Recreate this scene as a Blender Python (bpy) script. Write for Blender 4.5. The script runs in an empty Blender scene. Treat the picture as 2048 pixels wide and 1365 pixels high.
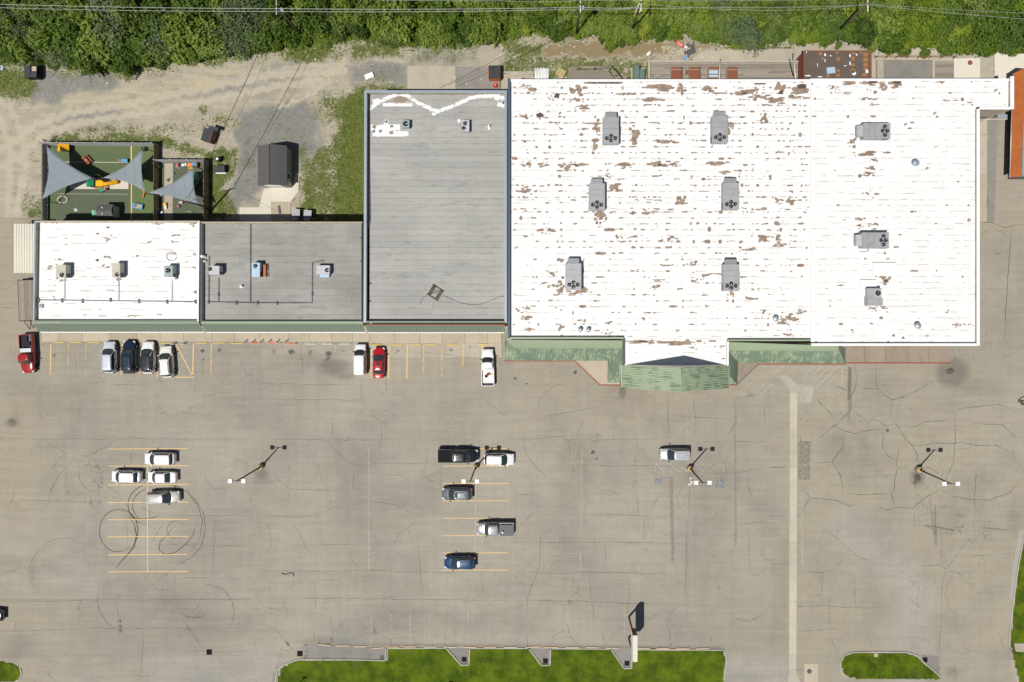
import bpy, math, random
import numpy as np
from mathutils import Vector, Matrix
R = random.Random(7)
sc = bpy.context.scene
C = sc.collection
PI = math.pi
rad = math.radians
# ------------------------------------------------------------------ camera
H = 102.4                    # drone height in metres
F = 2048 * 24.0 / 36.0       # focal length in photo pixels
NX, NY = 1080.0, 600.0       # the point straight below the drone, in photo pixels
cam_d = bpy.data.cameras.new('camera'); cam = bpy.data.objects.new('camera', cam_d); C.objects.link(cam)
cam.location = (0, 0, H); cam.rotation_euler = (0, 0, 0)
cam_d.lens = 24.0; cam_d.sensor_width = 36.0; cam_d.sensor_fit = 'HORIZONTAL'
cam_d.shift_x = -(NX - 1024) / 2048.0
cam_d.shift_y = -(682.5 - NY) / 2048.0
cam_d.clip_end = 2000
sc.camera = cam
# ------------------------------------------------------------------ sky, sun, exposure
SUN = Vector((-35, -39, 114)).normalized()
w = bpy.data.worlds.new('World'); sc.world = w; w.use_nodes = True
nt = w.node_tree
sky = nt.nodes.new('ShaderNodeTexSky'); sky.sky_type = 'NISHITA'; sky.sun_disc = False
sky.sun_elevation = math.asin(SUN.z); sky.sun_rotation = math.atan2(SUN.x, SUN.y)
bg = nt.nodes['Background']; bg.inputs['Strength'].default_value = 0.05
nt.links.new(sky.outputs[0], bg.inputs['Color'])
sl = bpy.data.lights.new('sun', 'SUN'); so = bpy.data.objects.new('sun', sl); C.objects.link(so)
sl.energy = 5.0; sl.angle = rad(0.5); sl.color = (1.0, 0.965, 0.9)
so.rotation_euler = (-SUN).to_track_quat('-Z', 'Y').to_euler(); so.location = (-30, -60, 80)
vs = sc.view_settings
vs.view_transform = 'Standard'; vs.look = 'None'; vs.exposure = -0.2; vs.gamma = 1.0; vs.use_curve_mapping = False
# ------------------------------------------------------------------ helpers
def P(px, py, h=0.0):
    k = (H - h) / F
    return Vector(((px - NX) * k, -(py - NY) * k, h))
S = H / F                    # metres per photo pixel on the ground
ORG = {}
def link(o, parent=None):
    C.objects.link(o)
    if parent is not None: o.parent = parent
    return o
def tag(o, label=None, cat=None, group=None, kind=None):
    if label: o['label'] = label
    if cat: o['category'] = cat
    if group: o['group'] = group
    if kind: o['kind'] = kind
    return o
def thing(name, label, cat, loc=(0, 0, 0), rz=0.0, group=None):
    o = bpy.data.objects.new(name, None); C.objects.link(o)
    o.empty_display_size = .3
    o.location = loc; o.rotation_euler = (0, 0, rz)
    ORG[o.name] = Vector(loc)
    return tag(o, label, cat, group)
class MB:
    def __init__(s): s.v = []; s.f = []; s.sm = []
    def add(s, vs_, fs, smooth=False):
        b = len(s.v); s.v += [tuple(v) for v in vs_]
        for f in fs: s.f.append(tuple(i + b for i in f)); s.sm.append(smooth)
        return s
    def box(s, c, d, rz=0.0, top=1.0, tilt=None):
        hx, hy, hz = d[0] / 2, d[1] / 2, d[2] / 2
        pts = []
        for z, k in ((-hz, 1.0), (hz, top)):
            for x, y in ((-hx, -hy), (hx, -hy), (hx, hy), (-hx, hy)): pts.append(Vector((x * k, y * k, z)))
        if tilt is not None: pts = [tilt @ p for p in pts]
        cr, sr = math.cos(rz), math.sin(rz)
        pts = [Vector((p.x * cr - p.y * sr + c[0], p.x * sr + p.y * cr + c[1], p.z + c[2])) for p in pts]
        return s.add(pts, [(3, 2, 1, 0), (4, 5, 6, 7), (0, 1, 5, 4), (1, 2, 6, 5), (2, 3, 7, 6), (3, 0, 4, 7)])
    def slab(s, x0, x1, y0, y1, z0, z1): return s.box(((x0 + x1) / 2, (y0 + y1) / 2, (z0 + z1) / 2), (abs(x1 - x0), abs(y1 - y0), z1 - z0))
    def prism(s, poly, z0, z1):
        n = len(poly)
        a = sum(poly[i][0] * poly[(i + 1) % n][1] - poly[(i + 1) % n][0] * poly[i][1] for i in range(n))
        if a < 0: poly = poly[::-1]
        pts = [(p[0], p[1], z0) for p in poly] + [(p[0], p[1], z1) for p in poly]
        fs = [tuple(range(n - 1, -1, -1)), tuple(range(n, 2 * n))] + [(i, (i + 1) % n, n + (i + 1) % n, n + i) for i in range(n)]
        return s.add(pts, fs)
    def sheet(s, poly, z):
        n = len(poly)
        a = sum(poly[i][0] * poly[(i + 1) % n][1] - poly[(i + 1) % n][0] * poly[i][1] for i in range(n))
        if a < 0: poly = poly[::-1]
        return s.add([(p[0], p[1], z) for p in poly], [tuple(range(n))])
    def plate(s, pts, t):
        """polygon in space with thickness t (downwards along its normal)"""
        pts = [Vector(p) for p in pts]; n = len(pts)
        nn = Vector((0, 0, 0))
        for i in range(n): nn += pts[i].cross(pts[(i + 1) % n])
        if nn.z < 0: pts = pts[::-1]; nn = -nn
        nn.normalize()
        lo = [p - nn * t for p in pts]
        return s.add(pts + lo, [tuple(range(n)), tuple(range(2 * n - 1, n - 1, -1))] + [(i, n + i, n + (i + 1) % n, (i + 1) % n) for i in range(n)])
    def tube(s, path, r, n=6, cap=True):
        path = [Vector(p) for p in path]; m = len(path)
        rs = r if isinstance(r, (list, tuple)) else [r] * m
        pts = []
        for i, p in enumerate(path):
            d = (path[min(i + 1, m - 1)] - path[max(i - 1, 0)])
            if d.length < 1e-6: d = Vector((0, 0, 1))
            d.normalize()
            u = d.cross(Vector((0, 0, 1)))
            if u.length < 1e-3: u = Vector((1, 0, 0))
            u.normalize(); v = d.cross(u)
            for k in range(n):
                a = 2 * PI * k / n
                pts.append(p + (u * math.cos(a) + v * math.sin(a)) * rs[i])
        fs = [(i * n + k, i * n + (k + 1) % n, (i + 1) * n + (k + 1) % n, (i + 1) * n + k) for i in range(m - 1) for k in range(n)]
        s.add(pts, fs, True)
        if cap:
            b = len(s.v) - m * n
            s.f += [tuple(b + k for k in range(n - 1, -1, -1)), tuple(b + (m - 1) * n + k for k in range(n))]; s.sm += [False, False]
        return s
    def lathe(s, prof, c=(0, 0, 0), n=16, smooth=True, axis='z'):
        pts = []
        for r, z in prof:
            for k in range(n):
                a = 2 * PI * k / n
                if axis == 'z': pts.append((c[0] + r * math.cos(a), c[1] + r * math.sin(a), c[2] + z))
                else: pts.append((c[0] + r * math.cos(a), c[1] + z, c[2] + r * math.sin(a)))
        m = len(prof)
        fs = []
        for i in range(m - 1):
            for k in range(n):
                q = (i * n + k, i * n + (k + 1) % n, (i + 1) * n + (k + 1) % n, (i + 1) * n + k)
                fs.append(q if axis == 'z' else q[::-1])
        s.add(pts, fs, smooth)
        b = len(s.v) - m * n
        e = [tuple(b + k for k in range(n - 1, -1, -1)), tuple(b + (m - 1) * n + k for k in range(n))]
        if axis != 'z': e = [x[::-1] for x in e]
        s.f += e; s.sm += [False, False]
        return s
    def cyl(s, c, r, h, n=14): return s.lathe([(r, 0), (r, h)], c, n)
    def mesh(s, name, m, org):
        me = bpy.data.meshes.new(name)
        me.from_pydata([(v[0] - org[0], v[1] - org[1], v[2] - org[2]) for v in s.v], [], s.f)
        me.polygons.foreach_set('use_smooth', s.sm)
        me.materials.append(m); me.update()
        return me
    def build(s, name, m, parent=None, label=None, cat=None, group=None, kind=None):
        if parent is not None: org = ORG[parent.name]
        else:
            a = np.array(s.v); lo = a.min(0); hi = a.max(0); org = Vector(((lo[0] + hi[0]) / 2, (lo[1] + hi[1]) / 2, lo[2]))
        o = bpy.data.objects.new(name, s.mesh(name, m, org)); link(o, parent)
        if parent is None: o.location = org
        ORG[o.name] = Vector(org)
        return tag(o, label, cat, group, kind)
def copy_tree(o, parent=None):
    c = o.copy(); C.objects.link(c); c.parent = parent
    for ch in list(o.children): copy_tree(ch, c)
    return c
# ------------------------------------------------------------------ materials
MATS = {}
class NT:
    def __init__(s, name):
        s.m = bpy.data.materials.new(name); s.m.use_nodes = True; s.t = s.m.node_tree
        s.b = s.t.nodes['Principled BSDF']
        s.geo = s.t.nodes.new('ShaderNodeNewGeometry')
        s.pos = s.geo.outputs['Position']
    def n(s, typ, **kw):
        nd = s.t.nodes.new(typ)
        for k, v in kw.items(): setattr(nd, k, v)
        return nd
    def l(s, a, b): s.t.links.new(a, b)
    def put(s, sock, v):
        if hasattr(v, 'is_linked') or hasattr(v, 'links'): s.l(v, sock)
        else: sock.default_value = v
    def scale(s, vec, k):
        nd = s.n('ShaderNodeVectorMath', operation='MULTIPLY'); s.put(nd.inputs[0], vec); nd.inputs[1].default_value = k if isinstance(k, tuple) else (k, k, k)
        return nd.outputs[0]
    def noise(s, sc_=1.0, det=3.0, rough=.55, vec=None, dist=0.0):
        nd = s.n('ShaderNodeTexNoise'); nd.inputs['Scale'].default_value = sc_; nd.inputs['Detail'].default_value = det
        nd.inputs['Roughness'].default_value = rough; nd.inputs['Distortion'].default_value = dist
        s.l(vec if vec is not None else s.pos, nd.inputs['Vector'])
        return nd.outputs['Fac']
    def math(s, op, a, b=0.0, c=0.0, clamp=False):
        nd = s.n('ShaderNodeMath', operation=op); nd.use_clamp = clamp
        s.put(nd.inputs[0], a); s.put(nd.inputs[1], b)
        if op in ('MULTIPLY_ADD', 'SMOOTH_MIN'): s.put(nd.inputs[2], c)
        return nd.outputs[0]
    def ramp(s, v, a, b, lo=0.0, hi=1.0):
        nd = s.n('ShaderNodeMapRange'); nd.interpolation_type = 'SMOOTHSTEP'; nd.clamp = True
        s.put(nd.inputs['Value'], v); nd.inputs['From Min'].default_value = a; nd.inputs['From Max'].default_value = b
        nd.inputs['To Min'].default_value = lo; nd.inputs['To Max'].default_value = hi
        return nd.outputs[0]
    def mix(s, f, a, b):
        nd = s.n('ShaderNodeMix'); nd.data_type = 'RGBA'
        s.put(nd.inputs[0], f)
        for i, v in ((6, a), (7, b)):
            if isinstance(v, tuple): nd.inputs[i].default_value = (v[0], v[1], v[2], 1)
            else: s.l(v, nd.inputs[i])
        return nd.outputs[2]
    def gain(s, col, k):
        nd = s.n('ShaderNodeVectorMath', operation='SCALE')
        if isinstance(col, tuple): nd.inputs[0].default_value = col
        else: s.l(col, nd.inputs[0])
        s.put(nd.inputs['Scale'], k)
        return nd.outputs[0]
    def attr(s, name):
        nd = s.n('ShaderNodeAttribute'); nd.attribute_name = name
        return nd
    def sep(s, vec):
        nd = s.n('ShaderNodeSeparateXYZ'); s.l(vec, nd.inputs[0]); return nd.outputs
    def bump(s, h, st=.3, d=.02):
        nd = s.n('ShaderNodeBump'); nd.inputs['Strength'].default_value = st; nd.inputs['Distance'].default_value = d
        s.l(h, nd.inputs['Height']); s.l(nd.outputs[0], s.b.inputs['Normal'])
    def fin(s, col, rough=.85, metal=0.0, spec=.3):
        if isinstance(col, tuple): s.b.inputs['Base Color'].default_value = (*col, 1)
        else: s.l(col, s.b.inputs['Base Color'])
        s.put(s.b.inputs['Roughness'], rough); s.b.inputs['Metallic'].default_value = metal
        s.b.inputs['Specular IOR Level'].default_value = spec
        return s.m
def mat(name, col, rough=.8, metal=0.0, var=.15, scale=1.5, spec=.3, dirt=None, dirtamt=.5, objvar=0.0, coat=0.0):
    if name in MATS: return MATS[name]
    t = NT(name)
    n1 = t.noise(scale, 4); n2 = t.noise(scale * 7, 3)
    k = t.math('ADD', t.math('MULTIPLY', n1, 1.3 * var), t.math('MULTIPLY', n2, .7 * var))
    k = t.math('ADD', k, 1 - var)
    if objvar:
        oi = t.n('ShaderNodeObjectInfo')
        k = t.math('MULTIPLY', k, t.ramp(oi.outputs['Random'], 0, 1, 1 - objvar, 1 + objvar))
    c = t.gain(col, k)
    if dirt:
        f = t.ramp(t.noise(scale * .9 + .3, 5, .65), .48, .68, 0, dirtamt)
        c = t.mix(f, c, dirt)
    t.fin(c, rough, metal, spec)
    if coat: t.b.inputs['Coat Weight'].default_value = coat; t.b.inputs['Coat Roughness'].default_value = .05
    MATS[name] = t.m
    return t.m
def s2l(r, g, b):
    f = lambda c: (c / 255 / 12.92) if c / 255 <= .04045 else ((c / 255 + .055) / 1.055) ** 2.4
    return (f(r), f(g), f(b))
# ---- pavement
def asphalt():
    t = NT('asphalt')
    a = t.attr('zone'); z = t.sep(a.outputs['Vector'])
    big = t.noise(.05, 4); mid = t.noise(.35, 5, .6); fine = t.noise(5, 4, .7); grit = t.noise(28, 2)
    streak = t.noise(1.0, 4, .6, t.scale(t.pos, (.12, 1.6, 1)))
    vst = t.noise(1.0, 3, .6, t.scale(t.pos, (1.3, .08, 1)))
    c = t.mix(t.ramp(big, .35, .65), (.332, .304, .251), (.280, .257, .212))
    c = t.mix(t.math('MULTIPLY', z[0], .85), c, (.325, .287, .220))          # tan, dusty lanes
    c = t.mix(t.math('MULTIPLY', z[1], .8), c, (.345, .325, .295))         # bleached
    c = t.mix(t.ramp(t.math('ADD', z[2], t.math('MULTIPLY', t.math('SUBTRACT', mid, .5), .5)), .25, .85, 0, .75), c, (.155, .140, .122))   # oily dark
    c = t.mix(t.ramp(t.noise(.11, 4), .5, .72, 0, .35), c, (.20, .20, .19))
    k = t.math('ADD', .585, t.math('MULTIPLY', mid, .24))
    k = t.math('ADD', k, t.math('MULTIPLY', fine, .36))
    k = t.math('ADD', k, t.math('MULTIPLY', grit, .24))
    k = t.math('ADD', k, t.math('MULTIPLY', t.math('SUBTRACT', streak, .5), .34))
    k = t.math('ADD', k, t.math('MULTIPLY', t.math('SUBTRACT', vst, .5), .16))
    c = t.gain(c, k)
    # fine crack network
    wob = t.n('ShaderNodeVectorMath', operation='ADD'); 
    nz = t.n('ShaderNodeTexNoise'); nz.inputs['Scale'].default_value = .35; nz.inputs['Detail'].default_value = 5; t.l(t.pos, nz.inputs['Vector'])
    t.l(t.pos, wob.inputs[0]); t.l(t.scale(nz.outputs['Color'], 3.0), wob.inputs[1])
    for sc_, wd, am, ms in ((.13, .006, .60, .09), (.30, .008, .42, .16), (.8, .012, .25, .2)):
        v = t.n('ShaderNodeTexVoronoi'); v.feature = 'DISTANCE_TO_EDGE'; v.inputs['Scale'].default_value = sc_
        t.l(wob.outputs[0], v.inputs['Vector'])
        cr = t.ramp(v.outputs['Distance'], 0, wd, 1, 0)
        cr = t.math('MULTIPLY', cr, t.ramp(t.noise(ms, 3), .42, .58, 0, am))
        c = t.mix(cr, c, (.13, .12, .10))
    t.bump(t.noise(18, 3), .25, .01)
    return t.fin(c, .93, 0, .2)
def ground_mat():
    t = NT('ground_soil')
    a = t.attr('zone'); z = t.sep(a.outputs['Vector']); b = t.sep(t.attr('zone2').outputs['Vector'])
    n1 = t.noise(.5, 5, .6); n2 = t.noise(3.2, 5, .65); n3 = t.noise(12, 3, .6)
    st = t.noise(1.0, 5, .6, t.scale(t.pos, (.25, 1.3, 1)))
    c = t.mix(t.ramp(n1, .3, .7), (.40, .355, .275), (.325, .293, .232))
    c = t.mix(t.ramp(st, .45, .7, 0, .6), c, (.47, .425, .335))
    gv = t.math('ADD', z[1], t.math('MULTIPLY', t.math('SUBTRACT', t.noise(.45, 6, .6), .5), .8))
    grav = t.mix(t.ramp(n2, .35, .65), (.178, .178, .170), (.232, .228, .212))
    c = t.mix(t.ramp(gv, .12, .95, 0, .95), c, grav)
    c = t.mix(t.ramp(t.math('ADD', b[2], t.math('MULTIPLY', t.math('SUBTRACT', st, .5), .5)), .2, .8, 0, .75), c, (.475, .425, .33))
    c = t.mix(t.math('MULTIPLY', z[2], t.ramp(st, .35, .62, 0, .75)), c, (.455, .39, .265))
    c = t.mix(t.ramp(t.math('ADD', b[0], t.math('MULTIPLY', t.math('SUBTRACT', st, .5), .6)), .2, .95, 0, .9), c, (.235, .18, .095))
    amp = t.ramp(z[0], .02, .35)
    gr = t.math('ADD', z[0], t.math('MULTIPLY', t.math('MULTIPLY', t.math('SUBTRACT', n2, .5), 1.8), amp))
    gr = t.math('ADD', gr, t.math('MULTIPLY', t.math('MULTIPLY', t.math('SUBTRACT', n1, .5), 1.0), amp))
    green = t.mix(t.ramp(t.noise(1.1, 5, .7), .3, .7), (.070, .092, .022), (.152, .165, .052))
    green = t.mix(t.ramp(t.noise(5, 3), .5, .75, 0, .6), green, (.19, .175, .085))
    c = t.mix(t.ramp(gr, .30, .75), c, green)
    c = t.mix(t.ramp(b[1], .2, .8, 0, .85), c, (.035, .04, .018))  # soil under the trees darkened, their shade painted into the colour
    k = t.math('ADD', .64, t.math('ADD', t.math('MULTIPLY', n3, .42), t.math('MULTIPLY', n2, .26)))
    c = t.gain(c, k)
    t.bump(t.math('ADD', n3, n2), .6, .06)
    return t.fin(c, .95, 0, .1)
def lawn():
    t = NT('lawn_grass')
    n1 = t.noise(.45, 5, .65); n2 = t.noise(3.5, 5, .7); n3 = t.noise(16, 3, .6)
    c = t.mix(t.ramp(n1, .32, .68), (.046, .080, .006), (.122, .172, .009))
    c = t.mix(t.ramp(n2, .5, .75, 0, .45), c, (.055, .072, .012))
    c = t.mix(t.ramp(t.noise(.9, 4), .58, .75, 0, .45), c, (.10, .105, .03))
    mow = t.noise(1.0, 4, .6, t.scale(t.pos, (.10, 1.5, 1)))
    c = t.mix(t.ramp(mow, .5, .72, 0, .4), c, (.062, .082, .014))
    c = t.mix(t.ramp(t.noise(.28, 5, .7), .56, .72, 0, .5), c, (.125, .125, .04))
    c = t.gain(c, t.math('ADD', .55, t.math('ADD', t.math('MULTIPLY', n3, .55), t.math('MULTIPLY', n2, .35))))
    t.bump(t.math('ADD', n3, n2), .8, .08)
    return t.fin(c, .95, 0, .1)
def concrete(name, col, joint=None, stain=.35):
    t = NT(name)
    n1 = t.noise(.6, 5, .65); n2 = t.noise(4, 4, .65); n3 = t.noise(22, 2)
    oi = t.n('ShaderNodeObjectInfo')
    c = t.mix(t.ramp(n1, .42, .75, 0, stain), col, tuple(x * .55 for x in col))
    k = t.math('ADD', .80, t.math('ADD', t.math('MULTIPLY', n2, .24), t.math('MULTIPLY', n3, .16)))
    k = t.math('MULTIPLY', k, t.ramp(oi.outputs['Random'], 0, 1, .9, 1.06))
    c = t.gain(c, k)
    t.bump(n2, .2, .01)
    return t.fin(c, .9, 0, .2)
def white_roof(name):
    """white roof coating, worn through to brown along the lap lines; wear comes from the sheet's own values"""
    t = NT(name)
    x, y, zz = t.sep(t.pos)
    z = t.sep(t.attr('zone').outputs['Vector'])
    row = t.math('SINE', t.math('MULTIPLY', y, 2 * PI / .853))
    e1 = t.noise(2.4, 5, .65); e2 = t.noise(5.5, 4, .65)
    rag = t.math('ADD', t.math('MULTIPLY', t.math('SUBTRACT', e1, .5), .9), t.math('MULTIPLY', t.math('SUBTRACT', e2, .5), .85))
    hole = t.ramp(t.math('ADD', z[0], rag), .38, .48)
    halo = t.ramp(t.math('ADD', z[0], rag), .2, .5, 0, .22)
    thin = t.ramp(t.math('ADD', z[1], t.math('MULTIPLY', rag, .9)), .22, .65, 0, .8)
    brown = t.mix(t.ramp(t.noise(1.7, 4), .35, .65), (.225, .160, .118), (.33, .25, .19))
    brown = t.mix(t.ramp(t.math('ADD', z[2], t.math('MULTIPLY', t.math('SUBTRACT', e1, .5), .6)), .35, .6, 0, .9), brown, (.075, .055, .045))
    wcol = t.mix(t.ramp(t.noise(.5, 4), .35, .7, 0, .6), (.775, .775, .77), (.70, .70, .69))
    wcol = t.mix(t.ramp(t.noise(1.0, 4, .6, t.scale(t.pos, (.15, 2.5, 0))), .5, .72, 0, .4), wcol, (.62, .61, .59))
    c = t.mix(thin, wcol, (.42, .375, .325))
    c = t.mix(halo, c, (.50, .42, .34))
    c = t.mix(hole, c, brown)
    h = t.math('ADD', t.math('MULTIPLY', row, .12), t.math('MULTIPLY', hole, -.5))
    t.bump(h, .25, .02)
    return t.fin(c, .6, 0, .25)
def strip_roof(name, a, b):
    t = NT(name)
    oi = t.n('ShaderNodeObjectInfo')
    n1 = t.noise(.14, 4, .6); n2 = t.noise(1.0, 5, .65, t.scale(t.pos, (.5, 2.2, 1))); n3 = t.noise(20, 2)
    c = t.mix(t.ramp(n1, .3, .7), a, b)
    c = t.mix(t.ramp(n2, .5, .72, 0, .5), c, tuple(q * .55 for q in b))
    k = t.math('ADD', .84, t.math('ADD', t.math('MULTIPLY', n2, .12), t.math('MULTIPLY', n3, .18)))
    k = t.math('MULTIPLY', k, t.ramp(oi.outputs['Random'], 0, 1, .95, 1.05))
    c = t.gain(c, k)
    return t.fin(c, .9, 0, .2)
def green_metal(name, fade, axis='y', base=(.165, .225, .160), pale=(.325, .39, .255), sx=2.2, sy=.5):
    t = NT(name)
    n1 = t.noise(1.0, 4, .6, t.scale(t.pos, (sx, sy, 1))); n2 = t.noise(.7, 4, .6); n3 = t.noise(9, 3)
    f = t.ramp(t.math('ADD', t.math('ADD', n1, fade), t.math('MULTIPLY', t.math('SUBTRACT', n2, .5), .7)), .45, .62)
    c = t.mix(f, base, pale)
    c = t.gain(c, t.math('ADD', .86, t.math('MULTIPLY', n3, .25)))
    return t.fin(c, .55, 0, .4)
def foliage(name, d, m_, l_):
    t = NT(name)
    oi = t.n('ShaderNodeObjectInfo')
    a = t.attr('leaf')
    f = t.math('ADD', t.math('MULTIPLY', a.outputs['Fac'], .55), t.math('MULTIPLY', oi.outputs['Random'], .7))
    c = t.mix(t.ramp(f, .05, .5), d, m_)
    c = t.mix(t.ramp(f, .5, 1.15), c, l_)
    c = t.gain(c, t.math('ADD', .75, t.math('MULTIPLY', t.noise(.6, 3), .5)))
    t.fin(c, .6, 0, .25)
    tr = t.n('ShaderNodeBsdfTranslucent'); t.l(t.gain(c, 1.3), tr.inputs['Color'])
    mx = t.n('ShaderNodeMixShader'); mx.inputs[0].default_value = .35
    out = t.t.nodes['Material Output']
    t.l(t.b.outputs[0], mx.inputs[1]); t.l(tr.outputs[0], mx.inputs[2]); t.l(mx.outputs[0], out.inputs['Surface'])
    return t.m
def decal(name, col, amax=1.0, nscale=2.5, lo=.25, hi=.7, rough=.9):
    """soft-edged stain or worn paint: coverage comes from the sheet's own 'cov' value and noise"""
    t = NT(name)
    a = t.attr('cov').outputs['Fac']
    n = t.noise(nscale, 5, .65)
    f = t.ramp(t.math('ADD', a, t.math('MULTIPLY', t.math('SUBTRACT', n, .5), 1.0)), lo, hi, 0, amax)
    c = t.gain(col, t.math('ADD', .8, t.math('MULTIPLY', t.noise(6, 3), .4)))
    t.fin(c, rough, 0, .2)
    t.l(f, t.b.inputs['Alpha'])
    return t.m
def paint_car(name, col, metal=.0, rough=.18):
    t = NT(name)
    n = t.noise(1.2, 3); n2 = t.noise(14, 3)
    c = t.gain(col, t.math('ADD', .93, t.math('ADD', t.math('MULTIPLY', n, .08), t.math('MULTIPLY', n2, .06))))
    t.fin(c, t.ramp(n2, .3, .7, rough * .85, rough * 1.2), metal, .5)
    t.b.inputs['Coat Weight'].default_value = .5; t.b.inputs['Coat Roughness'].default_value = .06
    return t.m
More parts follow.
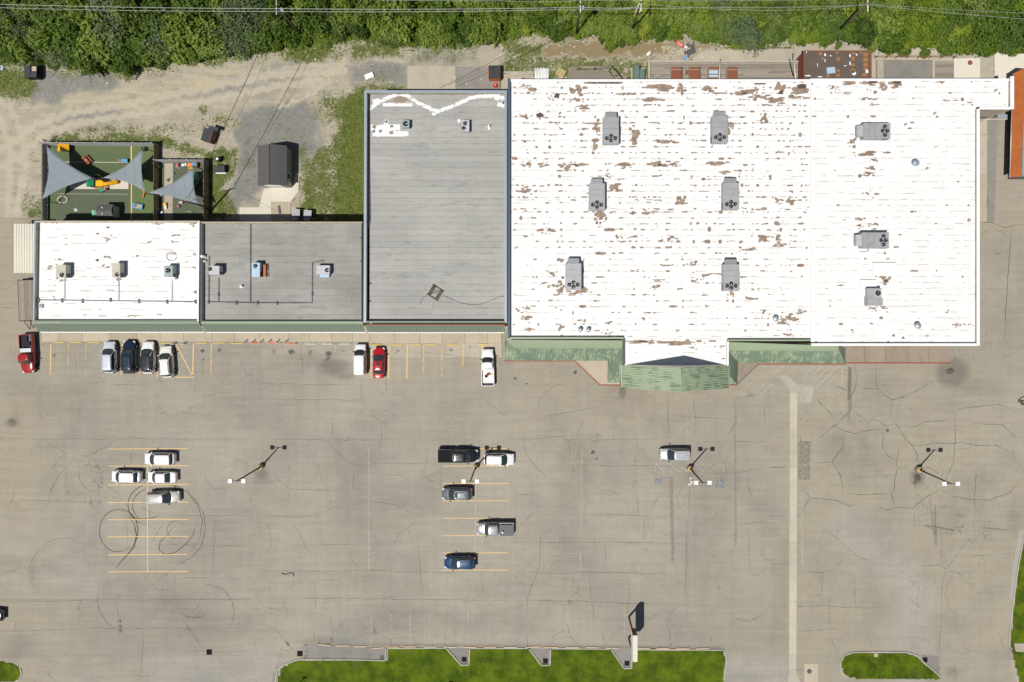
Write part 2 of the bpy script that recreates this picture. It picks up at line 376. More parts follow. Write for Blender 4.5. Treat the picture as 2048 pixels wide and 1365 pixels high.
M = dict(
    asphalt=asphalt(), ground=ground_mat(), lawn=lawn(),
    striphead=concrete('worn_strip_concrete', (.375, .345, .28), stain=.4), walkdk=concrete('brown_walk_concrete', (.285, .235, .185), stain=.4), walk=concrete('sidewalk_concrete', (.45, .385, .295), stain=.3), conc=concrete('old_concrete', (.42, .375, .30)),
    pad=concrete('pale_concrete', (.62, .58, .49), stain=.15), strip=concrete('pale_strip_concrete', (.47, .435, .345), stain=.3),
    kerb=concrete('kerb_concrete', (.44, .41, .355)), dkconc=concrete('grey_concrete', (.245, .23, .21), stain=.5),
    wroof=white_roof('white_coating'),
    g1=strip_roof('grey_roll_roofing', (.390, .387, .362), (.335, .331, .310)), g2=strip_roof('dark_roll_roofing', (.345, .340, .315), (.270, .265, .245)),
    tar=mat('black_tar', (.03, .032, .036), .7, var=.3, scale=3), lap=mat('lap_seam', (.20, .20, .185), .9),
    navy=mat('shade_toned_coping', (.07, .09, .13), .5, scale=.8), coping=mat('grey_metal_coping', (.30, .35, .40), .45, .2, scale=.8), copew=mat('white_coping', (.80, .80, .80), .5, scale=.6, var=.08),  # navy coping: the shade of the parapet face put into its colour
    block=mat('beige_block_wall', (.46, .40, .32), .9, scale=.7, dirt=(.22, .18, .14)), brick=mat('red_brown_brick', (.24, .10, .065), .9, scale=2, var=.3),
    gm=green_metal('green_metal', -.25, sx=1.2, sy=.8, base=(.175, .215, .168), pale=(.26, .31, .225)), gmf=green_metal('faded_green_metal', -.02, sx=5.5, sy=.5), gmfx=green_metal('faded_green_metal_porch', .10, sx=.35, sy=5.0),
    gtop=green_metal('pale_green_metal', .4, pale=(.29, .355, .235)),
    white=mat('white_paint', (.78, .78, .77), .6, var=.1), yellow=mat('yellow_concrete_paint', (.66, .45, .13), .8, var=.25, dirt=(.42, .38, .30)),
    cream=mat('cream_metal', (.62, .60, .50), .5, var=.1), wood=mat('weathered_wood', (.27, .235, .195), .9, var=.35, scale=3, objvar=.18), brownwood=mat('brown_fence_wood', (.27, .215, .135), .9, var=.35, scale=3, objvar=.2),
    greywood=mat('grey_fence_boards', (.36, .36, .36), .85, var=.25, scale=3, objvar=.15),
    black=mat('black_metal', (.022, .022, .025), .6, var=.2, spec=.12), dark=mat('dark_grey_metal', (.09, .09, .10), .5, var=.2), rubber=mat('rubber', (.016, .016, .018), .9, spec=.05),
    steel=mat('galvanised_steel', (.50, .52, .54), .4, .5, var=.15), rtu=mat('grey_unit_metal', (.36, .36, .375), .5, .1, var=.14, scale=1.2, dirt=(.27, .24, .20), dirtamt=.45, objvar=.07), lampbase=mat('lamp_base_paint', (.46, .33, .15), .85, var=.3, scale=3, dirt=(.34, .29, .22), dirtamt=.8), orangeroof=mat('orange_roof_metal', (.42, .125, .03), .6, var=.18, scale=1.2, objvar=.06, dirt=(.28, .09, .03)), rtu2=mat('beige_unit_metal', (.50, .47, .39), .55, var=.12),
    rtu3=mat('lilac_unit_metal', (.47, .46, .49), .5, var=.1), rtu4=mat('blue_unit_metal', (.40, .53, .65), .5, var=.1), rtu5=mat('green_grey_unit_metal', (.30, .36, .35), .5, var=.1),
    rust=mat('rust', (.235, .085, .045), .85, var=.35, scale=3, dirt=(.12, .05, .03)), orange=mat('orange_paint', (.62, .16, .035), .6, var=.15),
    shingle=mat('dark_shingle', (.105, .10, .10), .9, var=.25, scale=2), turf=mat('dull_green_turf', (.098, .116, .074), .95, var=.25, scale=1.5), turf2=mat('bright_green_turf', (.115, .155, .064), .95, var=.2, scale=2),
    turf3=mat('mid_green_turf', (.098, .132, .064), .95, var=.2, scale=2),
    sail=mat('grey_sail_cloth', (.225, .262, .285), .8, var=.16, scale=.9), red=mat('red_plastic', (.55, .03, .03), .5), ppl=mat('pink_plastic', (.65, .22, .26), .5), pbl=mat('blue_plastic', (.10, .30, .55), .5),
    pgr=mat('green_plastic', (.02, .28, .13), .5), pye=mat('yellow_plastic', (.80, .40, .01), .5), por=mat('orange_plastic', (.80, .22, .03), .5), pmint=mat('mint_plastic', (.25, .55, .38), .5),
    glass=mat('tinted_glass', (.030, .044, .048), .1, var=.3, spec=.8), chrome=mat('chrome', (.6, .6, .6), .2, .9), lampglass=mat('headlamp', (.6, .62, .65), .15, spec=.8), tail=mat('tail_lamp', (.45, .015, .015), .2, spec=.7),
    liney=decal('yellow_line_paint', (.74, .52, .22), .95, 3.5, .30, .55), linew=decal('white_line_paint', (.62, .59, .52), .75, 2.2, .2, .6), lineo=decal('orange_line_paint', (.55, .24, .12), .7, 3, .3, .7),
    skid=decal('tyre_mark', (.045, .043, .04), .6, 1.6, .12, .9), oil=decal('oil_stain', (.08, .072, .064), .6, 3.2, .42, .98), bluep=decal('faded_blue_paint', (.19, .24, .30), .75, 3.0, .42, .8),
    crack=mat('crack_dark', (.085, .08, .06), .95, var=.3), weed=mat('crack_weed', (.05, .085, .02), .9, var=.4, scale=4), patch=decal('pale_patch', (.50, .47, .42), .6, 1.2, .35, .8), greypatch=decal('grey_patch', (.165, .16, .145), .5, 2.2, .3, 1.0), tonepatch=decal('tone_patch', (.20, .18, .152), .15, .5, .2, 1.0), tonelite=decal('pale_tone_patch', (.37, .345, .30), .22, .5, .2, 1.0),
    bark=mat('bark', (.10, .075, .055), .95, var=.3, scale=4), wire=mat('grey_wire', (.45, .43, .42), .5, .3), wireb=mat('black_wire', (.02, .02, .02), .6),
    clay=mat('brown_roof_felt', (.115, .09, .075), .9, var=.3, scale=1.2), trash=mat('pale_litter', (.72, .70, .66), .8, objvar=.2),
    whitepatch=decal('white_coating_patch', (.76, .76, .75), 1.0, 2.2, .42, .56), brownpatch=decal('brown_bare_patch', (.30, .225, .165), 1.0, 2.0, .42, .5), darkpatch=decal('dark_bare_patch', (.10, .075, .06), .9, 2.5, .42, .6),
    orust=decal('orange_rust_patch', (.40, .19, .07), .8, 3.5, .45, .75), tarsmear=decal('tar_smear', (.03, .032, .036), .95, 3, .42, .52),
)
FOL = [foliage('foliage_deep', (.026, .052, .010), (.100, .162, .028), (.220, .285, .070)),
       foliage('foliage_mid', (.034, .066, .008), (.118, .192, .024), (.255, .325, .062)),
       foliage('foliage_grey', (.050, .078, .036), (.138, .190, .085), (.265, .315, .170)),
       foliage('foliage_yellow', (.050, .082, .007), (.165, .240, .020), (.315, .370, .050))]
# ------------------------------------------------------------------ numpy fields on photo pixels
def sstep(x, a, b):
    t = np.clip((x - a) / (b - a), 0, 1); return t * t * (3 - 2 * t)
def polymask(X, Y, poly, soft=10.0):
    inside = np.zeros(X.shape, bool); dmin = np.full(X.shape, 1e9)
    n = len(poly)
    for i in range(n):
        x0, y0 = poly[i]; x1, y1 = poly[(i + 1) % n]
        c = ((y0 > Y) != (y1 > Y))
        with np.errstate(divide='ignore', invalid='ignore'):
            xi = (x1 - x0) * (Y - y0) / ((y1 - y0) if y1 != y0 else 1e-9) + x0
        inside ^= c & (X < xi)
        dx, dy = x1 - x0, y1 - y0
        tt = np.clip(((X - x0) * dx + (Y - y0) * dy) / (dx * dx + dy * dy + 1e-9), 0, 1)
        dmin = np.minimum(dmin, np.hypot(X - x0 - tt * dx, Y - y0 - tt * dy))
    sd = np.where(inside, dmin, -dmin)
    return sstep(sd, -soft, soft)
def band(X, Y, pts, wd, soft=.6):
    dmin = np.full(X.shape, 1e9)
    for (x0, y0), (x1, y1) in zip(pts[:-1], pts[1:]):
        dx, dy = x1 - x0, y1 - y0
        tt = np.clip(((X - x0) * dx + (Y - y0) * dy) / (dx * dx + dy * dy + 1e-9), 0, 1)
        dmin = np.minimum(dmin, np.hypot(X - x0 - tt * dx, Y - y0 - tt * dy))
    return 1 - sstep(dmin, wd * (1 - soft), wd * (1 + soft))
def blob(X, Y, cx, cy, rx, ry=None, soft=.6):
    d = np.hypot((X - cx) / rx, (Y - cy) / (ry or rx)); return 1 - sstep(d, 1 - soft, 1 + soft)
def grid_mesh(name, x0, x1, y0, y1, step, z, m, fields, keep=None, relief=None):
    """sheet on the ground from photo-pixel bounds; fields(X, Y) -> {attribute: (n, 3) array}"""
    nx = int((x1 - x0) / step) + 1; ny = int((y1 - y0) / step) + 1
    xs = np.linspace(x0, x1, nx); ys = np.linspace(y0, y1, ny)
    X, Y = np.meshgrid(xs, ys); X = X.ravel(); Y = Y.ravel()
    co = np.stack([(X - NX) * S, -(Y - NY) * S, np.full(X.shape, z)], 1)
    if relief is not None: co[:, 2] += relief(X, Y)
    idx = np.arange(nx * ny).reshape(ny, nx)
    q = np.stack([idx[1:, :-1], idx[1:, 1:], idx[:-1, 1:], idx[:-1, :-1]], -1).reshape(-1, 4)
    if keep is not None:
        cx = X[q].mean(1); cy = Y[q].mean(1); q = q[keep(cx, cy)]
    me = bpy.data.meshes.new(name)
    me.vertices.add(len(co)); me.vertices.foreach_set('co', co.astype(np.float32).ravel())
    me.loops.add(q.size); me.loops.foreach_set('vertex_index', q.astype(np.int32).ravel())
    me.polygons.add(len(q)); me.polygons.foreach_set('loop_start', np.arange(0, q.size, 4, dtype=np.int32))
    me.polygons.foreach_set('loop_total', np.full(len(q), 4, dtype=np.int32))
    me.update(calc_edges=True); me.validate()
    for k, arr in fields(X, Y).items():
        at = me.attributes.new(k, 'FLOAT_VECTOR', 'POINT'); at.data.foreach_set('vector', arr.astype(np.float32).ravel())
    me.materials.append(m)
    o = bpy.data.objects.new(name, me); C.objects.link(o); ORG[o.name] = Vector((0, 0, 0))
    return o
def set_cov(o, vals):
    at = o.data.attributes.new('cov', 'FLOAT', 'POINT'); at.data.foreach_set('value', np.array(vals, dtype=np.float32))
# ================================================================== GROUND
def px_noise(X, Y, s, seed=0):
    r = np.random.RandomState(seed); v = np.zeros(X.shape)
    for k in range(5):
        a = r.rand() * 6.28; f = (1.0 / s) * (1 + k * .7); v += np.sin((X * np.cos(a) + Y * np.sin(a)) * f * 6.28 + r.rand() * 6.28) / (1 + k * .5)
    return v / 3
TREELINE = [(-100, 112), (60, 118), (130, 128), (210, 132), (300, 122), (400, 112), (480, 100), (560, 92), (640, 78), (720, 66), (800, 82), (900, 84), (960, 76), (1000, 68), (1090, 62), (1190, 74), (1260, 80), (1320, 68), (1390, 66), (1430, 82), (1480, 88), (1560, 78), (1640, 86), (1720, 82), (1800, 102), (1870, 98), (1940, 100), (2040, 102), (2150, 104)]
def treeline(X): return np.interp(X, [p[0] for p in TREELINE], [p[1] for p in TREELINE])
def gfields(X, Y):
    nz = px_noise(X, Y, 90, 3) * 12; nz2 = px_noise(X, Y, 30, 4) * 5
    Xn, Yn = X + nz + nz2, Y + nz * .8 - nz2
    T = treeline(X)
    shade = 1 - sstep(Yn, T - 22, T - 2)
    grass = np.maximum(1 - sstep(Yn, T - 2, T + 24), .52 * (1 - sstep(Yn, T + 10, T + 46)))
    def pm(poly, soft=14): return polymask(Xn, Yn, poly, soft)
    for poly, a in (([(-60, 118), (70, 140), (85, 178), (60, 200), (-60, 172)], .8), ([(190, 118), (500, 104), (500, 122), (390, 134), (300, 132), (262, 168), (225, 150)], .75),
                    ([(575, 92), (665, 82), (685, 112), (600, 128), (560, 120)], .85), ([(690, 78), (800, 84), (800, 112), (700, 122)], .75),
                    ([(645, 195), (740, 165), (740, 450), (588, 450), (598, 400), (604, 330), (668, 262)], .72), ([(680, 190), (740, 170), (740, 450), (668, 450)], 1.05), ([(705, 172), (800, 168), (800, 182), (705, 190)], .8),
                    ([(420, 300), (468, 290), (474, 330), (450, 372), (468, 410), (482, 440), (400, 440), (400, 330)], .8), ([(95, 266), (330, 268), (415, 300), (415, 320), (325, 300), (100, 290)], .75),
                    ([(1000, 60), (1430, 78), (1400, 120), (1060, 120), (1000, 110)], .74), ([(1000, 108), (1110, 106), (1300, 118), (1310, 162), (1000, 162)], .66), ([(800, 76), (960, 76), (960, 128), (815, 130)], .42), ([(560, 100), (700, 90), (700, 130), (600, 130)], .5), ([(60, 390), (100, 390), (100, 445), (45, 445)], .65),
                    ([(975, 140), (1030, 130), (1030, 170), (985, 182)], .7), ([(1430, 96), (1540, 92), (1540, 99), (1430, 102)], .8)):
        grass = np.maximum(grass, a * pm(poly))
    for (cx, cy, rx, ry, a) in ((15, 185, 26, 18, .7), (70, 175, 22, 20, .55), (400, 215, 12, 9, .6), (330, 258, 60, 12, .45), (445, 240, 40, 14, .5), (610, 330, 18, 60, .55), (500, 290, 10, 20, .5), (790, 172, 40, 8, .6), (880, 95, 90, 14, .45), (1110, 150, 30, 12, .7), (1250, 135, 40, 14, .6), (15, 260, 12, 60, .12), (40, 400, 25, 40, .4), (340, 128, 60, 12, .5), (300, 262, 120, 8, .4), (230, 150, 90, 18, .38), (430, 190, 60, 20, .25), (560, 260, 40, 60, .3), (250, 262, 160, 14, .5), (430, 250, 60, 30, .45), (500, 320, 20, 60, .4), (660, 220, 40, 40, .5), (760, 150, 60, 20, .35), (40, 200, 30, 16, .4), (70, 300, 14, 90, .3)):
        grass = np.maximum(grass, a * blob(Xn, Yn, cx, cy, rx, ry, .8))
    gravel = np.zeros(X.shape)
    for poly, a in (([(80, 140), (225, 140), (245, 168), (190, 184), (60, 214), (55, 190)], .8), ([(105, 218), (255, 208), (268, 235), (205, 258), (98, 256)], .62), ([(468, 222), (512, 212), (610, 196), (640, 225), (640, 300), (610, 350), (560, 300), (515, 400), (440, 445), (470, 340)], .85),
                    ([(300, 190), (420, 158), (560, 122), (690, 122), (640, 160), (560, 175), (420, 200), (320, 210)], .5), ([(690, 126), (815, 122), (815, 168), (700, 168)], .8), ([(820, 80), (960, 78), (960, 132), (815, 132)], .55), ([(480, 170), (620, 150), (600, 190), (500, 210)], .4), ([(1000, 115), (1100, 118), (1100, 140), (1000, 138)], .5), ([(1985, 95), (2120, 95), (2120, 170), (1990, 160)], .5)):
        gravel = np.maximum(gravel, a * pm(poly, 16))
    yel = np.maximum.reduce([band(Xn, Yn, [(140, 205), (230, 190), (330, 180), (480, 145)], 13, .9), .8 * band(Xn, Yn, [(250, 215), (330, 205)], 12, .9), .6 * band(Xn, Yn, [(560, 205), (640, 175), (690, 110)], 5, .9), .4 * blob(X, Y, 30, 250, 40, 60, .9)])
    mud = np.maximum.reduce([band(Xn, Yn, [(1100, 100), (1200, 98), (1320, 96)], 15, .6), .7 * band(Xn, Yn, [(1320, 92), (1420, 90)], 9, .7), .55 * blob(X, Y, 1400, 110, 60, 14, .8)])
    mud = np.maximum(mud, .45 * band(X, Y, [(1040, 70), (1400, 84)], 16, .8))
    grass = grass * (1 - .85 * np.clip(mud * 1.4, 0, 1)) 
    grass = np.where(Y < T - 4, np.maximum(grass, .9), grass)
    far = sstep(Y, 520, 560)      # south of the buildings the ground only shows as kerbside turf
    grass = grass * (1 - far) + far * .9; gravel *= 1 - far; yel *= 1 - far; mud *= 1 - far
    trk = np.zeros(X.shape)
    for pts, wd, a in (([(-60, 320), (20, 290), (70, 250), (140, 226), (260, 207), (400, 178), (540, 150), (690, 142)], 8, .9), ([(-60, 360), (30, 320), (90, 268), (150, 246), (280, 228), (420, 200), (560, 172), (640, 160)], 8, .8), ([(-20, 190), (20, 215), (45, 270), (50, 340), (30, 430)], 9, .7), ([(-40, 200), (0, 235), (20, 300), (15, 430)], 9, .7), ([(300, 195), (450, 160), (600, 132), (700, 128)], 6, .6), ([(560, 215), (620, 190), (660, 160), (690, 120)], 4, .9)): trk = np.maximum(trk, a * band(X + nz2, Y + nz2, pts, wd, .9))
    trk *= 1 - far
    grass = grass * (1 - .7 * trk)
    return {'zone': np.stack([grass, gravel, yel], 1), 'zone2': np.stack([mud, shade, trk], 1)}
FIELD = gfields
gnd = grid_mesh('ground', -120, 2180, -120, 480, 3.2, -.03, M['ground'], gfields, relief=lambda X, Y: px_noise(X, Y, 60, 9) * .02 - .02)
tag(gnd, kind='structure')
mb = MB()
a, b = P(-4200, -3600), P(6300, 5000)
# the wider plain round the block, with a hole where the detailed sheet lies
ix0, iy0 = P(-120, 480)[:2]; ix1, iy1 = P(2180, -120)[:2]
for (x0, x1, y0, y1) in ((a.x, ix0, b.y, a.y), (ix1, b.x, b.y, a.y), (ix0, ix1, iy1, a.y), (ix0, ix1, b.y, iy0)): mb.add([(x0, y0, -.05), (x1, y0, -.05), (x1, y1, -.05), (x0, y1, -.05)], [(0, 1, 2, 3)])
mb.build('plain', M['lawn'], kind='structure')
# ---- the car park
LOT = [(-140, 436), (100, 436), (112, 560), (112, 640), (1960, 640), (1905, 560), (1905, 160), (1990, 96), (2190, 96), (2190, 1460), (-140, 1460)]
def lotfields(X, Y):
    nz = px_noise(X, Y, 160, 5) * 20
    tan = np.maximum.reduce([1 - sstep(X + nz, 20, 200), .75 * polymask(X + nz, Y, [(1500, 760), (2160, 780), (2160, 1400), (1500, 1400)], 120), .8 * polymask(X, Y, [(1900, 140), (2160, 140), (2160, 480), (1900, 480)], 25), .6 * polymask(X, Y + nz, [(1000, 640), (2000, 700), (2000, 900), (1000, 900)], 60), .5 * polymask(X, Y + nz, [(740, 690), (1010, 690), (1010, 780), (740, 780)], 30)])
    ble = np.maximum.reduce([.8 * band(X, Y + nz, [(1700, 1060), (1800, 1140), (1830, 1210), (1820, 1365)], 34, .9), .6 * polymask(X, Y, [(285, 1310), (560, 1305), (520, 1460), (285, 1460)], 8), .7 * polymask(X, Y, [(1452, 1320), (1580, 1315), (1580, 1460), (1440, 1460)], 14), .35 * polymask(X, Y, [(-50, 1060), (200, 1060), (200, 1180), (-50, 1180)], 50)])
    drk = np.zeros(X.shape)
    for (cx, cy, rx, ry, a) in ((668, 735, 34, 16, .8), (690, 752, 22, 10, .6), (1905, 745, 30, 26, .95), (1960, 775, 80, 22, .5), (25, 845, 18, 10, .7), (523, 950, 16, 22, .65), (525, 965, 26, 7, .55), (1380, 945, 18, 22, .5), (1835, 955, 14, 18, .8), (1240, 770, 26, 8, .55), (1245, 785, 8, 12, .8), (1180, 745, 40, 30, .3), (40, 1290, 30, 22, .55), (25, 1310, 34, 10, .5), (100, 1318, 30, 12, .4), (645, 1285, 60, 12, .55), (745, 1268, 20, 5, .5), (900, 1255, 120, 20, .25), (1090, 1265, 120, 22, .28), (1240, 1255, 60, 20, .3), (990, 1235, 30, 10, .3), (2000, 1310, 40, 20, .45), (1905, 1345, 18, 12, .6), (240, 1300, 50, 10, .25), (250, 1165, 40, 20, .3), (330, 915, 20, 8, .3), (480, 922, 12, 8, .4), (820, 835, 16, 4, .4), (1500, 790, 12, 6, .6), (1560, 760, 60, 16, .35), (1700, 760, 10, 30, .45), (1960, 300, 10, 60, .3), (2030, 1040, 20, 40, .5), (1190, 880, 16, 18, .4), (1330, 760, 120, 14, .3)):
        drk = np.maximum(drk, a * blob(X, Y, cx, cy, rx * 1.2, ry * 1.2, .8))
    for pts, wd, a in (([(1338, 780), (1337, 1000)], 2.5, .5), ([(1342, 955), (1346, 1120)], 6, .55), ([(1378, 960), (1374, 1250)], 3, .45), ([(1470, 800), (1472, 1090)], 3, .6), ([(608, 900), (606, 970)], 3, .4), ([(1002, 820), (1004, 1000)], 3, .3), ([(0, 1200), (260, 1200), (500, 1199)], 3, .55), ([(0, 1262), (520, 1258)], 2.5, .4), ([(20, 1312), (560, 1310)], 6, .4), ([(280, 1240), (290, 1365)], 3, .4), ([(640, 1288), (1440, 1296)], 5, .6), ([(1700, 735), (1698, 840)], 5, .6), ([(1860, 1000), (1872, 1090)], 4, .6), ([(940, 1215), (938, 1270)], 2.5, .5)):
        drk = np.maximum(drk, a * band(X, Y, pts, wd, .9))
    return {'zone': np.stack([tan, ble, drk], 1)}
def lotkeep(cx, cy): return polymask(cx, cy, LOT, .01) > .5
lot = grid_mesh('parking_lot', -140, 2190, 90, 1460, 3.6, 0.0, M['asphalt'], lotfields, lotkeep)
tag(lot, kind='structure')
# ---- ribbons and decals on the lot
class DEC:
    def __init__(s): s.v = []; s.f = []; s.c = []
    def ribbon(s, pts, wd, z=.004, cov=.75, soft=False, jit=0.0, taper=False, step=None):
        P_ = [P(*p)[:2] for p in pts]
        if step:
            o = []
            for (a, b) in zip(P_[:-1], P_[1:]):
                d = math.hypot(b[0] - a[0], b[1] - a[1]); n = max(1, int(d / step))
                for k in range(n): o.append((a[0] + (b[0] - a[0]) * k / n, a[1] + (b[1] - a[1]) * k / n))
            P_ = o + [P_[-1]]
        n = len(P_); base = len(s.v); off = 0.0
        for i, p in enumerate(P_):
            a = P_[max(0, i - 1)]; b = P_[min(n - 1, i + 1)]
            dx, dy = b[0] - a[0], b[1] - a[1]; d = math.hypot(dx, dy) or 1
            nx_, ny_ = -dy / d, dx / d
            if jit: off = off * .6 + R.gauss(0, jit)
            h = wd / 2 * (R.uniform(.45, 1.5) if jit else 1)
            if taper: h *= min(1, .25 + 3 * min(i, n - 1 - i) / n)
            c = cov(i / max(1, n - 1)) if callable(cov) else cov
            if soft:
                for k, cc in ((-1, 0), (-.35, c), (.35, c), (1, 0)): s.v.append((p[0] + nx_ * (off + h * k), p[1] + ny_ * (off + h * k), z)); s.c.append(cc)
            else:
                for k in (-1, 1): s.v.append((p[0] + nx_ * (off + h * k), p[1] + ny_ * (off + h * k), z)); s.c.append(c)
        m = 4 if soft else 2
        for i in range(n - 1):
            for k in range(m - 1): s.f.append((base + i * m + k, base + (i + 1) * m + k, base + (i + 1) * m + k + 1, base + i * m + k + 1)[::-1])
        return s
    def disc(s, px, py, rx, ry=None, z=.004, cov=.9, rot=0, n=20, h=0.0, edge=None):
        c = P(px, py, h); ry = ry or rx; base = len(s.v)
        k = (H - h) / F
        s.v.append((c.x, c.y, z)); s.c.append(cov)
        for ring, cc in ((.45, cov * .9), (1.0, 0.0 if edge is None else edge)):
            for i in range(n):
                a = 2 * PI * i / n; x, y = rx * k * ring * math.cos(a), ry * k * ring * math.sin(a)
                s.v.append((c.x + x * math.cos(rot) - y * math.sin(rot), c.y + x * math.sin(rot) + y * math.cos(rot), z)); s.c.append(cc)
        for i in range(n):
            j = (i + 1) % n
            s.f.append((base, base + 1 + i, base + 1 + j)); s.f.append((base + 1 + i, base + 1 + n + i, base + 1 + n + j, base + 1 + j))
        return s
    def build(s, name, m, parent, **kw):
        b = MB(); b.v = s.v; b.f = s.f; b.sm = [False] * len(s.f)
        o = b.build(name, m, parent, **kw); set_cov(o, s.c); return o
ZL = .005
def line(pts, wd=.11, m='liney', cov=.62):
    d = DEC(); d.ribbon(pts, wd, ZL, cov if not isinstance(cov, tuple) else (lambda t, c=cov: c[0] + (c[1] - c[0]) * t), step=.6); return d.build('painted_line', M[m], lot)
for y, x0, x1 in ((898, 217, 375.6), (932, 216.6, 376), (970, 216, 376.5), (1005, 215, 377), (1039.5, 214.5, 377.5), (1073.6, 215, 376.5), (1109.5, 216, 374.5), (1143.7, 215.5, 375.5)): line([(x0, y + .6), (295, y), (x1, y - .3)])
for y0, y1 in zip((900, 932, 970, 1005, 1039.5, 1073.6, 1109.5), (932, 970, 1005, 1039.5, 1073.6, 1109.5, 1143.7)): line([(295, y0 + .9), (295.4, y1 - .9)], .12, cov=.58)
for y, x0, x1 in ((898, 958, 1017), (932.7, 885, 1017), (967.5, 885, 1017), (1002.3, 885, 1017), (1037.2, 885, 1017), (1071.8, 885, 1016), (1106.2, 885, 1016), (1140.6, 885, 1016)): line([(x0, y), (x1, y - .2)], .10, cov=.6)
line([(952, 925), (951, 1002), (950, 1138)], .10, cov=.47)
for x, y0, y1, c in ((101, 688, 751, .55), (136.5, 686, 754, .4), (171.5, 687, 752, .4), (208, 735, 754, .45), (243.5, 688, 754, .55), (279, 688, 754, .5), (315.5, 690, 755, .5), (386, 688, 753, .55), (422, 689, 752, .46), (742, 694, 757, .58), (777.5, 691, 758, .6), (814, 690, 758, .62), (847, 691, 757, .45), (883.5, 693, 757, .43), (926, 690, 738, .45), (964, 691, 706, .55)): line([(x + .8, y0), (x - .6, y1)], .15 if c > .44 else .12, cov=(c + .06, c - .04))
line([(351, 688), (385.6, 752.6)], .14, cov=.55); line([(352, 755), (388, 755)], .14, cov=.58)
for x, y0, y1 in ((494, 690, 704), (530, 690, 700), (565, 690, 704), (602, 690, 712)): line([(x, y0), (x, y1)], .16, 'lineo', (.5, .3))
for x, y0, y1, c in ((636.5, 690, 702, .5), (671.5, 690, 704, .5), (707, 690, 700, .45), (738, 898, 1141, .46), (1164, 898, 1073, .40), (1161, 1105, 1142, .45), (743, 1228, 1290, .42), (782, 1228, 1282, .43), (820.5, 1230, 1290, .43), (859.5, 1228, 1290, .40), (897, 1235, 1290, .34), (936.5, 1222, 1290, .40), (973, 1268, 1290, .33), (1012, 1262, 1290, .36), (1249, 1230, 1270, .35), (1346, 1258, 1292, .35), (1604, 985, 1130, .40), (1375, 990, 1040, .35), (1685.5, 733, 770, .5), (1448, 928, 945, .4), (1311, 928, 945, .42), (1376, 920, 930, .45), (930, 950, 967, .3)): line([(x, y0), (x - .4, y1)], .09, 'linew', c)
for x0, y0, x1, y1, c in ((738, 898, 810, 899, .33), (738, 969, 800, 968, .26), (738, 1106, 790, 1106, .28), (1097, 1107, 1176, 1108, .36), (1161, 1142, 1216, 1142, .32), (1312, 926.5, 1346, 926.5, .42), (1390, 928, 1448, 928.5, .34), (1320, 981, 1446, 982, .3), (1245, 1230, 1262, 1230, .5), (1380, 956, 1392, 956, .45), (1536, 1042, 1556, 1042.5, .42), (1536, 1076, 1670, 1076, .28), (1540, 1110, 1672, 1111, .28), (1990, 1043, 2035, 1047, .36), (1995, 1078, 2040, 1081, .36), (1986, 1111, 2015, 1113, .34), (1536, 768, 1640, 776, .3), (1475, 789, 1493, 789, .42), (1536, 775, 1575, 775, .35), (1522, 734, 1686, 734.5, .4), (1310, 1023, 1350, 1023, .28), (1377, 978, 1440, 978, .3), (1095, 1003, 1150, 1003, .25), (1000, 1037, 1020, 1037, .3)): line([(x0, y0), (x1, y1)], .09, 'linew', c)
for x0, y0, x1, y1, c in ((1549, 732.5, 1477, 786.5, .36), (1550, 747, 1507, 789, .40), (1544, 769, 1520.5, 791, .56), (1514, 770, 1560, 735, .3), (1614, 734, 1560, 775, .32), (1643, 734, 1600, 775, .55), (1659, 734, 1615, 775, .42), (1675, 734, 1631.5, 776.5, .52), (1684, 741, 1648, 775, .42), (1582, 733, 1520, 780, .26), (1628, 735, 1582, 775, .34), (1565, 732, 1552, 745, .5), (1312, 928, 1330, 946, .48), (1338, 927, 1361, 945, .45), (1352, 928, 1378, 946, .40), (1363, 934, 1378, 945, .5), (1325, 935, 1346, 946, .42), (1391, 929, 1408, 946, .36), (1405, 929, 1416, 938, .4), (1420, 929, 1427, 935, .42)): line([(x0, y0), (x1, y1)], .09, 'linew', c)
# blue accessible-bay squares with what is left of the white symbol
for (x, y, r, c) in ((1317.5, 963, 9, .62), (1440, 967, 9.5, .66), (1442, 908, 8, .42)):
    d = DEC(); q = P(x, y); base = len(d.v); n = 4; hw = r * S
    for i in range(n + 1):
        for j in range(n + 1): d.v.append((q.x + hw * (2 * i / n - 1), q.y + hw * (2 * j / n - 1), ZL)); d.c.append(c if 0 < i < n and 0 < j < n else c * .7)
    for i in range(n):
        for j in range(n): k = i * (n + 1) + j; d.f.append((k, k + n + 1, k + n + 2, k + 1))
    d.build('bay_marking', M['bluep'], lot)
    if c > .6:
        d = DEC()
        d.ribbon([(x - 1, y - 6), (x - .8, y - 1), (x + 3, y - .5), (x + 4.5, y + 4)], .10, ZL + .004, .42, step=.2)
        d.ribbon([(x + 3.2 * math.cos(t) - .5, y + 2 + 3.6 * math.sin(t)) for t in np.linspace(.9, 4.4, 9)], .10, ZL + .004, .42)
        d.disc(x - 1, y - 7, 1.2, 1.2, ZL + .004, .5, edge=.4); d.build('wheelchair_symbol', M['linew'], lot)
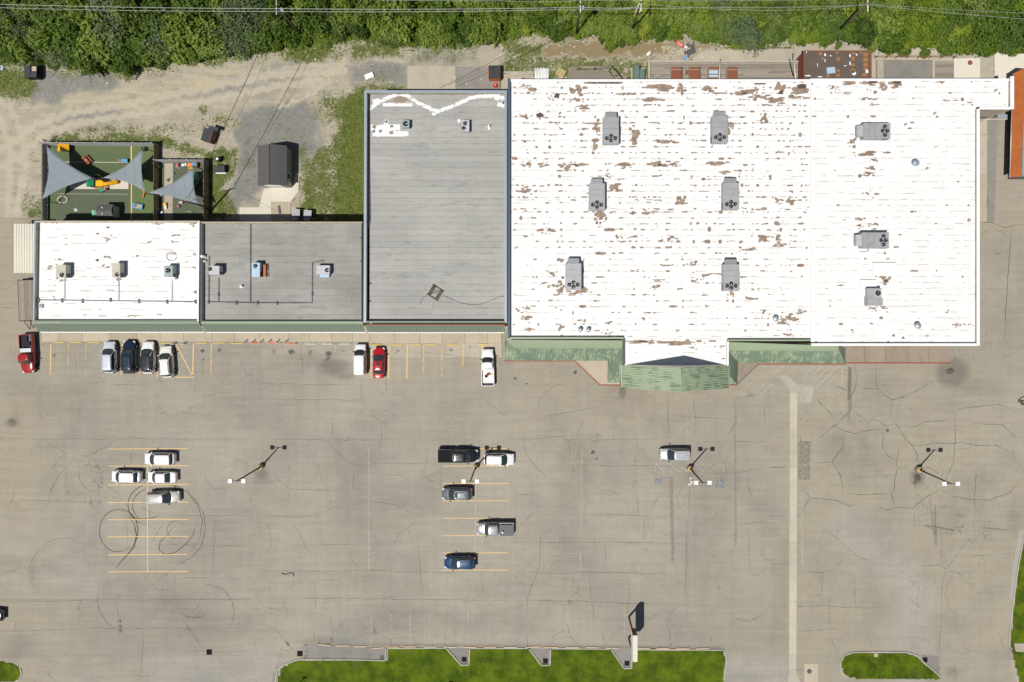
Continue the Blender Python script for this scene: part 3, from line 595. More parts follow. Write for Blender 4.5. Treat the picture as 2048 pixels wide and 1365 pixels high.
# tyre marks
def arc(cx, cy, r, a0, a1, ry=None, n=36, rot=0):
    ry = ry or r; o = []
    for i in range(n + 1):
        t = rad(a0 + (a1 - a0) * i / n); x, y = r * math.cos(t), ry * math.sin(t)
        o.append((cx + x * math.cos(rot) - y * math.sin(rot), cy + x * math.sin(rot) + y * math.cos(rot)))
    return o
fade = lambda c: (lambda t: c * min(1, .35 + 2.2 * min(t, 1 - t)))
SK = [(arc(305, 1010, 49, 95, 275, 42), .16, .85), (arc(308, 1012, 43, 110, 270, 36), .16, .7), ([(295, 970), (330, 970), (352, 972), (375, 985), (395, 1010), (405, 1040), (400, 1075), (385, 1102)], .14, .7), ([(350, 970), (372, 978), (392, 1000), (408, 1030), (411, 1060), (402, 1095), (380, 1118), (360, 1125), (338, 1122)], .14, .65),
      (arc(235, 1062, 36, 20, 330, 42), .15, .75), (arc(238, 1062, 38, -95, 60, 44), .18, .85), ([(254, 1030), (268, 1048), (273, 1070), (268, 1095), (250, 1115), (228, 1140)], .22, .9), (arc(352, 1060, 18, 0, 340, 17), .12, .65), ([(352, 1046), (335, 1070), (320, 1085), (318, 1100), (330, 1109), (350, 1106), (370, 1090), (385, 1072), (395, 1040)], .16, .75),
      ([(330, 1040), (315, 1065), (300, 1090)], .12, .5), ([(255, 1022), (262, 1035), (280, 1039), (310, 1035), (325, 1026)], .16, .75), (arc(130, 1145, 70, 95, 330, 68), .12, .42), (arc(132, 1147, 66, 100, 300, 64), .12, .36), ([(195, 1195), (200, 1225), (215, 1248), (235, 1262)], .10, .55), ([(225, 880), (175, 905), (155, 935), (150, 905), (160, 885), (150, 900)], .10, .3),
      ([(240, 875), (200, 900), (175, 913), (158, 910), (150, 895), (152, 880)], .12, .5), ([(150, 920), (118, 950), (100, 985), (94, 1020)], .16, .5), ([(140, 915), (110, 938), (90, 965), (80, 990)], .10, .35), (arc(415, 1225, 53, -110, 50, 55), .12, .55), (arc(398, 1180, 55, 60, 190, 55), .10, .4), ([(355, 1225), (375, 1235), (400, 1235), (425, 1225)], .10, .6), ([(350, 1215), (370, 1232), (395, 1240), (412, 1239)], .10, .4), ([(363, 1240), (385, 1270), (406, 1297)], .10, .5), ([(353, 1130), (348, 1170), (352, 1210)], .10, .45), ([(325, 1210), (325, 1150), (335, 1125)], .10, .3),
      ([(1440, 1210), (1470, 1238), (1500, 1243), (1530, 1228), (1556, 1190)], .12, .45), ([(1450, 1215), (1480, 1240), (1510, 1238), (1540, 1210)], .10, .35), ([(535, 1210), (560, 1222), (600, 1225)], .08, .4), ([(500, 1150), (520, 1185), (560, 1190)], .08, .3), ([(255, 940), (258, 965), (262, 980)], .12, .4), ([(262, 905), (262, 925)], .10, .6), (arc(170, 960, 26, 20, 170, 30), .1, .35), (arc(190, 1010, 30, 200, 350, 20), .1, .3)]
for pts, wd, c in SK:
    d = DEC(); d.ribbon(pts, wd * 1.25, .004, fade(c), soft=True, step=.5); d.build('skid_mark', M['skid'], lot)
# oil spots in the bays, round the lamp bases, pale patches
d = DEC()
for x, y, r, c in ((108, 711, 6, .75), (150, 697, 3, .6), (190, 700, 6, .5), (405, 702, 6, .85), (438, 700, 6, .75), (407, 720, 4, .8), (512, 704, 7, .55), (547, 704, 8, .65), (583, 704, 9, .85), (620, 705, 8, .7), (657, 708, 9, .9), (656, 718, 9, .7), (690, 703, 6, .5), (686, 703, 3, .6), (796, 702, 5, .75), (792, 706, 4, .6), (831, 704, 4, .6), (902, 700, 6, .75), (940, 694, 3, .7), (950, 708, 3, .7), (1030, 757, 5, .8), (1053, 768, 3, .95), (1027, 750, 4, .5), (1150, 745, 6, .9), (1247, 775, 7, 1), (1236, 797, 3, .8), (1186, 905, 6, .9), (1193, 918, 4, .8), (1195, 870, 4, .6), (1203, 888, 3, .5), (1775, 861, 5, .9), (915, 955, 4, .7), (932, 945, 4, .5), (523, 950, 16, .55), (952, 948, 12, .45), (1385, 960, 14, .4), (1835, 955, 11, .9), (1830, 965, 8, .7), (1840, 930, 10, .6), (640, 985, 8, .4), (700, 908, 3, .6), (790, 916, 3, .7), (25, 845, 14, .65), (1250, 835, 4, .5), (1275, 916, 3, .5), (1500, 900, 3, .4), (1330, 1100, 3, .5), (1215, 1260, 5, .5), (750, 1263, 9, .6), (822, 1268, 6, .5), (905, 1267, 7, .4), (1900, 742, 12, .8), (1590, 1300, 8, .3), (1395, 1200, 4, .3), (580, 1150, 5, .5), (285, 920, 9, .45)):
    d.disc(x, y, r * 1.3, r, .0035, c, R.random() * 3)
d.build('oil_stains', M['oil'], lot, kind='stuff')
d = DEC()
for x, y, rx, ry, c in ((862, 1172, 4, 6, .95), (1188, 888, 3, 6, .6), (1760, 1085, 14, 34, .5), (1800, 1130, 14, 26, .4), (400, 1243, 10, 5, .4), (452, 1320, 14, 10, .35), (1370, 1210, 12, 6, .45), (1395, 1212, 40, 8, .35), (45, 1218, 6, 4, .6), (300, 1265, 8, 10, .4)): d.disc(x, y, rx, ry, .0036, c)
d.build('pale_scuffs', M['patch'], lot, kind='stuff')
d = DEC()
d.ribbon([(1609, 884), (1608, 960)], 1.85, .0034, .62, step=1); d.ribbon([(1870, 1010), (1872, 1072)], .5, .0034, .7, soft=True, step=.6); d.ribbon([(1700, 735), (1698, 800)], .9, .0034, .75, soft=True, step=.5)
d.ribbon([(1345, 955), (1343, 1010), (1346, 1120)], .8, .0034, .5, soft=True, step=.6); d.ribbon([(1472, 940), (1470, 1095)], .45, .0034, .5, soft=True, step=.6); d.ribbon([(1850, 1051), (1908, 1060)], .4, .0034, .8, soft=True, step=.5); d.ribbon([(1965, 1056), (2015, 1060)], .35, .0034, .7, soft=True, step=.5)
d.build('sealer_patches', M['greypatch'], lot, kind='stuff')
for nm, m, quads in (('paving_repairs', 'tonepatch', ((190, 1105, 70, 60), (440, 1250, 160, 40), (620, 720, 90, 26), (880, 1240, 300, 40), (1420, 1010, 70, 120), (1250, 800, 80, 60), (700, 960, 60, 140), (100, 800, 120, 60), (1150, 960, 60, 120), (1700, 900, 90, 70), (1930, 1000, 70, 90), (340, 1210, 80, 40), (1560, 1180, 30, 160), (60, 1130, 120, 30))), ('bleached_repairs', 'tonelite', ((215, 1180, 22, 32), (520, 830, 100, 50), (1330, 850, 60, 40), (1650, 1130, 50, 60), (1000, 1180, 120, 30), (850, 1000, 60, 50), (1900, 1250, 80, 40), (330, 830, 120, 30), (1760, 780, 60, 40), (480, 1330, 60, 20)))):
    d = DEC()
    for cx, cy, hx, hy in quads:
        q = P(cx, cy); n = 6; base = len(d.v)
        for i in range(n + 1):
            for j in range(n + 1): e = min(i, j, n - i, n - j) / (n / 2); d.v.append((q.x + hx * S * (2 * i / n - 1), q.y + hy * S * (2 * j / n - 1), .0025)); d.c.append(.15 + .5 * min(1, e * 1.6))
        for i in range(n):
            for j in range(n): k = base + i * (n + 1) + j; d.f.append((k, k + n + 1, k + n + 2, k + 1))
    d.build(nm, M[m], lot, kind='stuff')
# cracks: traced from the photograph
q4 = lambda ox, oy, pts: [(ox + x / 4.0, oy + y / 4.0) for x, y in pts]
CR = []
for pts in ([(870, 175), (862, 250), (875, 360), (930, 425), (995, 470), (1150, 410), (1300, 330)], [(995, 470), (985, 550), (968, 600)], [(1000, 625), (1035, 665), (1100, 780), (1160, 840), (1195, 910), (1190, 990)], [(685, 180), (708, 280), (700, 370), (665, 430), (665, 545), (530, 670), (380, 795)], [(665, 545), (800, 635)], [(530, 670), (620, 715), (700, 728), (900, 700)], [(780, 660), (850, 620), (905, 640), (935, 670), (1025, 655)], [(920, 720), (910, 830), (950, 910), (1020, 950)], [(610, 720), (600, 840), (510, 965), (570, 1060), (595, 1150), (590, 1250)], [(1130, 1000), (1035, 1015), (1010, 1150), (990, 1220), (1025, 1330)], [(1045, 860), (1030, 960), (1035, 1015)], [(630, 1210), (780, 1220), (985, 1215)], [(850, 1290), (930, 1350), (1020, 1330), (1165, 1335), (1200, 1290), (1300, 1225), (1380, 1175)], [(1380, 1175), (1480, 1235), (1600, 1260), (1780, 1262), (1940, 1205), (2030, 1090)], [(1170, 840), (1320, 815), (1490, 815), (1550, 805), (1700, 830), (1830, 835), (1950, 880), (1990, 965)], [(1500, 560), (1495, 800), (1485, 960), (1430, 1080), (1405, 1170)], [(1120, 695), (1280, 640), (1450, 632)], [(1200, 1010), (1300, 1010), (1370, 1060)], [(270, 1150), (335, 1250), (550, 1270), (640, 1310), (740, 1300)], [(335, 1250), (270, 1360)], [(360, 970), (500, 960)], [(0, 1005), (165, 1000)], [(1510, 545), (1640, 520), (1850, 500), (1960, 540)], [(380, 440), (480, 550), (520, 600)], [(260, 740), (260, 800), (360, 800)], [(1660, 1030), (1655, 1360)], [(1650, 655), (1880, 665), (1990, 780)], [(520, 345), (640, 400)], [(720, 375), (870, 370)], [(1470, 60), (1500, 140), (1480, 200)]): CR.append((q4(1536, 684, pts), .10))
for pts in ([(40, 60), (35, 160), (30, 240), (50, 330), (180, 340), (240, 330), (380, 345), (830, 345)], [(60, 780), (380, 780), (530, 785), (620, 850), (690, 930), (770, 975), (920, 995)], [(0, 460), (380, 465), (640, 460), (760, 475), (860, 445), (980, 445)], [(110, 1050), (200, 1120), (290, 1178), (370, 1180), (640, 1190)], [(850, 490), (950, 590), (1000, 640), (1005, 780), (985, 970)], [(610, 600), (615, 740), (595, 790)], [(360, 30), (375, 300)], [(1500, 1000), (1400, 1070), (1330, 1075), (1400, 1110), (1490, 1150)], [(780, 1250), (900, 1275), (1020, 1285), (1140, 1310), (1220, 1360)], [(1380, 850), (1370, 960), (1325, 1060)], [(780, 1010), (780, 1180), (690, 1260)], [(620, 785), (980, 785)], [(1000, 530), (1080, 570), (1165, 650)], [(840, 270), (845, 500)], [(1040, 260), (1040, 430)], [(920, 975), (1380, 970)], [(1030, 1070), (1150, 1070), (1230, 1105)], [(1760, 465), (1830, 460), (1890, 500), (2010, 610)], [(1270, 160), (1290, 80), (1800, 130)], [(0, 260), (35, 240)], [(520, 1365), (700, 1300)]): CR.append((q4(512, 684, pts), .075))
for pts in ([(0, 775), (700, 775), (1380, 775), (2000, 780)], [(0, 1255), (200, 1265), (500, 1278), (700, 1285), (740, 1270), (800, 1285)], [(1560, 30), (1620, 200), (1640, 310)], [(1890, 80), (1940, 180), (1975, 270), (1870, 348), (1680, 345)], [(1975, 275), (2040, 262)], [(1640, 440), (1700, 412), (1870, 405)], [(1250, 260), (1300, 340)], [(370, 800), (520, 890), (440, 980), (360, 1090)], [(600, 100), (620, 260)], [(630, 960), (632, 1100), (700, 1190), (780, 1195), (830, 1060)], [(1630, 1000), (1640, 1090), (1700, 1170), (1830, 1180)], [(880, 345), (1200, 340)]): CR.append((q4(0, 684, pts), .07))
for pts in ([(0, 785), (80, 785), (250, 770), (400, 755), (440, 785), (620, 775), (640, 790), (830, 780), (1200, 782)], [(190, 560), (240, 430), (350, 340), (440, 340)], [(80, 780), (120, 910), (200, 1010), (270, 1065), (230, 1190)], [(240, 600), (460, 565), (700, 520)], [(560, 640), (530, 720), (515, 780)], [(1445, 430), (1465, 590), (1460, 720), (1430, 790)], [(1810, 530), (1785, 660), (1690, 780)], [(560, 985), (850, 992), (1100, 992), (1360, 996)], [(1110, 1360), (1160, 1250), (1215, 1210)], [(1900, 1000), (1890, 1130), (1920, 1240)], [(2020, 480), (2020, 700)], [(1480, 1000), (1540, 1045), (1620, 1055), (1800, 1048), (2040, 1005)], [(0, 1220), (190, 1225)], [(460, 790), (462, 965)], [(830, 590), (835, 690)], [(660, 1150), (720, 1195), (800, 1190), (880, 1250), (950, 1330)], [(1260, 590), (1770, 625)], [(1250, 395), (1248, 780)], [(1530, 795), (2040, 800)], [(1420, 990), (1420, 1365)]): CR.append((q4(1024, 684, pts), .085))
for pts in ([(0, 712), (630, 722), (940, 738), (1400, 745)], [(340, 60), (300, 160), (230, 200), (220, 440), (180, 550), (125, 690), (115, 900)], [(0, 485), (430, 500), (560, 485), (780, 490), (1380, 505)], [(620, 490), (630, 650), (650, 820), (660, 900)], [(1400, 0), (1395, 480), (1385, 740)], [(935, 510), (935, 730), (920, 830)], [(740, 250), (750, 440)], [(640, 25), (1050, 35), (1300, 45)], [(0, 250), (800, 245), (1400, 262)], [(1060, 60), (1055, 230)], [(330, 390), (390, 470)], [(1890, 110), (1905, 500), (1960, 515), (2040, 440)], [(1080, 875), (1140, 835), (1200, 840)], [(1340, 740), (1265, 830), (1235, 950)], [(800, 755), (850, 738), (940, 740)], [(130, 1100), (118, 960)], [(440, 890), (465, 990), (530, 1070)], [(715, 940), (735, 1040), (728, 1090)], [(320, 1080), (330, 990), (420, 955)], [(1840, 105), (2040, 85)], [(60, 500), (180, 545)], [(1595, 1000), (1590, 1060)]): CR.append((q4(1024, 1023, pts), .085))
for pts in ([(0, 40), (430, 42), (560, 20)], [(110, 700), (480, 695), (900, 700), (1700, 710), (2040, 712)], [(0, 480), (480, 482), (1000, 470), (1060, 485), (1700, 488), (2040, 495)], [(60, 912), (150, 945), (210, 1010), (260, 1070), (330, 1140)], [(460, 940), (465, 1040)], [(610, 760), (600, 920), (620, 990), (605, 1060)], [(1290, 180), (1310, 400), (1320, 560), (1340, 690)], [(280, 70), (350, 170), (400, 300), (470, 350)], [(740, 330), (790, 420), (830, 470)], [(460, 540), (480, 680), (475, 820)], [(1800, 480), (1810, 600), (1830, 700)], [(1310, 80), (1150, 170), (1080, 290)], [(1080, 820), (1075, 1060)], [(1100, 1008), (1250, 1010), (1295, 1075)], [(210, 710), (250, 790), (235, 890)], [(1515, 990), (1515, 1080)], [(0, 660), (60, 760), (200, 800)], [(60, 60), (110, 150), (115, 280), (70, 350)], [(1000, 650), (1080, 640)], [(230, 270), (830, 265)]): CR.append((q4(512, 1023, pts), .075))
for pts in ([(0, 720), (300, 720), (520, 718), (780, 712), (980, 695)], [(0, 485), (120, 485), (210, 515)], [(1340, 32), (2040, 35)], [(1200, 265), (1500, 270), (2040, 280)], [(1010, 0), (1020, 200), (1005, 440)], [(780, 500), (795, 620), (775, 700), (790, 800), (850, 890), (950, 950)], [(0, 955), (100, 960), (750, 935), (1880, 932), (2040, 932)], [(920, 735), (955, 850)], [(1190, 700), (1400, 705), (2040, 705)], [(1400, 545), (1500, 530), (1700, 530)], [(1450, 1130), (1640, 1120), (1700, 1130), (2040, 1125)], [(1150, 980), (1130, 1350)], [(1720, 70), (1700, 520)], [(1410, 775), (1580, 785), (1575, 740), (1530, 690)], [(120, 960), (130, 860)], [(840, 260), (860, 425)], [(1470, 260), (1560, 295)], [(1460, 860), (1620, 1090)]): CR.append((q4(0, 1023, pts), .07))
for pts in ([(0, 40), (150, 35)], [(230, 40), (290, 0)], [(225, 500), (330, 482), (440, 490), (540, 460), (620, 350), (640, 310)], [(440, 140), (560, 220), (650, 310), (740, 375), (870, 415)], [(440, 490), (430, 670), (310, 680)], [(1165, 0), (1175, 120)], [(1190, 110), (1330, 140), (1440, 150), (1600, 170)], [(1160, 290), (1200, 430), (1250, 435), (1370, 430), (1430, 465), (1500, 370), (1560, 280), (1660, 180), (1640, 90), (1660, 0)], [(1390, 430), (1390, 200), (1350, 0)], [(1430, 470), (1520, 490), (1660, 650)], [(1415, 480), (1395, 600), (1385, 780)], [(225, 760), (480, 755), (770, 775), (870, 770)], [(500, 1010), (540, 1110), (575, 1180)], [(805, 960), (830, 1100)], [(480, 680), (490, 900), (510, 940)], [(225, 965), (480, 945), (600, 945)], [(1840, 960), (1870, 1060), (1890, 1120)], [(300, 760), (230, 760)], [(20, 490), (155, 520)], [(0, 425), (150, 420)], [(1130, 680), (1170, 730), (1240, 780)], [(1620, 365), (1780, 350)], [(0, 940), (160, 945)], [(690, 510), (700, 760), (770, 770)], [(1390, 780), (1370, 1160)]): CR.append((q4(1536, 1023, pts), .085))
for pts in ([(1690, 410), (1780, 412), (1850, 440), (1900, 458), (1950, 440), (2040, 425)], [(1755, 0), (1752, 410)], [(1950, 440), (1930, 700), (1900, 1100), (1895, 1365)], [(1700, 530), (1760, 465)], [(1800, 670), (1880, 655)]): CR.append((q4(1536, 342, pts), .11))
CR += [([(0, 438), (40, 439), (92, 438)], .06), ([(0, 615), (25, 618), (36, 612)], .09), ([(10, 518), (20, 515)], .08), ([(1849, 735), (1851, 690)], .05), ([(1974, 225), (1975, 440)], .10), ([(1998, 230), (1992, 300), (1990, 400)], .08)]
d = DEC()
for pts, wd in CR: d.ribbon(pts, wd * (.72 if wd > .09 else .5), .0042, 1, jit=.035, taper=True, step=.36)
d.build('pavement_cracks', M['crack'], lot, kind='stuff')
# weeds growing in the widest cracks and along kerbs
def tuft(mb, x, y, z, r, n, hgt):
    for _ in range(n):
        a = R.random() * 6.283; d_ = r * math.sqrt(R.random()); cx, cy = x + d_ * math.cos(a), y + d_ * math.sin(a)
        b = R.random() * 6.283; l = R.uniform(.5, 1.1) * hgt; w_ = l * .35
        mb.add([(cx - math.sin(b) * w_ * .5, cy + math.cos(b) * w_ * .5, z), (cx + math.sin(b) * w_ * .5, cy - math.cos(b) * w_ * .5, z), (cx + math.cos(b) * l * .8, cy + math.sin(b) * l * .8, z + l * R.uniform(.3, .9))], [(0, 1, 2)])
mb = MB()
def weedline(pts, dens=5, r=.1, h=.14, prob=.7):
    for a_, b_ in zip(pts[:-1], pts[1:]):
        A, B = P(*a_), P(*b_); L = (B - A).length
        for k in range(max(1, int(L / .35))):
            if R.random() < prob: p = A.lerp(B, R.random()); tuft(mb, p.x, p.y, .002, r, dens, h)
weedline(q4(1536, 684, [(1000, 625), (1035, 665), (1100, 780), (1160, 840)]), 3, .05, .09, .5); weedline(q4(512, 1023, [(210, 1010), (260, 1070), (330, 1140)]), 9, .16, .2); weedline([(635, 1287), (664, 1290)], 8, .15, .2); weedline([(610, 1320), (616, 1300), (612, 1290)], 10, .25, .2); weedline([(782, 1270), (783, 1288)], 6, .1, .16); weedline([(664, 1270), (661, 1290)], 8, .15, .18)
weedline([(1245, 1330), (1243, 1365)], 2, .08, .1); weedline([(1336, 1246), (1342, 1290)], 6, .08, .14); weedline([(1134, 1250), (1142, 1275)], 6, .07, .14)
weedline([(780, 1291), (1430, 1295)], 4, .06, .10, .55); weedline([(86, 689), (106, 684)], 6, .2, .16); weedline([(140, 684), (420, 684)], 4, .1, .12, .4); weedline([(480, 684), (600, 686)], 6, .1, .14, .8); weedline([(600, 686), (745, 687)], 6, .12, .14, .75); weedline([(742, 688), (760, 686)], 10, .2, .2); weedline([(612, 660), (613, 684)], 3, .05, .1); weedline([(664, 668), (664, 686)], 5, .06, .12)
weedline([(2035, 1190), (2022, 1290)], 8, .2, .22, .8); weedline([(2020, 1300), (2040, 1308)], 14, .35, .3, 1); weedline([(1700, 1352), (1880, 1358)], 9, .25, .22, .8); weedline([(1690, 1350), (1720, 1358)], 9, .3, .2, .9); weedline([(1878, 1330), (1878, 1355)], 7, .2, .2)
weedline([(1580, 790), (1577, 1340)], 2, .03, .07, .35); weedline([(1594, 820), (1591, 1300)], 2, .03, .07, .35); weedline([(1560, 770), (1580, 790)], 2, .04, .08, .5); weedline([(1974, 230), (1975, 430)], 2, .05, .1, .4); weedline([(2001, 225), (1996, 290)], 3, .08, .12, .6)
weedline([(545, 1365), (556, 1335)], 8, .25, .2); weedline([(1750, 685), (1750, 720)], 1, .03, .06)
weedline([(1430, 99), (1540, 97)], 10, .25, .3, .9); weedline([(1587, 80), (1587, 112)], 6, .1, .18, .9); weedline([(1988, 110), (1988, 150)], 5, .1, .15, .8)
weedline([(1374, 945), (1386, 948), (1392, 940)], 5, .2, .14, 1); weedline([(1828, 944), (1842, 945), (1836, 930)], 5, .2, .14, 1); weedline([(515, 932), (530, 940)], 3, .2, .1, 1); weedline([(556, 1330), (600, 1322), (770, 1322)], 5, .12, .14, .8); weedline([(893, 1299), (922, 1332), (940, 1330), (940, 1300)], 4, .08, .12, .7); weedline([(1058, 1300), (1083, 1333), (1101, 1331)], 4, .08, .12, .7); weedline([(1095, 1322), (1100, 1318)], 12, .3, .2, 1); weedline([(1683, 1345), (1684, 1318), (1706, 1306), (1830, 1311)], 4, .1, .13, .7)
mb.build('crack_weeds', M['weed'], lot, kind='stuff')
# ---- concrete strip across the lot and its head
mb = MB()
def cslab(name, poly, m, parent, z0=-.05, z1=.006, **kw):
    b = MB(); b.prism([P(*p)[:2] for p in poly], z0, z1); return b.build(name, M[m], parent, **kw)
strip = thing('concrete_strip', 'pale concrete trench strip running straight across the asphalt lot', 'strip', P(1585, 1060))
del strip['category']; del strip['label']; strip['kind'] = 'structure'
ys = [786, 860, 935, 1010, 1085, 1160, 1235, 1310, 1340]
for i, (y0, y1) in enumerate(zip(ys[:-1], ys[1:])): cslab('slab', [(1580 - i * .25, y0 + .3), (1594.5 - i * .25, y0 + .3), (1594.5 - (i + 1) * .25, y1 - .3), (1580 - (i + 1) * .25, y1 - .3)], 'strip', strip)
cslab('slab', [(1557, 755), (1572, 750), (1595, 769), (1627, 772), (1627, 786), (1622, 805), (1595, 805.4), (1595, 786), (1580, 786), (1579.5, 778)], 'striphead', strip)
cslab('slab', [(1606, 741), (1626, 742), (1627, 771), (1608, 769)], 'striphead', strip)
cslab('slab', [(1578, 1340.6), (1591, 1340.6), (1604, 1375), (1575, 1375)], 'strip', strip)
# manhole on its own pad
mh = thing('manhole_cover', 'round dark manhole cover set in a square tan concrete pad on the asphalt', 'manhole', P(1618, 1343))
cslab('pad', [(1608.5, 1328), (1636, 1328), (1636, 1376), (1608.5, 1376)], 'walk', mh, z1=.008); b = MB(); b.lathe([(.36, 0), (.36, .02), (.30, .024), (.28, .018), (.02, .018)], P(1618.7, 1343) + Vector((0, 0, .009)), 20); b.build('cover', M['dark'], mh)
# storm drains
def grate(name, px, py, s, label, rz=0):
    t = thing(name, label, 'drain', P(px, py))
    q = P(px, py); b = MB()
    b.box((q.x, q.y, .0), (s + .14, s + .14, .03)); b.build('frame', M['black'], t)
    b = MB(); b.box((q.x, q.y, .012), (s, s, .012)); b.build('pit', M['rubber'], t)
    for k in range(5): b = MB(); b.box((q.x + (k - 2) * s / 5, q.y, .026), (s / 5 * .45, s, .014)); b.build('bar', M['rubber'], t)
    return t
grate('storm_drain', 600, 1307.5, .7, 'square black storm drain at the weedy broken end of the kerb')
grate('storm_drain', 418.5, 1304.5, .7, 'square rusty storm drain alone in the open asphalt near tyre marks')
# ================================================================== GRASS ISLANDS, KERBS, SIDEWALKS
def kerb_run(parent, pts, wd=.16, h=.13, m='kerb', seg=3.0):
    P_ = [P(*p) for p in pts]
    for a, b in zip(P_[:-1], P_[1:]):
        L = (b - a).length; n = max(1, int(L / seg)); d = (b - a).normalized()
        for k in range(n):
            c = a.lerp(b, (k + .5) / n); q = MB(); q.box((c.x, c.y, h / 2 - .03), (L / n - .015, wd, h + .06), math.atan2(d.y, d.x)); q.build('kerb_stone', M[m], parent)
def bumpy(name, poly, z, m, parent, step=5.0, amp=.05):
    xs = [p[0] for p in poly]; ys_ = [p[1] for p in poly]
    o = grid_mesh(name, min(xs), max(xs), min(ys_), max(ys_), step, z, m, lambda X, Y: {}, lambda cx, cy: polymask(cx, cy, poly, .01) > .5, lambda X, Y: (px_noise(X, Y, 40, 2) + px_noise(X, Y, 11, 6) * .5) * amp)
    if parent is not None:
        org = ORG[parent.name]; o.data.transform(Matrix.Translation(-org)); o.parent = parent; ORG[o.name] = org
    return o
def grass_blades(name, poly, z, n, parent, m, h=.11):
    xs = [p[0] for p in poly]; ys_ = [p[1] for p in poly]
    rs = np.random.RandomState(len(poly) + n)
    X = rs.uniform(min(xs), max(xs), n * 2); Y = rs.uniform(min(ys_), max(ys_), n * 2)
    k = polymask(X, Y, poly, .01) > .5; X = X[k][:n]; Y = Y[k][:n]
    b = MB()
    for x, y in zip(X, Y):
        p = P(x, y); a = R.random() * 6.283; l = R.uniform(.5, 1.3) * h; w_ = .035
        b.add([(p.x - math.sin(a) * w_, p.y + math.cos(a) * w_, z), (p.x + math.sin(a) * w_, p.y - math.cos(a) * w_, z), (p.x + math.cos(a) * l, p.y + math.sin(a) * l, z + l * .9)], [(0, 1, 2)])
    return b.build(name, m, parent, kind='stuff')
# long island along the bottom
I1 = [(556, 1460), (557, 1355), (564, 1338), (585, 1324), (605, 1320), (776, 1322), (776, 1298), (893, 1297), (922, 1329), (938, 1329), (939, 1298), (1058, 1298), (1083, 1330), (1100, 1330), (1101, 1298), (1222, 1299), (1248, 1336), (1263, 1336), (1264, 1299), (1448, 1301), (1452, 1325), (1445, 1365), (1425, 1460)]
g1 = thing('grass_island', '', '', P(1000, 1345)); g1['kind'] = 'structure'
bumpy('turf', I1, .05, M['lawn'], g1); grass_blades('grass_blades', I1, .03, 9000, g1, M['lawn'])
kerb_run(g1, [(552, 1365), (554, 1340), (568, 1330), (588, 1322), (600, 1319), (690, 1319), (771, 1321), (772, 1297)]); kerb_run(g1, [(776, 1296.5), (892, 1296)]); kerb_run(g1, [(893, 1297), (922, 1330), (938, 1330), (939, 1299)]); kerb_run(g1, [(941, 1296.5), (1055, 1296.5)]); kerb_run(g1, [(1058, 1298), (1083, 1331), (1100, 1330), (1101, 1299)]); kerb_run(g1, [(1103, 1297), (1220, 1298)]); kerb_run(g1, [(1222, 1299), (1248, 1337), (1263, 1336), (1264, 1300)]); kerb_run(g1, [(1266, 1299), (1448, 1300), (1452, 1320), (1447, 1360)])
for poly in ([(606, 1290), (634, 1288), (640, 1319), (608, 1318)], [(636, 1291), (657, 1291), (657, 1319), (641, 1319)], [(658, 1291), (697, 1292), (697, 1319), (658, 1319)], [(698, 1292), (771, 1297), (770, 1320), (698, 1319)]): cslab('slab', poly, 'dkconc', g1, z1=.02)
for poly in ([(895, 1297), (938, 1297), (937, 1328), (923, 1328)], [(1060, 1298), (1100, 1298), (1099, 1329), (1084, 1329)], [(1224, 1299), (1263, 1299), (1262, 1335), (1249, 1335)]): cslab('slab', poly, 'dkconc', g1, z1=.012)
# right island
I2 = [(1686, 1345), (1683, 1325), (1690, 1312), (1705, 1307), (1810, 1307), (1835, 1315), (1850, 1330), (1862, 1340), (1878, 1352), (1876, 1358), (1720, 1358), (1695, 1352)]
g2 = thing('grass_island', '', '', P(1780, 1333)); g2['kind'] = 'structure'
bumpy('turf', I2, .05, M['lawn'], g2, 3.5); grass_blades('grass_blades', I2, .03, 3500, g2, M['lawn'])
kerb_run(g2, [(1690, 1352), (1681, 1340), (1680, 1325), (1688, 1311), (1704, 1305), (1740, 1304), (1780, 1304), (1812, 1304), (1836, 1312), (1850, 1328), (1866, 1340), (1880, 1354)], seg=1.6)
cslab('slab', [(1842, 1310), (1878, 1313), (1879, 1350), (1866, 1340), (1850, 1326)], 'dkconc', g2, z1=.012)
# left corner island and right verge
I3 = [(-140, 1325), (0, 1323), (20, 1326), (36, 1333), (43, 1345), (41, 1357), (32, 1363), (-140, 1363)]
g3 = thing('grass_island', '', '', P(-30, 1343)); g3['kind'] = 'structure'
bumpy('turf', I3, .05, M['lawn'], g3, 3.0); grass_blades('grass_blades', I3, .03, 1500, g3, M['lawn'])
kerb_run(g3, [(-30, 1364), (30, 1364), (40, 1358), (44, 1347), (41, 1337)], seg=1.0)
I4 = [(2052, 1060), (2038, 1130), (2030, 1190), (2025, 1250), (2022, 1285), (2028, 1320), (2040, 1370), (2050, 1460), (2190, 1460), (2190, 1060)]
g4 = thing('grass_verge', '', '', P(2090, 1250)); g4['kind'] = 'structure'
bumpy('turf', I4, .05, M['lawn'], g4, 4); grass_blades('grass_blades', I4, .03, 3000, g4, M['lawn'], .16)
kerb_run(g4, [(2050, 1062), (2036, 1130), (2028, 1190), (2020, 1250), (2017, 1288)]); cslab('slab', [(2028, 1287), (2060, 1287), (2060, 1304), (2030, 1304)], 'conc', g4, z1=.07)
kerb_run(g4, [(2020, 1318), (2030, 1350), (2036, 1368)])
d = DEC(); d.ribbon([(2044, 1060), (2031, 1135), (2024, 1200)], 1.6, .0045, .8, soft=True, step=1); d.build('dust_edge', M['patch'], g4, kind='stuff')
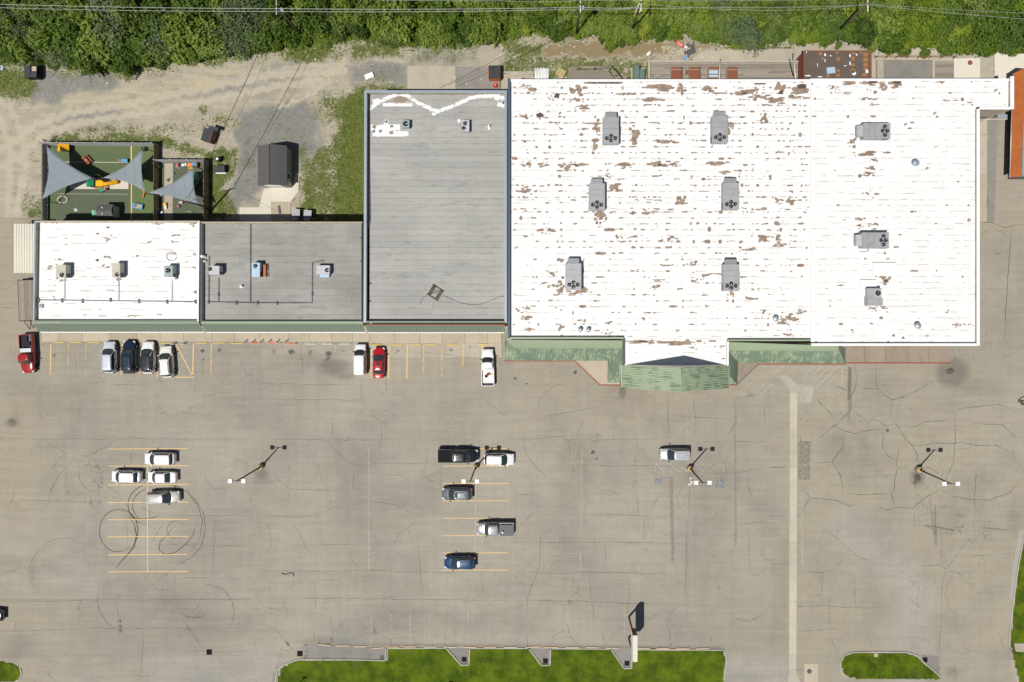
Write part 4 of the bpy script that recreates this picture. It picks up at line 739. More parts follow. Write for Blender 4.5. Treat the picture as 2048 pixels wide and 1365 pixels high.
# drains in the pockets
for (x, y, s, l) in ((764, 1315, .62, 'square black drain grate in the corner of the long concrete bay beside the lawn'), (928.5, 1319, .62, 'square black drain grate in the bare pointed lawn pocket nearest the long bay'), (1091, 1322, .62, 'square black drain grate half overgrown by weeds in a pointed pocket of the lawn'), (1254, 1327, .62, 'square black drain grate in the pointed pocket beside the tall sign'), (1850, 1320, .62, 'square black drain grate beside the round-ended small grass island')): grate('drain_grate', x, y, s, l)
b = MB(); q = P(1751.5, 1310); b.box((q.x, q.y, .06), (.55, .55, .1)); b.box((q.x, q.y, .125), (.45, .45, .03)); b.build('utility_box', M['walk'], None, 'small square tan utility lid at the kerb of the small grass island', 'utility lid')
# ---- front sidewalk slabs
sw = thing('sidewalk', '', '', P(540, 670)); sw['kind'] = 'structure'
xs = [84, 118, 165, 222, 274, 321, 368, 424, 470, 520, 578, 620, 664, 705, 740, 790, 840, 885, 930, 975, 1003]
for a, b_ in zip(xs[:-1], xs[1:]):
    yb = 683.5 if b_ < 742 else 687
    cslab('slab', [(a + .25, 648), (b_ - .25, 648), (b_ - .25, yb), (a + .25, yb)], 'walk', sw, z1=.11)
for a, b_ in ((741, 790), (790, 842), (842, 892), (892, 940), (940, 1003)): cslab('slab', [(a + .3, 687.6), (b_ - .3, 687.6), (b_ - .3, 715 if a > 800 else 716), (a + .3, 715)], 'conc', sw, z1=.003)
# front walk of the big building: tan slab with red kerb
sw2 = thing('sidewalk', '', '', P(1350, 720)); sw2['kind'] = 'structure'
redk = mat('red_kerb_paint', (.30, .095, .055), .85, var=.35, scale=2.5, dirt=(.30, .24, .19)); M['redk'] = redk
cslab('slab', [(1008, 640), (1149, 640), (1149, 721), (1008, 721)], 'walk', sw2, z1=.13); cslab('slab', [(1149.5, 640), (1240, 640), (1240, 769), (1199, 769), (1149.5, 721)], 'walk', sw2, z1=.13)
cslab('slab', [(1240.5, 640), (1445, 640), (1445, 769), (1240.5, 769)], 'walk', sw2, z1=.125); cslab('slab', [(1445.5, 640), (1516, 640), (1516, 727), (1472, 769), (1445.5, 769)], 'walkdk', sw2, z1=.13); cslab('slab', [(1516.5, 640), (1689, 640), (1689, 727), (1516.5, 727)], 'walk', sw2, z1=.13)
for a, b_ in ((1690, 1728), (1728, 1770), (1770, 1815), (1815, 1857), (1857, 1899.5)): cslab('slab', [(a + .3, 660), (b_ - .3, 660), (b_ - .3, 725), (a + .3, 725)], 'walkdk', sw2, z1=.12)
kerb_run(sw2, [(1008, 722.3), (1150, 722.3), (1200, 770.5), (1243, 770.5)], .17, .15, 'redk'); kerb_run(sw2, [(1446, 770.5), (1473, 770.5)], .17, .15, 'redk'); kerb_run(sw2, [(1473, 770.5), (1517, 728.5)], .17, .15, 'dkconc'); kerb_run(sw2, [(1517, 728.5), (1690, 728.5)], .17, .15, 'redk'); kerb_run(sw2, [(1690, 726.5), (1900, 726.5)], .17, .15, 'redk')
# ---- side lane at the east
sl_ = thing('side_walk', '', '', P(1945, 300)); sl_['kind'] = 'structure'
for y0, y1 in ((190, 270), (270, 350), (350, 444)): cslab('slab', [(1900, y0 + .4), (1974, y0 + .4), (1973.5, y1 - .4), (1900, y1 - .4)], 'walk' if y0 > 300 else 'conc', sl_, z1=.08)
cslab('slab', [(1976, 200), (2000, 200), (1993, 300), (1988, 444), (1976, 444)], 'dkconc', sl_, z1=.006)
# ---- back apron of concrete
ap = thing('concrete_apron', '', '', P(1700, 120)); ap['kind'] = 'structure'
for poly, m in (([(815, 133), (911, 133), (911, 182), (815, 182)], 'conc'), ([(912, 134), (960, 134), (960, 182), (912, 182)], 'dkconc'), ([(961, 134), (1000, 134), (1000, 182), (961, 182)], 'dkconc'), ([(961, 77), (984, 78), (998, 102), (999, 133), (961, 133)], 'conc'), ([(1002, 143), (1067, 143), (1067, 180), (1002, 180)], 'conc'),
                ([(1432, 82), (1508, 80), (1508, 94), (1432, 95)], 'conc'), ([(1509, 80), (1586, 74), (1586, 94), (1509, 94)], 'conc'), ([(1383, 119), (1404, 104), (1427, 100), (1432, 99), (1508, 99.5), (1508, 150), (1383, 150)], 'conc'), ([(1509, 99), (1586, 98), (1586, 150), (1509, 150)], 'conc'),
                ([(1588, 70), (1750, 66), (1750, 112), (1588, 112)], 'conc'), ([(1751, 70), (1905, 84), (1905, 150), (1751, 150)], 'conc'), ([(1906, 84), (1987, 86), (1987, 175), (1906, 175)], 'conc'), ([(1588, 113), (1750, 113), (1750, 175), (1588, 175)], 'conc'), ([(1989, 96), (2120, 96), (2120, 175), (1989, 175)], 'pad')): cslab('slab', poly, m, ap, z1=.008)
cslab('slab', [(1908, 118), (1960, 116), (1960, 172), (1908, 172)], 'pad', ap, z1=.014)
m2 = thing('manhole_cover', 'round rusty manhole cover in the concrete yard behind the white building', 'manhole', P(1940, 126)); b = MB(); b.lathe([(.36, 0), (.36, .03), (.3, .034), (.28, .026), (.02, .026)], P(1940, 126) + Vector((0, 0, .003)), 20); b.build('cover', M['rust'], m2)
# pads by the shed
sp = thing('concrete_pad', '', '', P(540, 415)); sp['kind'] = 'structure'
cslab('slab', [(479, 415), (519, 415), (520, 407), (528, 377), (583, 376), (592, 345), (598, 347), (597, 383), (586, 397), (581, 404), (543, 404), (543, 448), (479, 448)], 'pad', sp, z1=.03)
cslab('slab', [(543.6, 404.5), (581, 404.5), (581, 448), (543.6, 448)], 'walk', sp, z1=.02)
b = MB(); q = P(559, 420); b.box((q.x, q.y, .08), (.32, 1.2, .12), rad(8)); b.box((q.x, q.y, .16), (.26, 1.1, .06), rad(8)); b.build('parking_mat', M['dark'], None, 'dark grey slab lying on the tan pad between shed and wall', 'mat')
b = MB(); b.tube([P(577, 413) + Vector((0, 0, .08)), P(589, 398) + Vector((0, 0, .08))], .06, 4); b.build('timber', M['cream'], None, 'pale timber lying at the corner of the shed pad', 'timber')
# ---- wheel stops
def stop(x0, x1, y, m, label, group, dy=0.0, parent=None):
    c = P((x0 + x1) / 2, y); L = (x1 - x0) * S; rz = math.atan2(-dy, (x1 - x0))
    b = MB(); hw = .08
    prof = [(-.09, 0), (-.07, .12), (.07, .12), (.09, 0)]
    pts = []; 
    for x in (-L / 2, -L / 2 + .05, L / 2 - .05, L / 2):
        k = .82 if abs(x) == L / 2 else 1
        for py_, pz in prof: pts.append((x, py_ * k, pz * k))
    fs = [(i * 4 + j, (i + 1) * 4 + j, (i + 1) * 4 + j + 1, i * 4 + j + 1) for i in range(3) for j in range(3)] + [(0, 1, 2, 3), (15, 14, 13, 12)]
    cr, sr = math.cos(rz), math.sin(rz)
    b.add([(p[0] * cr - p[1] * sr + c.x, p[0] * sr + p[1] * cr + c.y, p[2] + .004) for p in pts], fs)
    return b.build('wheel_stop', M[m], parent, label, 'wheel stop', group)
M['ostop'] = mat('orange_stop_paint', (.66, .235, .085), .8, var=.25, dirt=(.45, .38, .3)); M['wstop'] = mat('pale_stop_paint', (.58, .55, .48), .85, var=.2); M['tstop'] = mat('tan_stop_concrete', (.56, .43, .28), .85, var=.2)
for x0, x1, y, dy in ((106, 129, 685, 0), (142, 165, 685, .5), (177, 200, 685.3, 0), (320, 344, 686.5, 0), (391.6, 415, 686.8, 0), (425, 451, 686.3, -.5), (462, 486, 687, 0)): stop(x0, x1, y, 'yellow', 'yellow concrete wheel stop at the sidewalk before the low white and dark grey roofed shops', 'wheel stops before the low shops', dy)
for x0, x1, y, dy in ((500.5, 522.4, 687, 0), (534.7, 557, 685.7, 1), (569.6, 593, 688, .5)): stop(x0, x1, y, 'ostop', 'orange concrete wheel stop in front of the row of short bollards', 'orange wheel stops', dy)
for x0, x1, y, dy in ((610.6, 633, 688.3, 0), (642.8, 665, 688.2, 0), (678, 701, 688.2, 0), (713, 737, 688, 0)): stop(x0, x1, y, 'wstop', 'pale unpainted wheel stop at the weedy sidewalk edge beside the orange stops', 'pale wheel stops', dy)
for x0, x1, y, dy in ((741, 764, 690, 0), (782, 805.6, 689.7, 0), (818, 841, 689.6, 0), (851, 873.6, 689.5, .6), (893, 916, 689.8, 0), (955.6, 976.7, 689, -.4)): stop(x0, x1, y, 'yellow', 'yellow wheel stop on tan concrete before the tall grey-roofed shop', 'wheel stops before the tall shop', dy)
for i, (x0, x1, y, dy) in enumerate(((637, 662, 1290, 2.6), (672, 699, 1291.3, 0), (707.5, 733, 1293, -.8), (744.5, 770, 1296, -1.6))): stop(x0, x1, y, 'tstop', 'tan wheel stop lying askew on the cracked concrete bay at the lawn' if i != 1 else 'straight tan wheel stop between crooked ones on the concrete bay', None if i == 1 else 'askew wheel stops on the bay', dy)
for x0, x1, y, dy in ((776, 799, 1293.6, .4), (806, 832, 1293.4, 0), (848, 874, 1293.6, 0), (887.5, 913, 1294, .3), (927, 953, 1294.2, 0), (967.5, 992.5, 1294, 0), (1008, 1034, 1294.3, 0), (1051.5, 1078, 1294, -2), (1090, 1116.5, 1294.6, 0), (1131.5, 1158, 1294.8, 0), (1171.5, 1197, 1295, .2), (1212, 1238, 1296, .3), (1274, 1300, 1296.4, 0), (1313, 1338.5, 1297, 0), (1353, 1379, 1297.3, 0), (1392, 1418, 1297, -1)): stop(x0, x1, y, 'tstop', 'tan wheel stop in the long row along the lawn edge', 'wheel stops along the lawn', dy)
# ================================================================== BUILDINGS
def offset_poly(poly, t):
    """inset a counter-clockwise polygon of 2-D points by t"""
    n = len(poly); out = []
    for i in range(n):
        p0, p1, p2 = Vector(poly[i - 1]), Vector(poly[i]), Vector(poly[(i + 1) % n])
        d1 = (p1 - p0).normalized(); d2 = (p2 - p1).normalized()
        n1 = Vector((-d1.y, d1.x)); n2 = Vector((-d2.y, d2.x))
        k = 1 + n1.dot(n2)
        out.append(p1 + (n1 + n2) * (t / k if abs(k) > 1e-6 else t))
    return out
def shell(root, poly_px, ztop, zroof, t, wallm, copem, cope=.05, side=None):
    """walls from the ground to the parapet top, one wall and one coping strip per side"""
    poly = [Vector(P(x, y, ztop)[:2]) for x, y in poly_px]
    n = len(poly); a = sum(poly[i].x * poly[(i + 1) % n].y - poly[(i + 1) % n].x * poly[i].y for i in range(n))
    if a < 0: poly = poly[::-1]
    inn = offset_poly(poly, t); co = offset_poly(poly, -cope); ci = offset_poly(poly, t + .03)
    for i in range(n):
        j = (i + 1) % n
        b = MB(); b.prism([poly[i], poly[j], inn[j], inn[i]], -.05, ztop - .001); b.build('wall', wallm, root)
        south = abs(poly[i].y - poly[j].y) < .3 and poly[i].y < sum(p.y for p in poly) / n
        if south: b = MB(); b.prism([poly[i], poly[j], inn[j], inn[i]], ztop + .001, ztop + .03); b.build('coping', M['gm'], root); continue
        north = abs(poly[i].y - poly[j].y) < .3; west = not north and poly[i].x < sum(p.x for p in poly) / n
        if north and ztop < 5.5: nr = offset_poly(poly, .12); b = MB(); b.prism([poly[i], poly[j], nr[j], nr[i]], ztop + .001, ztop + .05); b.build('coping', M['walk'], root); continue
        if side and not north: b = MB(); b.prism([poly[i], poly[j], inn[j], inn[i]], ztop + .001, ztop + .05); b.build('coping', M[side[0] if west else side[1]], root); continue
        b = MB(); b.prism([co[i], co[j], ci[j], ci[i]], ztop + .001, ztop + .07); b.build('coping', copem, root)
    return poly, inn
def strips(root, inn_bb, z, pitch, m, tilt=.02, splits=None, gap=.03, name='roofing_strip'):
    x0, x1, y0, y1 = inn_bb
    n = int(round((y1 - y0) / pitch)); p = (y1 - y0) / n
    for k in range(n):
        a = y0 + k * p; b_ = a + p - gap
        cuts = [x0, x1]
        if splits: cuts = [x0] + sorted(x0 + (x1 - x0) * min(.97, max(.03, R.random())) for _ in range(splits)) + [x1]
        for u, v in zip(cuts[:-1], cuts[1:]):
            if v - u < .3: continue
            b = MB(); v_ = v - (.015 if v != x1 else 0)
            pts = [(u, a, z - .01), (v_, a, z - .01), (v_, b_, z - .01), (u, b_, z - .01), (u, a, z + tilt), (v_, a, z + tilt), (v_, b_, z + tilt * .3), (u, b_, z + tilt * .3)]
            b.add(pts, [(3, 2, 1, 0), (4, 5, 6, 7), (0, 1, 5, 4), (1, 2, 6, 5), (2, 3, 7, 6), (3, 0, 4, 7)])
            b.build(name, m, root)
def bb(inn): return (min(p.x for p in inn), max(p.x for p in inn), min(p.y for p in inn), max(p.y for p in inn))
def patches(root, items, z, m, name):
    d = DEC()
    for it in items:
        x, y, rx, ry = it[:4]; d.disc(x, y, rx, ry, z, .95, it[4] if len(it) > 4 else 0, 22, h=z, edge=.12)
    return d.build(name, M[m], root, kind='stuff')
# ---------------- worn white roofs: wear is stamped row by row along the lap lines
def wear(x0, x1, y0, y1, z, step, seed, dens, hero=(), dark=(), pitch=11.85, lanes=(), faint=.5, dash=()):
    """wear values on a roof grid given in photo pixels at height z"""
    nx = int((x1 - x0) / step) + 1; ny = int((y1 - y0) / step) + 1
    xs = np.linspace(x0, x1, nx); ys = np.linspace(y0, y1, ny); B = np.zeros((ny, nx)); G_ = np.zeros((ny, nx)); D = np.zeros((ny, nx)); r = np.random.RandomState(seed)
    def stamp(A, cx, cy, L, T, v):
        i0, i1 = np.searchsorted(xs, (cx - L * 1.4, cx + L * 1.4)); j0, j1 = np.searchsorted(ys, (cy - T * 1.9, cy + T * 1.9))
        if i1 <= i0 or j1 <= j0: return
        X, Y = np.meshgrid(xs[i0:i1], ys[j0:j1]); d = np.sqrt(np.abs((X - cx) / L) ** 3 + np.abs((Y - cy) / T) ** 2.4); A[j0:j1, i0:i1] = np.maximum(A[j0:j1, i0:i1], v * (1 - sstep(d, .45, 1.5)))
    k = 0; y = y0 + 4
    while y < y1 - 2:
        x = x0 + r.uniform(2, 20); bad = r.uniform(.5, 1.5)
        while x < x1 - 3:
            d = dens(x, y) * bad
            if abs((x - x0 + 6) % 24.3 - 12.1) > 7.5: d *= .1
            u = r.rand()
            if u < d: L = min(18, 2.5 * np.exp(r.randn() * .62) + 1.1); stamp(B, x, y + r.randn() * .5, L, r.uniform(.75, 1.95) * (1 + (r.rand() < .12) * r.uniform(.5, 1.6)), r.uniform(.55, .95)); [stamp(B, x + r.randn() * L, y + r.randn() * 2.2, r.uniform(.8, 2.2), r.uniform(.6, 1.4), .8) for _ in range(r.randint(0, 2))]; x += L
            elif u < d + faint: L = r.uniform(3, 16); stamp(G_, x, y + r.randn() * .5, L, r.uniform(.5, 1.1), r.uniform(.35, .8)); x += L
            x += r.uniform(2, 11)
        y += pitch * (1 if r.rand() < .93 else .5)
    for h_ in hero:
        cx, cy, rx, ry = h_[:4]; n = max(4, int(2 + rx * ry / 12))
        for _ in range(n): stamp(B, cx + r.randn() * rx * .45, cy + r.randn() * ry * .45, max(1.5, rx * r.uniform(.2, .45)), max(1.0, min(3.5, ry * r.uniform(.25, .5))), r.uniform(.7, 1))
        [stamp(B, cx + r.randn() * rx * .9, cy + r.randn() * ry * .9, r.uniform(.8, 3), r.uniform(.6, 1.5), .9) for _ in range(4)]
    for cx, cy, rx, ry in dark: stamp(D, cx, cy, rx * 1.3, ry * 1.3, 1); stamp(B, cx, cy, rx, ry, .9)
    for cx, cy, L, T, v in dash: stamp(G_, cx, cy, L, T, v)
    return np.stack([B.ravel(), G_.ravel(), D.ravel()], 1)
def white_sheet(root, x0, x1, y0, y1, z, step, seed, dens, keep=None, **kw):
    arr = wear(x0, x1, y0, y1, z, step, seed, dens, **kw); o = grid_mesh('roof', x0, x1, y0, y1, step, 0, M['wroof'], lambda X, Y: {'zone': arr}, keep)
    o.data.transform(Matrix.Translation(Vector((0, 0, z)) - ORG[root.name]) @ Matrix.Diagonal(((H - z) / H, (H - z) / H, 1, 1))); o.parent = root; ORG[o.name] = ORG[root.name]; return o
# ---------------- low shop with white roof (left end)
ZL1, ZR1 = 5.0, 4.45
b1 = thing('white_roofed_shop', 'low end shop with a grubby white flat roof and green metal awning', 'building', P(235, 545))
pl, inn = shell(b1, [(69, 442), (399.3, 442), (397.5, 644.5), (66, 644.5)], ZL1, ZR1, .22, M['block'], M['coping'], side=('coping', 'copew'))
white_sheet(b1, 70, 398.5, 443, 643.5, ZR1, 1.7, 5, lambda x, y: .012 + .03 * (abs(x - 215) < 12) * (y < 560) + .03 * (abs(x - 122) < 14) * (y < 540) + .02 * (abs(x - 342) < 16) * (y < 530), faint=.35,
    hero=((108, 445.5, 14, 1.6), (102, 533, 8, 4), (214, 455, 6, 2), (214, 480, 6, 2.5), (215, 515, 6, 3), (211, 533, 9, 3), (120, 520, 8, 2), (310, 447.5, 14, 1.6), (343, 471, 17, 1.4), (387, 449, 9, 4), (300, 484, 5, 2.5), (237, 556, 7, 4), (389, 509, 3, 2), (389, 536, 3, 2), (389, 585, 5, 3), (270, 632, 13, 2), (128, 561, 9, 2), (350, 484, 8, 1.2), (345, 508, 6, 1.2)), dash=((205, 632, 10, 2, .8), (170, 582, 10, 1.6, .8), (220, 581, 10, 1.6, .8), (105, 582, 8, 1.6, .8)))
# ---------------- low shop with dark grey roof
b2 = thing('grey_roofed_shop', 'low shop with dark grey roll-roofing, middle of the low terrace', 'building', P(565, 545))
pl, inn = shell(b2, [(401.2, 444), (726, 444), (726, 645.5), (401.2, 645.5)], ZL1, ZR1, .22, M['block'], M['coping'], side=('navy', 'tar'))  # dark west coping stands in for the shaded parapet face
b = MB(); b.sheet([(p.x, p.y) for p in inn], ZR1 - .03); b.build('roof', M['lap'], b2)
strips(b2, bb(inn), ZR1 - .015, .9, M['g2'], splits=2)
# ---------------- tall shop with grey roof
ZT2, ZR2 = 6.0, 5.2
b3 = thing('tall_grey_shop', 'taller shop with pale grey lapped roofing and white repair smears', 'building', P(870, 415))
pl, inn = shell(b3, [(729.5, 182), (1013.2, 182), (1013.2, 646.5), (728, 646.5)], ZT2, ZR2, .28, M['block'], M['coping'])
b = MB(); b.sheet([(p.x, p.y) for p in inn], ZR2 - .03); b.build('roof', M['lap'], b3)
strips(b3, bb(inn), ZR2 - .015, .88, M['g1'], splits=1)
def hz(pts, wd, z, cov=.9, dd=None, soft=True, st=.3):
    """ribbon on a roof at height z from photo pixels"""
    D = dd or DEC(); k = (H - z) / H; n0 = len(D.v)
    D.ribbon(pts, wd, z, cov, soft=soft, step=st)
    for q in range(n0, len(D.v)): v = D.v[q]; D.v[q] = (v[0] * k, v[1] * k, z)
    return D
zs = ZR2 + .022
d = hz([(737, 220), (760, 203), (785, 192), (815, 192), (838, 207), (875, 224), (905, 213), (940, 197), (960, 193), (1000, 192)], 1.15, zs, .60)
hz([(745, 203), (760, 200)], 1.3, zs + .001, .58, d); hz([(765, 210), (825, 210)], .9, zs + .001, .68, d); hz([(990, 195), (1010, 200), (1011, 212), (995, 208)], 1.7, zs + .001, .6, d); hz([(742, 257), (800, 255)], 1.9, zs, .66, d); hz([(745, 268), (817, 268)], 1.5, zs + .001, .68, d); hz([(769, 244), (776, 246)], 1.1, zs + .002, .9, d); d.disc(918, 242, 5, 6, zs, .75, h=zs); d.disc(868, 228, 8, 5, zs, .9, h=zs); d.disc(978, 258, 4, 4, zs, .7, h=zs)
d.build('white_repair_smears', M['whitepatch'], b3, kind='stuff')
d = DEC(); d.disc(800, 199, 20, 9, zs + .004, .9, h=zs); d.disc(783, 266, 7, 5, zs + .004, .8, h=zs); d.disc(748, 254, 6, 6, zs + .004, .7, h=zs); d.disc(783, 253, 6, 4, zs + .004, .8, h=zs); d.build('bare_patches', M['brownpatch'], b3, kind='stuff')
# tar joint between the low and the tall shop
d = hz([(727, 447), (730, 500), (729, 560), (728, 640)], .55, ZL1 + .09, .9); hz([(735.5, 455), (736, 520), (735, 600), (734.5, 642)], .7, zs + .003, .9, d)
for y in (476, 500, 522, 540, 548, 560, 566, 571, 590, 602): hz([(722 + R.uniform(-4, 2), y), (729, y + 1)], .2, ZL1 + .1, .9, d) if y < 560 else hz([(735, y), (741 + R.uniform(-2, 4), y + 1)], .3, zs + .003, .8, d)
d.build('tar_joint', M['tarsmear'], b3, kind='stuff')
# rusty fascia strip on the front of the tall shop
b = MB(); A = P(732, 648.2, 5.2); B = P(1011, 648.2, 5.2); b.slab(A.x, B.x, A.y - .22, A.y - .02, 4.4, 5.62); b.build('fascia', M['rust'], b3)
for k in range(7): x = A.x + (B.x - A.x) * (k + .5) / 7; b = MB(); b.slab(x - .04, x + .04, A.y - .25, A.y - .215, 4.5, 5.66); b.build('bracket', M['white'], b3)
# ---------------- awnings of the three shops
def awning(root, x0, x1, ytop, yeave, zt, ze, pitch, m, gut=True, x0e=None, x1e=None, ribm=None, cap=True):
    """sloping sheet with standing ribs; x in photo pixels at the top edge"""
    A, B = P(x0, ytop, zt), P(x1, ytop, zt); yA = A.y; yE = P(0, yeave, ze).y
    xe0 = A.x if x0e is None else P(x0e, yeave, ze).x; xe1 = B.x if x1e is None else P(x1e, yeave, ze).x
    b = MB(); b.plate([(A.x, yA, zt), (B.x, yA, zt), (xe1, yE, ze), (xe0, yE, ze)], .05); aw = b.build('awning', m, root)
    b = MB(); n = int(abs(B.x - A.x) / pitch)
    for k in range(n + 1):
        f = k / n; t_ = Vector((A.x + (B.x - A.x) * f, yA, zt + .02)); e_ = Vector((xe0 + (xe1 - xe0) * f, yE, ze + .02))
        if x0e is not None: t_ = Vector((min(max(A.x, xe0 + (xe1 - xe0) * f), B.x), yA, zt + .02))
        dx = .022
        b.add([t_ + Vector((-dx, 0, -.02)), t_ + Vector((dx, 0, -.02)), t_ + Vector((dx, 0, .035)), t_ + Vector((-dx, 0, .035)), e_ + Vector((-dx, 0, -.02)), e_ + Vector((dx, 0, -.02)), e_ + Vector((dx, 0, .035)), e_ + Vector((-dx, 0, .035))], [(0, 4, 5, 1), (1, 5, 6, 2), (2, 6, 7, 3), (3, 7, 4, 0), (0, 1, 2, 3), (4, 7, 6, 5)])
    b.build('standing_seams', ribm or m, aw, kind='stuff')
    if cap: b = MB(); b.slab(A.x, B.x, yA - .02, yA + .14, zt - .05, zt + .06); b.build('ridge_cap', M['gtop'], aw)
    if gut:
        b = MB(); b.slab(xe0, xe1, yE - .13, yE - .005, ze - .16, ze - .02); b.build('gutter', M['white'], aw)
        n = int(abs(xe1 - xe0) / 2.4)
        for k in range(n): x = xe0 + (xe1 - xe0) * (k + .5) / n; b = MB(); b.slab(x - .03, x + .03, yE - .02, yE + .25, ze + .03, ze + .09); b.build('strap', M['dark'], aw)
    return aw
awning(b1, 65.5, 398.5, 647.0, 664.0, 4.35, 2.9, .52, M['gm']); awning(b2, 402, 726, 647.4, 664.4, 4.35, 2.9, .52, M['gm']); awning(b3, 731, 1007, 651.5, 665.0, 4.35, 2.9, .50, M['gm'])
# shop fronts under the awnings: brick piers and windows
for root, x0, x1, n in ((b1, 120, 400, 5), (b2, 405, 725, 5), (b3, 735, 1008, 4)):
    yw = P(0, 646 if root is not b3 else 647.5, 5.0).y
    for k in range(n):
        u = P(x0 + (x1 - x0) * (k + .12) / n, 640, 2).x; v = P(x0 + (x1 - x0) * (k + .88) / n, 640, 2).x
        b = MB(); b.slab(u, v, yw - .06, yw + .02, .45, 2.5); wd = b.build('shop_window', M['glass'], root)
        b = MB(); b.slab(u - .06, v + .06, yw - .09, yw - .0, .36, .45); b.slab(u - .06, v + .06, yw - .09, yw - .0, 2.5, 2.58); b.build('frame', M['steel'], wd)
# ---------------- big white-roofed building
ZT4, ZR4 = 6.0, 5.5
b4 = thing('white_roofed_store', 'very large store with a white coated flat roof worn through in brown patches', 'building', P(1450, 420))
ZW = ZR4
W1 = [(1016.4, 158.5), (1622, 158.5), (1622, 681), (1455.5, 681), (1455.5, 733), (1247.5, 733), (1247.5, 679), (1016.4, 678)]
ptop = [Vector(P(x, y, ZT4)[:2]) for x, y in W1]
X = {k: P(k, 400, ZT4).x for k in (1016, 1018.5, 1022, 1247.5, 1250, 1452.5, 1455.5, 1622, 1625, 1951, 1956, 1959, 2019, 2026, 2028)}
Yk = lambda y, z=ZT4: P(0, y, z).y
def wallbox(root, x0, x1, y0, y1, z1, m, cm=None, name='wall', z0=-.05, ov=.04):
    b = MB(); b.slab(min(x0, x1), max(x0, x1), min(y0, y1), max(y0, y1), z0, z1 - .002); b.build(name, m, root)
    if cm: b = MB(); b.slab(min(x0, x1) - ov, max(x0, x1) + ov, min(y0, y1) - ov, max(y0, y1) + ov, z1, z1 + .06); b.build('coping', cm, root)
pt = .26
wallbox(b4, X[1016], X[1016] + pt, Yk(675.9), Yk(158.5), ZT4, M['block'], M['navy'])                 # west; coping darkened to stand in for parapet shade
wallbox(b4, X[1016] + pt + .05, X[1622] - .03, Yk(158.5) - pt, Yk(158.5), ZT4 - .28, M['block'], M['copew'])    # north
wallbox(b4, X[1016] + .01, X[1247.5], Yk(677.6) , Yk(676.2) + .12, ZT4, M['block'], M['gtop'], ov=.0)              # south, left of the porch
wallbox(b4, X[1455.5], X[1622] - .03, Yk(682.6), Yk(681.2) + .12, ZT4, M['block'], M['gtop'], ov=.0)              # south, right of the porch
wallbox(b4, X[1247.5] - .12, X[1247.5] + .1, Yk(731), Yk(678.4) - .06, ZT4 - .1, M['block'], M['dark']); wallbox(b4, X[1455.5] - .1, X[1455.5] + .12, Yk(731), Yk(683.2) - .06, ZT4 - .1, M['block'], M['copew'])
# roof sheets
def rsheet(px0, px1, py0, py1, z, m, name='roof'):
    A = P(px0, py0, z); B = P(px1, py1, z); b = MB(); b.slab(A.x, B.x, B.y, A.y, z - .25, z); return b.build(name, M[m], b4)
RF = True
# right section, a little higher
ZT5, ZR5 = 6.05, 5.62
wallbox(b4, X[1622], X[2019] + .02, Yk(157.5) - .26, Yk(157.5), ZT5 - .25, M['block'], M['copew'])
x0, x1 = P(2020, 0, ZT5).x, P(2027, 0, ZT5).x; wallbox(b4, x0 + .05, x1, Yk(218.5) , Yk(154), ZT5, M['block'], M['copew'])
x2, x3 = P(1953.5, 0, ZT5).x, P(1958.5, 0, ZT5).x; wallbox(b4, x2, x3, Yk(692) + .05, Yk(219.5), ZT5, M['block'], M['copew'])
wallbox(b4, x3 + .06, x0 - .02, Yk(219.2), Yk(215.2), ZT5, M['block'], M['copew'])
wallbox(b4, X[1622] + .03, x2 - .06, Yk(691.6), Yk(687.6), ZT5, M['block'], M['copew'])
b = MB(); b.slab(P(1621.2, 0, 5.7).x, P(1623, 0, 5.7).x, Yk(684), Yk(160), 5.45, 5.74); b.build('expansion_joint', M['white'], b4)
# door, pipes and vents on the notch wall, visible from above
yn = Yk(219.2)
b = MB(); u = P(1972, 0, 3).x; b.slab(u, u + 1.0, yn - .06, yn + .0, .0, 2.1); dr = b.build('door', M['dark'], b4)
b = MB(); b.slab(u + 1.5, u + 2.7, yn - .5, yn - .02, 2.9, 3.4); b.slab(u + 1.4, u + 2.8, yn - .55, yn - .02, 3.4, 3.46); b.build('wall_unit', M['steel'], b4)
b = MB(); b.slab(u - .6, u + 4.4, yn - .12, yn - .02, 1.0, 1.12); b.build('guard_rail', M['cream'], b4)
